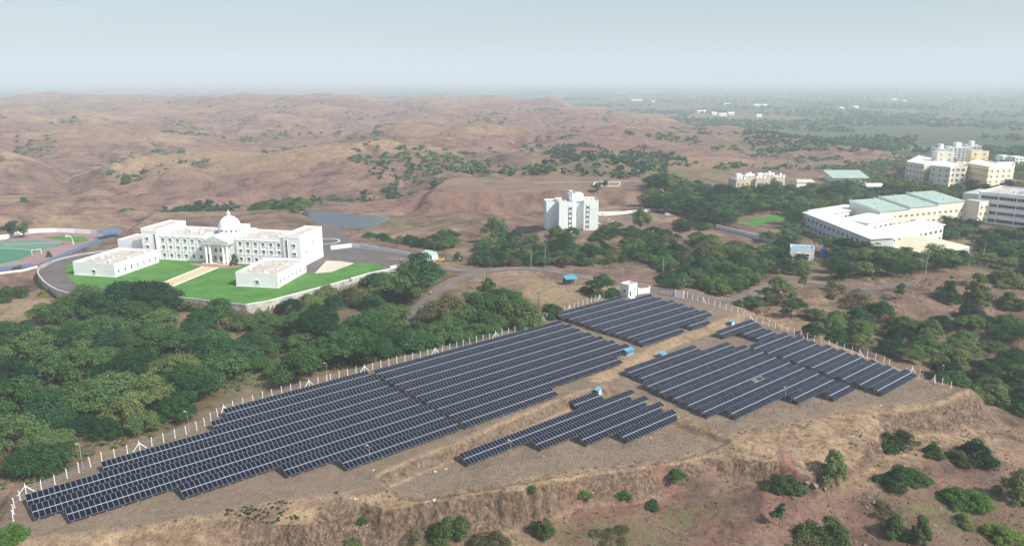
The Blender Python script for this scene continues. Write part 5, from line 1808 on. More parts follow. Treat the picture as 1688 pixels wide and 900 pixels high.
build_car((726, 430), rad(15), 'car_yellow', 'bright yellow hatchback parked by the gatehouse')
build_car((740, 430), rad(25), 'car_grey', 'dark grey car parked left of the white car near the gate')
build_car((751, 428), rad(20), 'car_white', 'white car with dark windows parked under the small tree near the gate', 'suv')
for px, rz, lab, k in (((986, 357), 10, 'white car parked closest to the tower wall', 'hatch'), ((994, 356), 15, 'white car parked second along the tower wall', 'hatch'), ((1006, 367), -15, 'white car parked alone on the bare ground right of the tower', 'suv'), ((984, 370), 0, 'white car parked at the right corner of the tower', 'hatch'), ((1100, 355), 20, 'small pale car on the bare ground by the big trees', 'hatch')):
    build_car(px, rad(rz), 'car_white', lab, k)


def person_mesh():
    mb = MB()
    return mb


def build_person(px, rz, top_mat, leg_mat, label, lift=0.0, seated=False):
    """one continuous skinned body"""
    q = drop([px])[0]
    hipz = .92 if not seated else .80
    v = [(0, 0, hipz), (0, .02, hipz + .25), (0, .03, hipz + .48), (0, .03, hipz + .60), (0, .05, hipz + .74)]
    r = [.15, .15, .17, .065, .11]
    e = [(0, 1), (1, 2), (2, 3), (3, 4)]
    for s in (-1, 1):
        k = len(v)
        if seated:
            v += [(s * .10, 0, hipz), (s * .16, .38, hipz - .02), (s * .17, .30, .38), (s * .17, .42, .34)]
        else:
            v += [(s * .10, 0, hipz - .04), (s * .11, .06 * s, .50), (s * .12, -.05 * s, .08), (s * .13, -.05 * s + .14, .05)]
        r += [.11, .075, .05, .045]; e += [(0, k), (k, k + 1), (k + 1, k + 2), (k + 2, k + 3)]
        k = len(v)
        if seated:
            v += [(s * .20, .03, hipz + .47), (s * .27, .16, hipz + .25), (s * .25, .42, hipz + .22)]
        else:
            v += [(s * .20, .03, hipz + .47), (s * .25, .0, hipz + .20), (s * .25, .10, hipz - .04)]
        r += [.07, .05, .04]; e += [(2, k), (k, k + 1), (k + 1, k + 2)]
    me = bpy.data.meshes.new('person'); me.from_pydata(v, e, [])
    for m_ in (top_mat, leg_mat, 'skin'):
        me.materials.append(MATS[m_])
    o = bpy.data.objects.new('person', me); COL.objects.link(o)
    md = o.modifiers.new('skin', 'SKIN')
    for sv, rr in zip(me.skin_vertices[0].data, r):
        sv.radius = (rr, rr)
    me.skin_vertices[0].data[0].use_root = True
    o.modifiers.new('sub', 'SUBSURF').levels = 1
    dg = bpy.context.evaluated_depsgraph_get(); dg.update()
    m2 = bpy.data.meshes.new_from_object(o.evaluated_get(dg))
    for p_ in m2.polygons:
        z = p_.center[2]
        p_.material_index = 2 if z > hipz + .57 else (0 if z > hipz - .02 else 1)
    o.modifiers.clear(); o.data = m2
    o.location = (q[0], q[1], q[2] + lift); o.rotation_euler = (0, 0, rz)
    tag(o, label, 'person')
    return o, q


def motorbike(px, rz, label, paint):
    q = drop([px])[0]
    root = thing('motorbike', label, 'motorbike', tuple(q), rz)
    for y in (-.62, .66):
        mb = MB(); V = []; n = 14
        for x in (-.055, .055):
            V += [(x, y + .29 * math.cos(2 * math.pi * k / n), .30 + .29 * math.sin(2 * math.pi * k / n)) for k in range(n)]
        mb.add(V, [tuple(range(n))[::-1], tuple(range(n, 2 * n))] + [(i, (i + 1) % n, n + (i + 1) % n, n + i) for i in range(n)], 'black_rubber'); mb.build('wheel', root)
    mb = MB(); mb.tube([(0, -.62, .3), (0, -.3, .5), (0, .2, .45), (0, .45, .85), (0, .66, .3)], .06, 'dark_steel', 6); mb.build('frame', root)
    mb = MB(); mb.tube([(0, -.05, .78), (0, .2, .85), (0, .42, .8)], [.08, .16, .08], paint, 8); mb.build('fuel_tank', root)
    mb = MB(); mb.tube([(0, -.75, .82), (0, -.4, .78), (0, .0, .76)], [.08, .13, .1], 'black_rubber', 8); mb.build('seat', root)
    mb = MB(); mb.beam((-.36, .42, 1.02), (.36, .42, 1.02), .04, 'dark_steel'); mb.build('handlebar', root)
    return root


motorbike((710, 486), rad(-25), 'small motorbike ridden down the road towards the camera', 'car_grey')
build_person((710, 486), rad(-25), 'white_clean', 'cloth_dark', 'person in a white shirt riding the motorbike on the road', .05, True)
motorbike((661, 432), rad(60), 'motorbike on the gate road beside the yard wall', 'car_grey')
build_person((661, 432), rad(60), 'cloth_light', 'cloth_dark', 'person on the motorbike beside the yard wall', .05, True)
build_person((789, 443), rad(30), 'cloth_dark', 'cloth_dark', 'person in dark clothes walking along the road past the junction')

# ---- gatehouse with green roof, white sign boards
q = gpl([(705, 430)])[0]
root = thing('gatehouse', 'small white gatehouse under a pale green roof at the compound entrance', 'gatehouse', (*q, 0), rad(8))
mb = MB(); mb.box(-3.8, 3.8, 0, 5, -.4, 2.9, 'white_paint'); mb.build('walls', root)
mb = MB(); V = [(-4.6, -.8, 2.91), (4.6, -.8, 2.91), (4.6, 5.8, 2.91), (-4.6, 5.8, 2.91), (-1, 2.5, 4.7), (1, 2.5, 4.7)]
mb.add(V, [(0, 1, 5, 4), (1, 2, 5), (2, 3, 4, 5), (3, 0, 4), (3, 2, 1, 0)], 'roof_green'); mb.build('roof', root)
face_items(root, (-3.8, 0), (3.8, 0), [(2.0, 1.0, win(1.3, 1.2), 'window'), (5.6, 1.0, win(1.3, 1.2), 'window')])
q = gpl([(717, 430)])[0]
root = thing('sign_board', 'plain white board standing beside the gatehouse', 'sign', (*q, 0), rad(15))
mb = MB(); mb.box(-1.5, 1.5, -.06, .06, .6, 3.2, 'white_clean'); mb.build('board', root)
for x in (-1.3, 1.3):
    mb = MB(); mb.box(x - .05, x + .05, .062, .14, -.4, 3.0, 'dark_steel'); mb.build('leg', root)
for px, lab in (((648, 441), 'white marker block leftmost on the verge inside the gate'), ((661, 439), 'white marker block second on the verge inside the gate')):
    q = gpl([px])[0]; root = thing('marker_block', lab, 'block', (*q, .05), rad(40))
    mb = MB(); mb.prism([(-1.6, -.3), (1.6, -.3), (1.6, .3), (-1.6, .3)], -.3, .7, 'white_paint'); mb.build('body', root)
    mb = MB(); mb.prism([(-1.7, -.4), (1.7, -.4), (1.7, .4), (-1.7, .4)], .703, .85, 'pale_grey_paint'); mb.build('cap', root)

# open frame marked on the plateau
w = gpl([(977, 308), (981, 302), (1022, 302), (1020, 308)], 7)
root = thing('plinth_frame', 'pale rectangular low wall enclosure on the bare plateau', 'enclosure', (0, 0, 7))
for i in range(4):
    a, b = w[i], w[(i + 1) % 4]
    mb = MB(); mb.beam((*a, .5), (*b, .5), .8, 'pale_paving', 1.3); mb.build('wall', root)

# ---------------------------------------------------------------- plants
def leaf_mat(name, stops, trans=.25, spread=.35):
    m = bpy.data.materials.new(name); m.use_nodes = True; MATS[name] = m
    n = m.node_tree.nodes; l = m.node_tree.links; n.clear()
    out = n.new('ShaderNodeOutputMaterial')
    oi = n.new('ShaderNodeObjectInfo'); geo = n.new('ShaderNodeNewGeometry')
    t = noise_node(n, l, geo.outputs['Position'], .45, 3, .6)
    f = math_node(n, l, 'ADD', math_node(n, l, 'MULTIPLY', oi.outputs['Random'], .85), math_node(n, l, 'MULTIPLY', t.outputs['Fac'], .30))
    r = ramp(n, stops); l.new(f, r.inputs[0])
    ri = math_node(n, l, 'MULTIPLY_ADD', geo.outputs['Random Per Island'], spread * 2, 1 - spread)
    hs = n.new('ShaderNodeHueSaturation'); l.new(r.outputs[0], hs.inputs['Color']); l.new(ri, hs.inputs['Value'])
    d = n.new('ShaderNodeBsdfDiffuse'); l.new(hs.outputs[0], d.inputs['Color'])
    tr = n.new('ShaderNodeBsdfTranslucent'); l.new(hs.outputs[0], tr.inputs['Color'])
    mx = n.new('ShaderNodeMixShader'); mx.inputs[0].default_value = trans
    l.new(d.outputs[0], mx.inputs[1]); l.new(tr.outputs[0], mx.inputs[2]); l.new(mx.outputs[0], out.inputs['Surface'])
    return m


leaf_mat('leaf_dark', [(.15, (.018, .054, .027)), (.4, (.034, .094, .040)), (.65, (.060, .138, .050)), (.9, (.120, .188, .068))])
leaf_mat('leaf_mid', [(.15, (.022, .064, .026)), (.4, (.046, .108, .036)), (.65, (.086, .158, .050)), (.9, (.160, .205, .075))])
leaf_mat('leaf_bush', [(.2, (.032, .064, .024)), (.5, (.056, .100, .034)), (.8, (.088, .132, .044)), (.97, (.13, .15, .05))], .25, .5)
leaf_mat('leaf_olive', [(.2, (.075, .085, .040)), (.5, (.105, .112, .052)), (.9, (.145, .140, .072))])
leaf_mat('leaf_bright', [(.2, (.055, .130, .026)), (.5, (.085, .175, .034)), (.9, (.13, .21, .045))])
leaf_mat('leaf_yellow', [(.2, (.22, .26, .04)), (.9, (.38, .40, .07))])
leaf_mat('dry_tuft', [(.2, (.16, .11, .06)), (.5, (.27, .19, .11)), (.9, (.36, .27, .16))], .15)


def leaf_cloud(rng, clumps, n, size, flat=.55):
    """clumps: (cx,cy,cz, rx,ry,rz) ; returns quads spread through them"""
    C = np.array(clumps); vol = (C[:, 3] * C[:, 4] * C[:, 5]) ** .67
    idx = rng.choice(len(C), n, p=vol / vol.sum())
    d = rng.normal(size=(n, 3)); d /= np.linalg.norm(d, axis=1, keepdims=True)
    d[:, 2] = np.where(d[:, 2] < -.35, -d[:, 2], d[:, 2])
    rr = rng.uniform(.3, 1.0, n) ** .5 * (1 + .22 * np.abs(rng.normal(size=n)) * (rng.random(n) < .3))
    p = C[idx, :3] + d * rr[:, None] * C[idx, 3:]
    nr = d * .9 + np.array([0, 0, flat]) + rng.normal(size=(n, 3)) * .45
    nr /= np.linalg.norm(nr, axis=1, keepdims=True)
    a = np.cross(nr, rng.normal(size=(n, 3))); a /= np.linalg.norm(a, axis=1, keepdims=True) + 1e-9
    b = np.cross(nr, a)
    s = size * rng.uniform(.6, 1.35, n)[:, None]
    V = np.stack([p - a * s, p - b * s * .55 + nr * s * .12, p + a * s, p + b * s * .55 + nr * s * .12], 1)
    return V.reshape(-1, 3)


def crown_clumps(rng, R, H0, H1, k, shape):
    out = []
    ph = rng.uniform(0, 6.28, 3); R_ = R; H_ = H1
    for i in range(k):
        a = rng.uniform(0, 2 * math.pi)
        lob = 1 + .22 * math.sin(2 * a + ph[0]) + .16 * math.sin(3 * a + ph[1]) + .1 * math.sin(5 * a + ph[2])
        R = R_ * lob; H1 = H_ * (1 + .12 * math.sin(a + ph[1]))
        if shape == 'umbrella':
            q = math.sqrt(rng.uniform(0, 1)); z = H1 - (H1 - H0) * (.25 + .55 * q * q) * rng.uniform(.7, 1.2)
            rc = R * rng.uniform(.13, .34); out.append((R * .86 * q * math.cos(a), R * .86 * q * math.sin(a), z - rc * .3, rc, rc, rc * .7))
        elif shape == 'round':
            d = rng.normal(size=3); d /= np.linalg.norm(d); q = rng.uniform(.2, .92)
            rc = R * rng.uniform(.14, .34); zc = (H0 + H1) / 2
            out.append((R * q * d[0], R * q * d[1], zc + (H1 - H0) * .45 * q * d[2] + .3, rc, rc, rc * .8))
        else:   # dome down to the ground
            q = math.sqrt(rng.uniform(0, 1)); z = H1 * (1 - q * q) * rng.uniform(.3, .78)
            rc = R * rng.uniform(.12, .32); out.append((R * .86 * q * math.cos(a), R * .86 * q * math.sin(a), max(z, rc * .45), rc, rc, rc * .75))
    return out


def quads(V):
    return np.arange(len(V)).reshape(-1, 4)


def plant_meshes(style, seed, leaf):
    rng = np.random.default_rng(seed)
    if style == 'thorn':
        R, H0, H1, k, n, s, shp = 5.0, 1.2, 6.4, 60, 8000, .215, 'umbrella'
    elif style == 'tall':
        R, H0, H1, k, n, s, shp = 4.6, 1.0, 8.6, 60, 7000, .24, 'round'
    elif style == 'bush':
        R, H0, H1, k, n, s, shp = 2.6, .2, 3.4, 60, 6500, .135, 'dome'
    elif style == 'shrub_tree':
        R, H0, H1, k, n, s, shp = 2.5, 1.0, 5.2, 14, 2200, .19, 'round'
    elif style == 'tallbush':
        R, H0, H1, k, n, s, shp = 2.4, .2, 5.0, 60, 6500, .14, 'dome'
    elif style == 'sparse':
        R, H0, H1, k, n, s, shp = 2.6, .3, 2.7, 26, 1900, .13, 'dome'
    elif style == 'far':
        R, H0, H1, k, n, s, shp = 5.0, .4, 6.4, 11, 700, .62, 'dome'
    cl = crown_clumps(rng, R, H0, H1, k, shp)
    V = leaf_cloud(rng, cl, n, s)
    crown = mesh_from_arrays('crown', V, quads(V)); crown.materials.append(MATS[leaf])
    tb = MB()
    lean = rng.uniform(-.4, .4, 2)
    if style in ('bush', 'sparse', 'tallbush'):
        for c in cl[:8]:
            tb.tube([(0, 0, -.25), (c[0] * .4, c[1] * .4, c[2] * .55), (c[0] * .9, c[1] * .9, c[2])], [.06, .04, .015], 'bark', 5)
    else:
        th = H0 + .6
        tb.tube([(0, 0, -.5), (lean[0] * .3, lean[1] * .3, th * .5), (lean[0], lean[1], th)], [.30 * R / 5, .22 * R / 5, .16 * R / 5], 'bark', 7)
        for c in cl[:10]:
            tb.tube([(lean[0], lean[1], th - .1), ((c[0] + lean[0]) * .5, (c[1] + lean[1]) * .5, (th + c[2]) * .52), (c[0], c[1], c[2])], [.11 * R / 5, .075 * R / 5, .03], 'bark', 5)
    trunk = tb.mesh('trunk', True)
    # one-piece version for plants too far off to show parts
    tv = np.array(tb.v); nv = len(V)
    one = bpy.data.meshes.new('plant')
    one.from_pydata([tuple(q) for q in V] + tb.v, [], [tuple(q) for q in quads(V)] + [tuple(nv + j for j in f_) for f_ in tb.f])
    one.materials.append(MATS[leaf]); one.materials.append(MATS['bark'])
    one.polygons.foreach_set('material_index', np.array([0] * len(quads(V)) + [1] * len(tb.f), dtype=np.int32))
    one.update()
    return dict(crown=crown, trunk=trunk, one=one, R=R, H=H1)


PL = {}
for st, leafs, cnt in (('thorn', ('leaf_dark', 'leaf_mid'), 6), ('thorn', ('leaf_olive',), 1), ('tall', ('leaf_dark', 'leaf_mid'), 4), ('bush', ('leaf_bush', 'leaf_mid', 'leaf_bright', 'leaf_olive'), 8), ('shrub_tree', ('leaf_dark', 'leaf_mid'), 4), ('tallbush', ('leaf_bush', 'leaf_mid'), 4), ('sparse', ('leaf_olive',), 3), ('far', ('leaf_dark', 'leaf_mid'), 4)):
    for k in range(cnt):
        lf = leafs[k % len(leafs)]
        PL.setdefault((st, lf), []).append(plant_meshes(st, 100 + k * 7 + len(st), lf))
PL[('bush', 'leaf_yellow')] = [plant_meshes('bush', 900, 'leaf_yellow')]
_tr = random.Random(77)


def place_plant(x, y, z, style, leaf, R, name, label, cat, group=None, hs=1.0, parts=True):
    m = _tr.choice(PL[(style, leaf)])
    s = R / m['R']
    rz = _tr.uniform(0, 6.28); sc = (s * _tr.uniform(.88, 1.14), s * _tr.uniform(.88, 1.14), s * hs)
    if parts:
        o = thing(name, label, cat, (x, y, z), rz, group); o.scale = sc
        put('trunk', m['trunk'], o); put('crown' if cat == 'tree' else 'foliage', m['crown'], o)
    else:
        o = put(name, m['one'], None, (x, y, z - .1), rz); o.scale = sc
        tag(o, label, cat, group)
    return o


# building footprints kept clear of plants
KEEP = []
for o_ in list(COL.objects):
    if o_.type == 'MESH' and o_.parent is not None and o_.name.split('.')[0] in ('walls', 'wing', 'end_block', 'annexe', 'centre_block', 'left_wing', 'right_wing', 'rear_wing', 'recess', 'side_wing', 'bay', 'stair_tower', 'lift_core'):
        bpy.context.view_layer.update() if not KEEP else None
        bb = [o_.matrix_world @ Vector(c) for c in o_.bound_box]
        pts_ = [(bb[i].x, bb[i].y) for i in (0, 3, 7, 4)]
        KEEP.append(pts_)


def scatter(poly_px, spacing, seed, holes=(), limit=400, keep=True, clear=3.0):
    P = [tuple(q[:2]) for q in drop(poly_px)]
    xs = [q[0] for q in P]; ys = [q[1] for q in P]
    rng = np.random.default_rng(seed)
    n = int((max(xs) - min(xs)) * (max(ys) - min(ys)) / spacing ** 2 * 9) + 50
    n = min(n, 60000)
    X = rng.uniform(min(xs), max(xs), n); Y = rng.uniform(min(ys), max(ys), n)
    ok = sdf(X, Y, P) < 0
    for h in holes:
        ok &= sdf(X, Y, [tuple(q[:2]) for q in drop(h)]) > 0
    X, Y = X[ok], Y[ok]
    ok = np.ones(len(X), bool)
    if keep:
        for kp in KEEP:
            ok &= sdf(X, Y, kp) > clear
    ok &= sdf(X, Y, PAD) > 2.6
    ok &= sdf(X, Y, COMPOUND) > 3.0
    ok &= sdf(X, Y, POND) > 1
    for pts_ in (ROAD_MAIN, ROAD_GATE):
        ok &= dist_line(X, Y, pts_)[0] > 6.2
    X, Y = X[ok], Y[ok]
    cell = {}; out = []
    for x, y in zip(X, Y):
        i, j = int(x // spacing), int(y // spacing)
        if any((x - q[0]) ** 2 + (y - q[1]) ** 2 < spacing ** 2 for a in (-1, 0, 1) for b in (-1, 0, 1) for q in cell.get((i + a, j + b), ())):
            continue
        cell.setdefault((i, j), []).append((x, y)); out.append((x, y))
        if len(out) >= limit:
            break
    out = np.array(out) if out else np.zeros((0, 2))
    Z = height(out[:, 0], out[:, 1]) if len(out) else []
    return [(a, b, c) for (a, b), c in zip(out, Z)]


def grove(poly, spacing, seed, mix, rng_R, name, label, cat, group, holes=(), parts=False, limit=400, hs=(.85, 1.15), keep=True, clear=3.0):
    pts = sorted(scatter(poly, spacing, seed, holes, 5000, keep, clear), key=lambda q: q[1])
    mean = sum(rng_R) / 2
    for x, y, z in pts[:limit]:
        st, lf = _tr.choice(mix); R = _tr.uniform(*rng_R)
        if st == 'tall' and name == 'thorn_tree':
            R = min(R, 5.6)
        if name == 'thorn_tree' and -150 < x < -40 and to_px(x, y, z)[1] < 530:
            R *= .7
        lab = label
        if callable(label):
            tone = {'leaf_dark': 'dark green', 'leaf_bush': 'deep green', 'leaf_mid': 'mid green', 'leaf_olive': 'olive', 'leaf_bright': 'bright green'}[lf]
            size = 'broad' if R > mean + (rng_R[1] - rng_R[0]) * .2 else ('small' if R < mean - (rng_R[1] - rng_R[0]) * .2 else 'middling')
            lab = size + ' ' + tone + ' ' + label(*to_px(x, y, z))
        place_plant(x, y, z, st, lf, R, name, lab, cat, group, _tr.uniform(*hs) * (.78 if name == 'campus_tree' and y < 440 else 1), parts)
    return pts[limit:]



def to_px(x, y, z):
    dz = z - CAM_H; dd = y * CP - dz * SP; up = y * SP + dz * CP
    return 844 + F_PX * x / dd, 450 - F_PX * up / dd


def zone_left(px, py):
    t = 'thorn tree '
    if py > 650:
        return t + ('at the left end of the fence' if px < 130 else 'close to the near left fence')
    if px > 640:
        return t + ('between the road and the panels' if py > 500 else 'in the clump by the gate wall')
    if py < 545:
        return t + ('below the lawn wall' if px > 330 else 'at the back of the left grove')
    if px < 150:
        return t + 'at the left edge of the left grove'
    if px < 400:
        return t + 'in the middle of the left grove'
    return t + 'at the right end of the left grove'


def zone_campus(px, py):
    t = 'tree '
    if py > 425:
        return t + ('on the slope below the ochre-roofed hall' if px > 1430 else 'on the slope round the pump house')
    if px > 1560:
        return t + 'before the office block at the right edge' if py > 330 else t + 'round the distant white apartments'
    if px > 1330:
        return t + ('in front of the courtyard building' if py > 365 else 'left of the teaching blocks')
    if px < 1150:
        return t + 'at the left end of the campus'
    return t + ('left of the courtyard building' if py > 340 else 'round the beige hostel')


def zone_mid(px, py):
    t = 'scrub tree '
    if px < 840:
        return t + 'between the gate cars and the pale tower'
    if px < 1010:
        return t + ('below the pale tower' if py < 420 else 'along the road behind the blue shelter')
    if px < 1130:
        return t + ('behind the white hut and gate' if py > 440 else 'right of the pale tower')
    return t + ('along the road right of the gate' if py > 450 else 'below the campus wall')


TH = [('thorn', 'leaf_dark')] * 8 + [('thorn', 'leaf_mid')] * 7 + [('thorn', 'leaf_olive')]
LEFT = [(-120, 860), (-20, 812), (60, 792), (150, 758), (235, 722), (300, 692), (322, 662), (370, 645), (440, 636), (490, 626), (560, 612), (640, 592), (760, 566), (862, 540), (880, 516), (868, 497), (835, 492), (790, 505), (740, 525), (705, 545), (678, 548), (642, 530), (648, 505), (688, 494), (712, 470), (716, 445), (690, 430), (665, 447), (620, 470), (560, 482), (530, 502), (455, 524), (400, 534), (352, 542), (335, 556), (300, 560), (258, 572), (262, 538), (288, 502), (268, 492), (215, 492), (150, 505), (120, 520), (60, 540), (0, 562), (-120, 590)]
HOLES = [[(508, 552), (525, 514), (592, 508), (618, 528), (572, 562)], [(254, 572), (258, 535), (290, 500), (350, 502), (352, 538), (310, 556)], [(40, 720), (70, 690), (95, 710), (75, 735)], [(655, 490), (690, 470), (705, 480), (670, 505)]]
grove(LEFT, 8.0, 5, TH + [('tall', 'leaf_mid'), ('tall', 'leaf_dark')], (3.2, 8.6), 'thorn_tree', zone_left, 'tree', 'trees of the left grove', HOLES, True, 230)
UNDER = scatter(LEFT, 3.3, 15, HOLES, 1600, False)
RIGHT = [(1322, 556), (1340, 526), (1420, 518), (1480, 532), (1560, 538), (1600, 524), (1670, 540), (1668, 590), (1700, 620), (1700, 690), (1640, 668), (1592, 640), (1510, 610), (1430, 584)]
grove(RIGHT, 7.6, 6, TH, (3.8, 5.8), 'thorn_tree', lambda a, b: 'thorn tree ' + ('close behind the right fence' if b > 560 else 'behind the right grove') + (' by the hollow' if a > 1540 else ''), 'tree', 'trees of the right grove', [], True, 120)
grove([(1640, 668), (1600, 640), (1700, 640), (1700, 690)], 3.6, 16, [('bush', 'leaf_bright')], (1.8, 2.8), 'lush_bush', 'lush bright green bush in the hollow at the right edge', 'bush', 'bright bushes at the right edge', [], False, 40)
CAMP = [(1060, 338), (1075, 304), (1112, 294), (1200, 318), (1290, 326), (1360, 306), (1380, 282), (1450, 270), (1530, 266), (1560, 256), (1720, 250), (1720, 460), (1640, 440), (1580, 440), (1500, 458), (1440, 468), (1400, 466), (1345, 452), (1300, 415), (1240, 392), (1180, 374), (1100, 352)]
CH = [[(1195, 362), (1290, 348), (1306, 362), (1304, 392), (1215, 402)], [(1302, 400), (1368, 400), (1372, 456), (1310, 452)], [(1435, 400), (1615, 396), (1612, 428), (1560, 440), (1500, 438), (1440, 426)], [(1600, 350), (1710, 350), (1710, 398), (1606, 392)], [(1322, 352), (1440, 396), (1446, 430), (1385, 420), (1322, 398)]]
TL = [('tall', 'leaf_dark')] * 3 + [('tall', 'leaf_mid')] * 2 + [('thorn', 'leaf_mid')]
CREST = grove(CAMP, 8.2, 7, TL, (4.8, 7.4), 'campus_tree', zone_campus, 'tree', 'trees of the campus', CH, False, 290, (.7, 1.05), True, 5.0)
MIDC = [[(682, 412), (700, 396), (745, 390), (758, 404), (735, 412)], [(785, 440), (792, 408), (830, 396), (880, 404), (925, 420), (925, 440), (860, 438)],
        [(902, 408), (908, 388), (945, 390), (948, 408)], [(985, 400), (990, 382), (1018, 380), (1022, 398)], [(1026, 436), (1032, 392), (1075, 386), (1112, 398), (1116, 436)],
        [(930, 438), (940, 416), (1000, 414), (1026, 420), (1026, 432), (990, 440)], [(1138, 432), (1145, 396), (1190, 412), (1236, 416), (1234, 434)], [(1084, 474), (1092, 438), (1150, 430), (1242, 436), (1246, 470), (1190, 486)],
        [(1252, 448), (1260, 410), (1300, 416), (1334, 440), (1330, 456)], [(1122, 382), (1128, 360), (1165, 362), (1168, 378)]]
MH = []
for k, pl in enumerate(MIDC):
    grove(pl, 5.9, 80 + k, TH + [('bush', 'leaf_olive'), ('bush', 'leaf_bush')], (2.6, 5.4), 'scrub_tree', zone_mid, 'tree', 'trees of the middle belt', [], True, 60)
for k, q in enumerate(scatter([(1245, 520), (1250, 440), (1340, 450), (1440, 470), (1330, 520)], 12, 99, [], 18)):
    st, lf = _tr.choice([('shrub_tree', 'leaf_mid'), ('bush', 'leaf_olive'), ('sparse', 'leaf_olive')])
    place_plant(*q, st, lf, _tr.uniform(1.6, 2.8), 'slope_shrub', 'small shrub scattered on the bare ground right of the gate clump', 'bush', 'shrubs on the bare ground', _tr.uniform(.7, 1.0), True)
grove([(1165, 495), (1180, 450), (1240, 445), (1248, 515), (1205, 508)], 5.5, 18, TH, (3.6, 5.2), 'gate_tree', 'dark tree in the thick clump right of the entrance gate', 'tree', 'trees right of the gate', [], True, 30)
grove([(383, 378), (405, 352), (440, 340), (502, 336), (506, 348), (480, 366), (440, 378)], 6.5, 9, TH, (3.6, 5.5), 'pond_tree', lambda a, b: 'tree in the clump left of the pond' if a > 440 else 'tree behind the dome near the pond', 'tree', 'trees by the pond', [], False, 60)
grove([(545, 412), (560, 395), (620, 396), (690, 400), (680, 418), (620, 416)], 5.5, 19, TH + [('bush', 'leaf_mid')], (2.8, 4.4), 'bushy_tree', 'bushy tree in the belt behind the gate road wall', 'tree', 'trees behind the gate road', [], False, 60)
VALLEY = []
for k, (pl, sp) in enumerate((([(895, 282), (905, 240), (955, 232), (1000, 255), (1060, 240), (1110, 258), (1090, 290), (1040, 296), (970, 290)], 9.5), ([(1220, 232), (1240, 214), (1330, 228), (1450, 238), (1440, 252), (1330, 250), (1250, 250)], 10.5), ([(600, 290), (640, 270), (680, 262), (720, 275), (700, 292), (640, 300)], 12), ([(250, 348), (320, 338), (400, 345), (380, 356), (300, 362)], 8))):
    q = scatter(pl, sp, 120 + k, [], 400)
    VALLEY += [p_ for p_ in q if float(fbm(np.array([p_[0]]), np.array([p_[1]]), 55, 2, 7)[0]) > -.12]

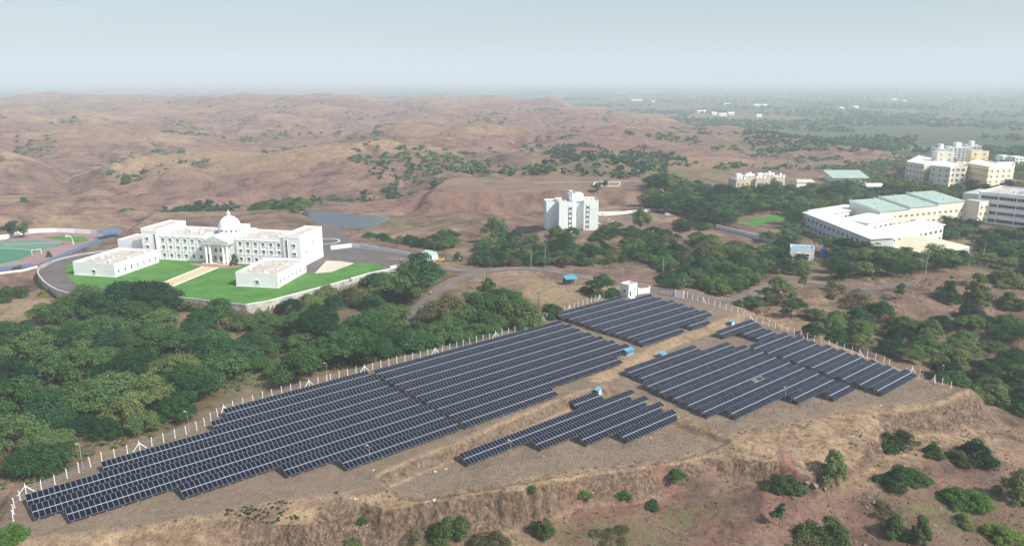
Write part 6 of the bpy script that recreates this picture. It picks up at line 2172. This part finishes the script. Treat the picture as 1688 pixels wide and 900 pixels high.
# trees and bushes one can point to: pixel of the foot, width in photo pixels, height scale, style, leaf, label
SINGLES = [
    (738, 882, 70, 1.0, 'bush', 'leaf_bush', 'bush', 'big dark green bush below the left end of the front bank'),
    (893, 880, 40, 1.35, 'bush', 'leaf_bush', 'bush', 'upright dark bush with shadow on bare red ground at bottom centre'),
    (580, 903, 42, .8, 'bush', 'leaf_bush', 'bush', 'dark green bush cut by the bottom edge left of centre'),
    (682, 897, 60, .9, 'sparse', 'leaf_olive', 'bush', 'sparse olive shrub left of the big dark bush'),
    (800, 900, 66, .9, 'sparse', 'leaf_olive', 'bush', 'sparse olive shrub right of the big dark bush'),
    (597, 860, 20, .9, 'bush', 'leaf_bright', 'bush', 'small bright green bush at the foot of the front bank'),
    (878, 807, 16, 1.0, 'bush', 'leaf_bright', 'bush', 'tiny bright bush on top of the front bank'),
    (1472, 738, 70, .85, 'bush', 'leaf_bush', 'bush', 'round dark bush with flower specks below the right panels'),
    (1372, 786, 50, 1.2, 'tallbush', 'leaf_mid', 'tree', 'bushy green tree beside the tan mound'),
    (1296, 806, 60, .85, 'bush', 'leaf_bush', 'bush', 'very dark bush at the end of the cut earth face'),
    (1478, 797, 62, .8, 'bush', 'leaf_mid', 'bush', 'mid green bush below the round flower-specked bush'),
    (1507, 790, 50, .6, 'bush', 'leaf_mid', 'bush', 'low spreading bush right of the mid green bush'),
    (1585, 828, 78, .7, 'bush', 'leaf_bright', 'bush', 'wide lush green bush beside the red soil'),
    (1540, 750, 36, 1.0, 'bush', 'leaf_mid', 'bush', 'small green bush right of the flower-specked bush'),
    (1612, 757, 62, .9, 'bush', 'leaf_mid', 'bush', 'grey-green bush by the rocky outcrop on the right slope'),
    (1580, 757, 42, .7, 'bush', 'leaf_olive', 'bush', 'dull olive bush left of the rocky outcrop'),
    (1672, 822, 54, 1.3, 'tallbush', 'leaf_mid', 'tree', 'tall bushy tree at the right edge of the foreground'),
    (1284, 866, 30, 1.3, 'shrub_tree', 'leaf_mid', 'tree', 'slim young tree with long shadow at lower right of centre'),
    (1357, 892, 74, 1.05, 'bush', 'leaf_bush', 'bush', 'largest dark bush at the bottom edge right of centre'),
    (1474, 878, 40, 1.2, 'tallbush', 'leaf_mid', 'tree', 'thin green sapling left of a dark upright one'),
    (1517, 888, 40, 1.4, 'tallbush', 'leaf_bush', 'tree', 'dark upright sapling below the red soil patch'),
    (1588, 863, 40, .7, 'bush', 'leaf_mid', 'bush', 'small low bush below the wide lush bush'),
    (1655, 890, 74, .55, 'bush', 'leaf_bright', 'bush', 'low bright bush in the bottom right corner'),
    (1455, 842, 44, .8, 'sparse', 'leaf_olive', 'bush', 'sparse grey shrub beside the pale rocks'),
    (1322, 902, 90, .5, 'sparse', 'leaf_olive', 'bush', 'low olive scrub along the bottom edge near the largest bush'),
    (1114, 784, 38, .55, 'bush', 'leaf_bright', 'bush', 'pale green cactus-like clump under the cut slope'),
    (1075, 834, 32, .45, 'bush', 'leaf_bush', 'bush', 'flat dark little bush on the red track'),
    (962, 815, 28, .4, 'bush', 'leaf_bright', 'bush', 'low bright weeds at the foot of the gravel slope'),
    (1028, 816, 30, .4, 'bush', 'leaf_bright', 'bush', 'second patch of bright weeds below the gravel slope'),
    (1010, 885, 70, .35, 'sparse', 'leaf_olive', 'bush', 'wide low olive scrub at bottom centre right'),
    (12, 897, 60, 1.1, 'bush', 'leaf_bright', 'bush', 'bright green bush in the bottom left corner'),
    (1485, 494, 24, 1.0, 'shrub_tree', 'leaf_dark', 'tree', 'lone small tree with a clear trunk on the bare right slope'),
    (1417, 502, 56, .9, 'sparse', 'leaf_olive', 'bush', 'broad feathery olive shrub on the bare right slope'),
    (1378, 480, 46, 1.0, 'sparse', 'leaf_olive', 'bush', 'grey-green feathery shrub above the broad olive one'),
    (1560, 495, 40, 1.1, 'tallbush', 'leaf_mid', 'tree', 'green bushy tree left of the pair on the right rise'),
    (1608, 500, 46, 1.3, 'tallbush', 'leaf_bush', 'tree', 'taller dark tree right of the pair on the right rise'),
    (1665, 505, 44, .9, 'bush', 'leaf_bush', 'bush', 'dark bush at the right edge on the rise'),
    (1660, 470, 60, .7, 'bush', 'leaf_mid', 'bush', 'wide green bush at the right edge below the campus trees'),
    (1305, 524, 34, .95, 'shrub_tree', 'leaf_mid', 'tree', 'small round tree on the bare slope behind the right fence'),
    (1285, 488, 40, 1.0, 'tallbush', 'leaf_mid', 'tree', 'pale green tree right of the thick gate clump'),
    (1275, 500, 46, .6, 'bush', 'leaf_olive', 'bush', 'greyish bush below the pale green tree'),
    (1325, 478, 20, 1.2, 'shrub_tree', 'leaf_mid', 'tree', 'thin young tree on the bare ground by the road bend'),
    (1596, 470, 36, .5, 'sparse', 'leaf_olive', 'bush', 'thin dry scrub on the crest of the right rise'),
    (1590, 522, 30, .6, 'bush', 'leaf_olive', 'bush', 'small dull bush near the right grove'),
    (988, 486, 46, .9, 'tallbush', 'leaf_mid', 'tree', 'rounded green tree left of the white hut'),
    (912, 520, 36, 1.0, 'bush', 'leaf_mid', 'bush', 'green bush behind the fence corner left of the hut'),
    (802, 490, 34, 1.1, 'tallbush', 'leaf_mid', 'tree', 'round bushy tree in the fork of the road junction'),
    (817, 402, 30, 1.5, 'tall', 'leaf_dark', 'tree', 'tall narrow tree left of the pale tower'),
    (1055, 382, 34, 1.2, 'tall', 'leaf_mid', 'tree', 'big round tree right of the pale tower'),
    (1003, 388, 30, .9, 'bush', 'leaf_mid', 'bush', 'bushy clump below the right side of the tower'),
    (925, 402, 46, .7, 'bush', 'leaf_bush', 'bush', 'dark bush below the foot of the pale tower'),
    (755, 428, 20, .8, 'tallbush', 'leaf_mid', 'tree', 'small tree shading the cars near the gate'),
    (985, 318, 14, 1.2, 'tall', 'leaf_dark', 'tree', 'dark tree in front of the plateau enclosure'),
    (997, 310, 12, 1.0, 'tall', 'leaf_dark', 'tree', 'small dark tree beside the plateau enclosure'),
    (1074, 314, 14, 1.0, 'tall', 'leaf_dark', 'tree', 'dark round tree at the right end of the plateau'),
    (322, 530, 24, 1.1, 'tallbush', 'leaf_mid', 'tree', 'lone small tree on the bare patch below the lawn wall'),
    (14, 492, 50, .8, 'bush', 'leaf_bush', 'bush', 'big dark bush at the left edge below the track'),
    (71, 486, 18, .8, 'bush', 'leaf_yellow', 'bush', 'small yellow-green bush below the curving wall'),
    (312, 506, 24, .8, 'bush', 'leaf_mid', 'bush', 'low bush at the foot of the lawn wall'),
    (20, 392, 24, 1.1, 'tall', 'leaf_dark', 'tree', 'dark tree left of a pair behind the sports courts'),
    (40, 392, 22, 1.1, 'tall', 'leaf_dark', 'tree', 'dark tree right of a pair behind the sports courts'),
    (30, 445, 14, 1.0, 'bush', 'leaf_bush', 'bush', 'small dark bush beside the blue edge of the track'),
    (82, 424, 10, 1.2, 'tallbush', 'leaf_mid', 'tree', 'little tree beside the goal frame at the track'),
    (344, 434, 12, 1.5, 'tallbush', 'leaf_bush', 'tree', 'small clipped tree left of the portico'),
    (386, 437, 14, 1.5, 'tallbush', 'leaf_bush', 'tree', 'small clipped tree right of the portico'),
    (575, 462, 10, .9, 'bush', 'leaf_bush', 'bush', 'little bush on the edge of the lawn wall'),
    (390, 615, 44, .8, 'bush', 'leaf_yellow', 'bush', 'yellow-flowering bush in the middle of the left grove'),
    (185, 692, 40, .8, 'bush', 'leaf_yellow', 'bush', 'yellow-flowering bush near the fence side of the left grove'),
    (212, 508, 80, .95, 'thorn', 'leaf_dark', 'tree', 'tall broad tree hiding the front of the lawn wall, leftmost of three'),
    (246, 505, 74, 1.0, 'thorn', 'leaf_dark', 'tree', 'tall broad tree before the foot of the walkway, middle of three'),
    (272, 512, 66, .9, 'thorn', 'leaf_mid', 'tree', 'rounded tree right of the walkway foot, rightmost of three'),
    (692, 492, 62, 1.25, 'tall', 'leaf_dark', 'tree', 'tall dense dark tree beside the road below the gate'),
    (672, 500, 56, 1.1, 'tall', 'leaf_dark', 'tree', 'dense dark tree left of the tall one beside the road'),
    (206, 300, 9, 1.2, 'far', 'leaf_dark', 'tree', 'lone dark tree on the hills above the domed building'),
    (975, 375, 14, 1.3, 'tallbush', 'leaf_mid', 'tree', 'palm-like small tree at the right corner of the tower'),
]
_sp = drop([(q[0], q[1]) for q in SINGLES])
for (px, py, wpx, hs, st, lf, cat, lab), q in zip(SINGLES, _sp):
    dist = q[1] * CP + (CAM_H - q[2]) * SP
    R = wpx * dist / F_PX / 2 * (.96 if py > 700 else 1.06)
    nm = {'bush': 'bush', 'tree': 'small_tree'}[cat]
    place_plant(q[0], q[1], q[2] + (.1 if py < 440 and px < 640 else 0), st, lf, R, nm, lab, cat, None, hs, True)

# palms beside the hostel
def palm_mesh(seed):
    rng = np.random.default_rng(seed); mb = MB()
    mb.tube([(0, 0, -.4), (.1, 0, 4), (.15, .1, 8.2)], [.22, .17, .14], 'bark', 6)
    for k in range(16):
        a = 2 * math.pi * k / 16 + rng.uniform(-.15, .15); e = rng.uniform(.1, .9); L = rng.uniform(2.4, 3.2)
        c, s = math.cos(a), math.sin(a); pts = []
        for t in np.linspace(0, 1, 5):
            pts.append((.15 + c * L * t, .1 + s * L * t, 8.2 + e * L * t * .8 - 1.9 * t * t * L * .5))
        for i in range(4):
            w0 = .34 * (1 - abs(i / 4 - .35)); w1 = .34 * (1 - abs((i + 1) / 4 - .35)) * (0.3 if i == 3 else 1)
            p_, q_ = pts[i], pts[i + 1]
            V = [(p_[0] - s * w0, p_[1] + c * w0, p_[2] - .1), (p_[0], p_[1], p_[2] + .05), (p_[0] + s * w0, p_[1] - c * w0, p_[2] - .1), (q_[0] - s * w1, q_[1] + c * w1, q_[2] - .1), (q_[0], q_[1], q_[2] + .05), (q_[0] + s * w1, q_[1] - c * w1, q_[2] - .1)]
            mb.add(V, [(0, 1, 4, 3), (1, 2, 5, 4)], 'leaf_dark')
    return mb.mesh('palm')


PM = [palm_mesh(s) for s in (1, 2, 3)]
for k, q in enumerate(scatter([(1215, 352), (1225, 340), (1330, 336), (1335, 348), (1280, 354)], 6, 33, [], 26)):
    o = put('palm_tree', PM[k % 3], None, q, _tr.uniform(0, 6)); s = _tr.uniform(.9, 1.25); o.scale = (s, s, s)
    tag(o, 'dark palm in the row of palms below the beige hostel', 'palm', 'palms below the hostel')

# ---- scrub over the hills: the larger ones singly
rng = np.random.default_rng(3)
n = 15000
th = np.radians(rng.uniform(-40, 40, n)); rr = np.exp(rng.uniform(math.log(430), math.log(3300), n))
X, Y = rr * np.sin(th), rr * np.cos(th)
tn = X / Y
_wx = X + 50 * fbm(X, Y, 260, 2, 40); _wy = Y + 50 * fbm(X, Y, 260, 2, 41)
clus = .9 * fbm(X, Y, 140, 3, 71) + .28 * hill_gully(_wx, _wy) - .6 * (billow(_wx, _wy, 300, 2, 31, .42) - .22)
ok = (clus > .13) & (rr < np.interp(tn, HILL_T, HILL_R)) & ~((X > 80) & (Y < 720))
for kp in (COMPOUND, SPORTS, POND, PLATEAU):
    ok &= sdf(X, Y, kp) > 4
X, Y, rr = X[ok], Y[ok], rr[ok]
Z = height(X, Y)
order = np.argsort(rr)


def hill_lab(x, y, z):
    a, b = to_px(x, y, z)
    far = 'low on' if b > 300 else ('halfway up' if b > 250 else 'high on')
    wh = 'above the sports ground' if a < 190 else 'above the domed building' if a < 430 else 'above the pond' if a < 680 else 'behind the plateau' if a < 900 else 'beyond the tower'
    return 'dark scrub tree ' + far + ' the brown hills ' + wh


nb_ = 0
for i in order[:240]:
    st, lf = _tr.choice([('far', 'leaf_dark'), ('far', 'leaf_mid'), ('far', 'leaf_dark')])
    place_plant(X[i], Y[i], Z[i], st, lf, _tr.uniform(1.4, 5.0), 'hill_scrub', hill_lab(X[i], Y[i], Z[i]), 'tree', 'scrub dotted over the hills', _tr.uniform(.6, .95), False)


def leaf_stuff(name, X, Y, Z, R, n_each, leaf, label, cat, hs=.8, leafsize=.5, seed=4):
    rng = np.random.default_rng(seed); N = len(X)
    base = []
    for k in range(5):
        cl = crown_clumps(rng, 1.0, .1, 1.25 * hs, 6, 'dome'); base.append(leaf_cloud(rng, cl, n_each, leafsize))
    Vs = []
    pick = rng.integers(0, 5, N); ang = rng.uniform(0, 6.28, N)
    for k in range(5):
        m_ = pick == k
        if not m_.any():
            continue
        B = base[k]; c, s = np.cos(ang[m_]), np.sin(ang[m_])
        bx = B[None, :, 0] * c[:, None] - B[None, :, 1] * s[:, None]; by = B[None, :, 0] * s[:, None] + B[None, :, 1] * c[:, None]
        r_ = R[m_][:, None]
        Vs.append(np.stack([X[m_][:, None] + bx * r_, Y[m_][:, None] + by * r_, Z[m_][:, None] + B[None, :, 2] * r_], -1).reshape(-1, 3))
    V = np.concatenate(Vs)
    me = mesh_from_arrays(name, V, quads(V)); me.materials.append(MATS[leaf])
    o = put(name, me); tag(o, label, cat, None, 'stuff')
    return o


i = order[240:]
Q = np.array(UNDER); leaf_stuff('undergrowth', Q[:, 0], Q[:, 1], Q[:, 2], np.random.default_rng(9).uniform(1.2, 2.6, len(Q)), 90, 'leaf_mid', 'low green undergrowth filling the gaps in the left grove', 'undergrowth', .8, .16, 12)
Q = np.array(sum([scatter(pl, 3.4, 25 + k, [], 200, True) for k, pl in enumerate(MIDC)], [])); leaf_stuff('belt_undergrowth', Q[:, 0], Q[:, 1], Q[:, 2], np.random.default_rng(9).uniform(.8, 2.2, len(Q)), 70, 'leaf_olive', 'low olive undergrowth of the belt between tower and field', 'undergrowth', .7, .18, 13)
Q = np.array(VALLEY); leaf_stuff('valley_woodland', Q[:, 0], Q[:, 1], Q[:, 2], np.random.default_rng(8).uniform(3.0, 7.0, len(Q)), 150, 'leaf_dark', 'dark scrub woodland in the valleys of the brown hills', 'woodland', .8, .2, 16)
Q = np.array(CREST); leaf_stuff('campus_woodland', Q[:, 0], Q[:, 1], Q[:, 2], np.random.default_rng(9).uniform(4.5, 7.5, len(Q)), 190, 'leaf_dark', 'mass of dark trees behind and between the farther campus buildings', 'woodland', .95, .15, 14)
Q = np.array(scatter(CAMP, 4.6, 26, CH, 2600, True)); leaf_stuff('campus_undergrowth', Q[:, 0], Q[:, 1], Q[:, 2], np.random.default_rng(9).uniform(1.2, 2.8, len(Q)), 36, 'leaf_mid', 'shrubs and undergrowth covering the ground between the campus trees', 'undergrowth', .8, .2, 15)
leaf_stuff('distant_scrub', X[i], Y[i], Z[i], rng.uniform(1.2, 5.2, len(i)), 26, 'leaf_dark', 'countless dark scrub specks over the far brown hills', 'scrub')
# ---- trees over the far plain
n = 26000
th = np.radians(rng.uniform(-42, 42, n)); rr = np.exp(rng.uniform(math.log(800), math.log(9500), n))
X, Y = rr * np.sin(th), rr * np.cos(th); tn = X / Y
clus = fbm(X, Y, 420, 3, 73)
ok = (clus > .02) & (rr > np.interp(tn, HILL_T, HILL_R) * 1.0)
X, Y = X[ok], Y[ok]; Z = height(X, Y)
leaf_stuff('plain_woodland', X, Y, Z, rng.uniform(3, 8, len(X)) * (1 + np.hypot(X, Y) / 9000), 14, 'leaf_dark', 'hazy scatter of trees and hedges over the far plain', 'woodland', .75, .55, 5)

# ---- dry tufts, weeds and stones near the field
def near_points(n, poly, seed, zmask=None):
    P = [tuple(q[:2]) for q in drop(poly)]
    rng = np.random.default_rng(seed); xs = [q[0] for q in P]; ys = [q[1] for q in P]
    X = rng.uniform(min(xs), max(xs), n); Y = rng.uniform(min(ys), max(ys), n)
    ok = (sdf(X, Y, P) < 0) & (sdf(X, Y, PAD) > .5) & (fbm(X, Y, 9, 3, seed) > -.08)
    X, Y = X[ok], Y[ok]
    return X, Y, height(X, Y)


FG = [(-60, 905), (0, 880), (300, 856), (600, 812), (760, 800), (960, 764), (1130, 740), (1300, 690), (1540, 660), (1600, 645), (1760, 650), (1760, 905)]
X, Y, Z = near_points(16000, FG, 41)
leaf_stuff('dry_grass', X, Y, Z, np.random.default_rng(1).uniform(.12, .42, len(X)), 12, 'dry_tuft', 'tufts of dry straw grass over the foreground slopes', 'grass', .8, .4, 6)
X, Y, Z = near_points(2200, FG, 43)
leaf_stuff('green_weeds', X, Y, Z, np.random.default_rng(2).uniform(.15, .55, len(X)), 16, 'leaf_olive', 'small olive weeds scattered over the foreground', 'weeds', .7, .4, 7)
X, Y, Z = near_points(420, [(370, 850), (400, 800), (540, 790), (570, 830), (480, 860)], 44)
leaf_stuff('bank_weeds', X, Y, Z, np.random.default_rng(2).uniform(.25, .6, len(X)), 16, 'leaf_mid', 'little green weeds on the pale bank below the left panels', 'weeds', .6, .4, 8)
MIDP = [(880, 530), (905, 505), (1000, 478), (960, 450), (850, 445), (760, 470), (700, 530)]
X, Y, Z = near_points(3000, [(1230, 530), (1300, 470), (1500, 450), (1700, 460), (1700, 560), (1480, 530), (1340, 525), (1320, 560)], 45)
leaf_stuff('slope_grass', X, Y, Z, np.random.default_rng(3).uniform(.2, .7, len(X)), 10, 'dry_tuft', 'dry grass tufts over the bare slope at the right', 'grass', .6, .45, 9)


def rock_mesh(seed):
    rng = np.random.default_rng(seed); bm = bmesh.new()
    bmesh.ops.create_icosphere(bm, subdivisions=2, radius=.5)
    for v in bm.verts:
        v.co *= 1 + .6 * float(pnoise(np.array([v.co.x * 2.2 + seed * 9]), np.array([v.co.y * 2.2 + v.co.z * 1.7]), seed)[0]) + rng.uniform(-.06, .06)
        v.co.z *= .7
    me = bpy.data.meshes.new('rock'); bm.to_mesh(me); bm.free()
    return me


RK = []
for s in range(5):
    for mt in ('stone', 'pale_stone'):
        me = rock_mesh(s); me.materials.append(MATS[mt]); RK.append(me)
ROCKS = [(690, 782, .9, 1), (718, 777, 1.1, 1), (735, 773, .9, 1), (615, 775, .8, 1), (585, 822, 1.1, 1), (703, 827, .6, 1), (715, 824, 1.2, 1), (722, 820, 1.0, 1), (800, 836, .6, 1), (605, 866, .5, 1), (565, 872, .5, 1), (977, 812, .6, 1), (1085, 785, .6, 1), (1173, 735, .5, 1), (1122, 733, .5, 1), (897, 752, .8, 1), (1073, 722, .8, 1),
         (1451, 668, 1.0, 1), (1470, 665, .6, 1), (1438, 730, .7, 1), (1452, 740, .8, 1), (1300, 700, .5, 1), (1330, 795, 1.6, 0), (1345, 800, 1.9, 0), (1360, 806, 1.5, 0), (1372, 800, 1.2, 0), (1432, 820, 1.3, 0), (1440, 828, 1.6, 0), (1428, 836, 1.0, 0), (1470, 812, .9, 0), (1550, 838, 1.2, 0), (1562, 846, 1.0, 0), (1540, 866, 1.1, 0), (1530, 880, 1.2, 0), (1545, 878, .9, 0),
         (1640, 745, 1.6, 0), (1655, 735, 1.3, 0), (1630, 735, 1.1, 0), (1600, 722, 1.4, 0), (1585, 718, 1.2, 0), (1410, 892, 1.0, 0), (1425, 898, .9, 0), (1600, 528, 2.4, 0), (1575, 530, 2.0, 0), (1585, 540, 2.2, 0), (1610, 535, 1.8, 0), (1240, 640, .3, 0)]
_rp = drop([(q[0], q[1]) for q in ROCKS])
for (px, py, s, pale), q in zip(ROCKS, _rp):
    o = put('rock', RK[_tr.randrange(5) * 2 + pale], None, (q[0], q[1], q[2] + s * .05), _tr.uniform(0, 6)); s *= .7; o.scale = (s * _tr.uniform(.8, 1.3), s * _tr.uniform(.7, 1.1), s * _tr.uniform(.6, 1))
    if pale:
        tag(o, 'pale whitish stone lying on the ground round the field edge', 'rock', 'pale stones round the field edge')
    else:
        tag(o, 'grey-brown boulder in the rocky outcrops on the right', 'rock', 'boulders of the right outcrops')
X, Y, Z = near_points(5200, FG, 47)
rng = np.random.default_rng(5)
S = rng.uniform(.05, .2, len(X)); tet = np.array([[1, 0, -.3], [-.5, .87, -.3], [-.5, -.87, -.3], [0, 0, .7]])
V = (np.stack([X, Y, Z + .03], -1)[:, None, :] + tet[None] * S[:, None, None] * rng.uniform(.7, 1.3, (len(X), 4, 1))).reshape(-1, 3)
k4 = np.arange(len(X))[:, None] * 4
Fq = np.concatenate([k4 + np.array([[0, 1, 3]]), k4 + np.array([[1, 2, 3]]), k4 + np.array([[2, 0, 3]])])
me = mesh_from_arrays('pebbles', V, Fq); me.materials.append(MATS['stone']); o = put('pebbles', me); tag(o, 'loose pebbles strewn over the foreground slopes', 'pebbles', None, 'stuff')



# labels: where a few alike trees share one, count them from the left
_by = {}
for o in COL.objects:
    if o.parent is None and o.get('group') and o.get('category') in ('tree', 'bush', 'palm', 'fence post', 'rock'):
        _by.setdefault(o['label'], []).append(o)
for lab, lst in _by.items():
    if 1 < len(lst) <= 30 and lst[0]['category'] != 'fence post' and len(lab.split()) <= 13:
        lst.sort(key=lambda o: to_px(*o.location)[0])
        for k, o in enumerate(lst):
            o['label'] = ORD[k + 1] + ' from left, ' + lab

# ---------------------------------------------------------------- haze in the air
def build_haze():
    R = 27000.0; zb = -70.0; zt = 420.0
    V = np.array([[sx * R, sy * R, z] for z in (zb, zt) for sx, sy in ((-1, -1), (1, -1), (1, 1), (-1, 1))])
    Fq = np.array([[3, 2, 1, 0], [4, 5, 6, 7], [0, 1, 5, 4], [1, 2, 6, 5], [2, 3, 7, 6], [3, 0, 4, 7]])
    me = mesh_from_arrays('haze', V, Fq)
    m = bpy.data.materials.new('haze_air'); m.use_nodes = True
    n = m.node_tree.nodes; n.clear()
    out = n.new('ShaderNodeOutputMaterial')
    v = n.new('ShaderNodeVolumePrincipled')
    v.inputs['Color'].default_value = (*HAZE_COLOR, 1)
    v.inputs['Density'].default_value = HAZE_DENSITY
    v.inputs['Anisotropy'].default_value = 0.0
    m.node_tree.links.new(v.outputs[0], out.inputs['Volume'])
    me.materials.append(m)
    o = bpy.data.objects.new('haze', me); COL.objects.link(o)
    o['kind'] = 'stuff'
    o['label'] = 'pale blue dusty haze hanging in the air over the plain'
    o['category'] = 'haze'
    return o


build_haze()
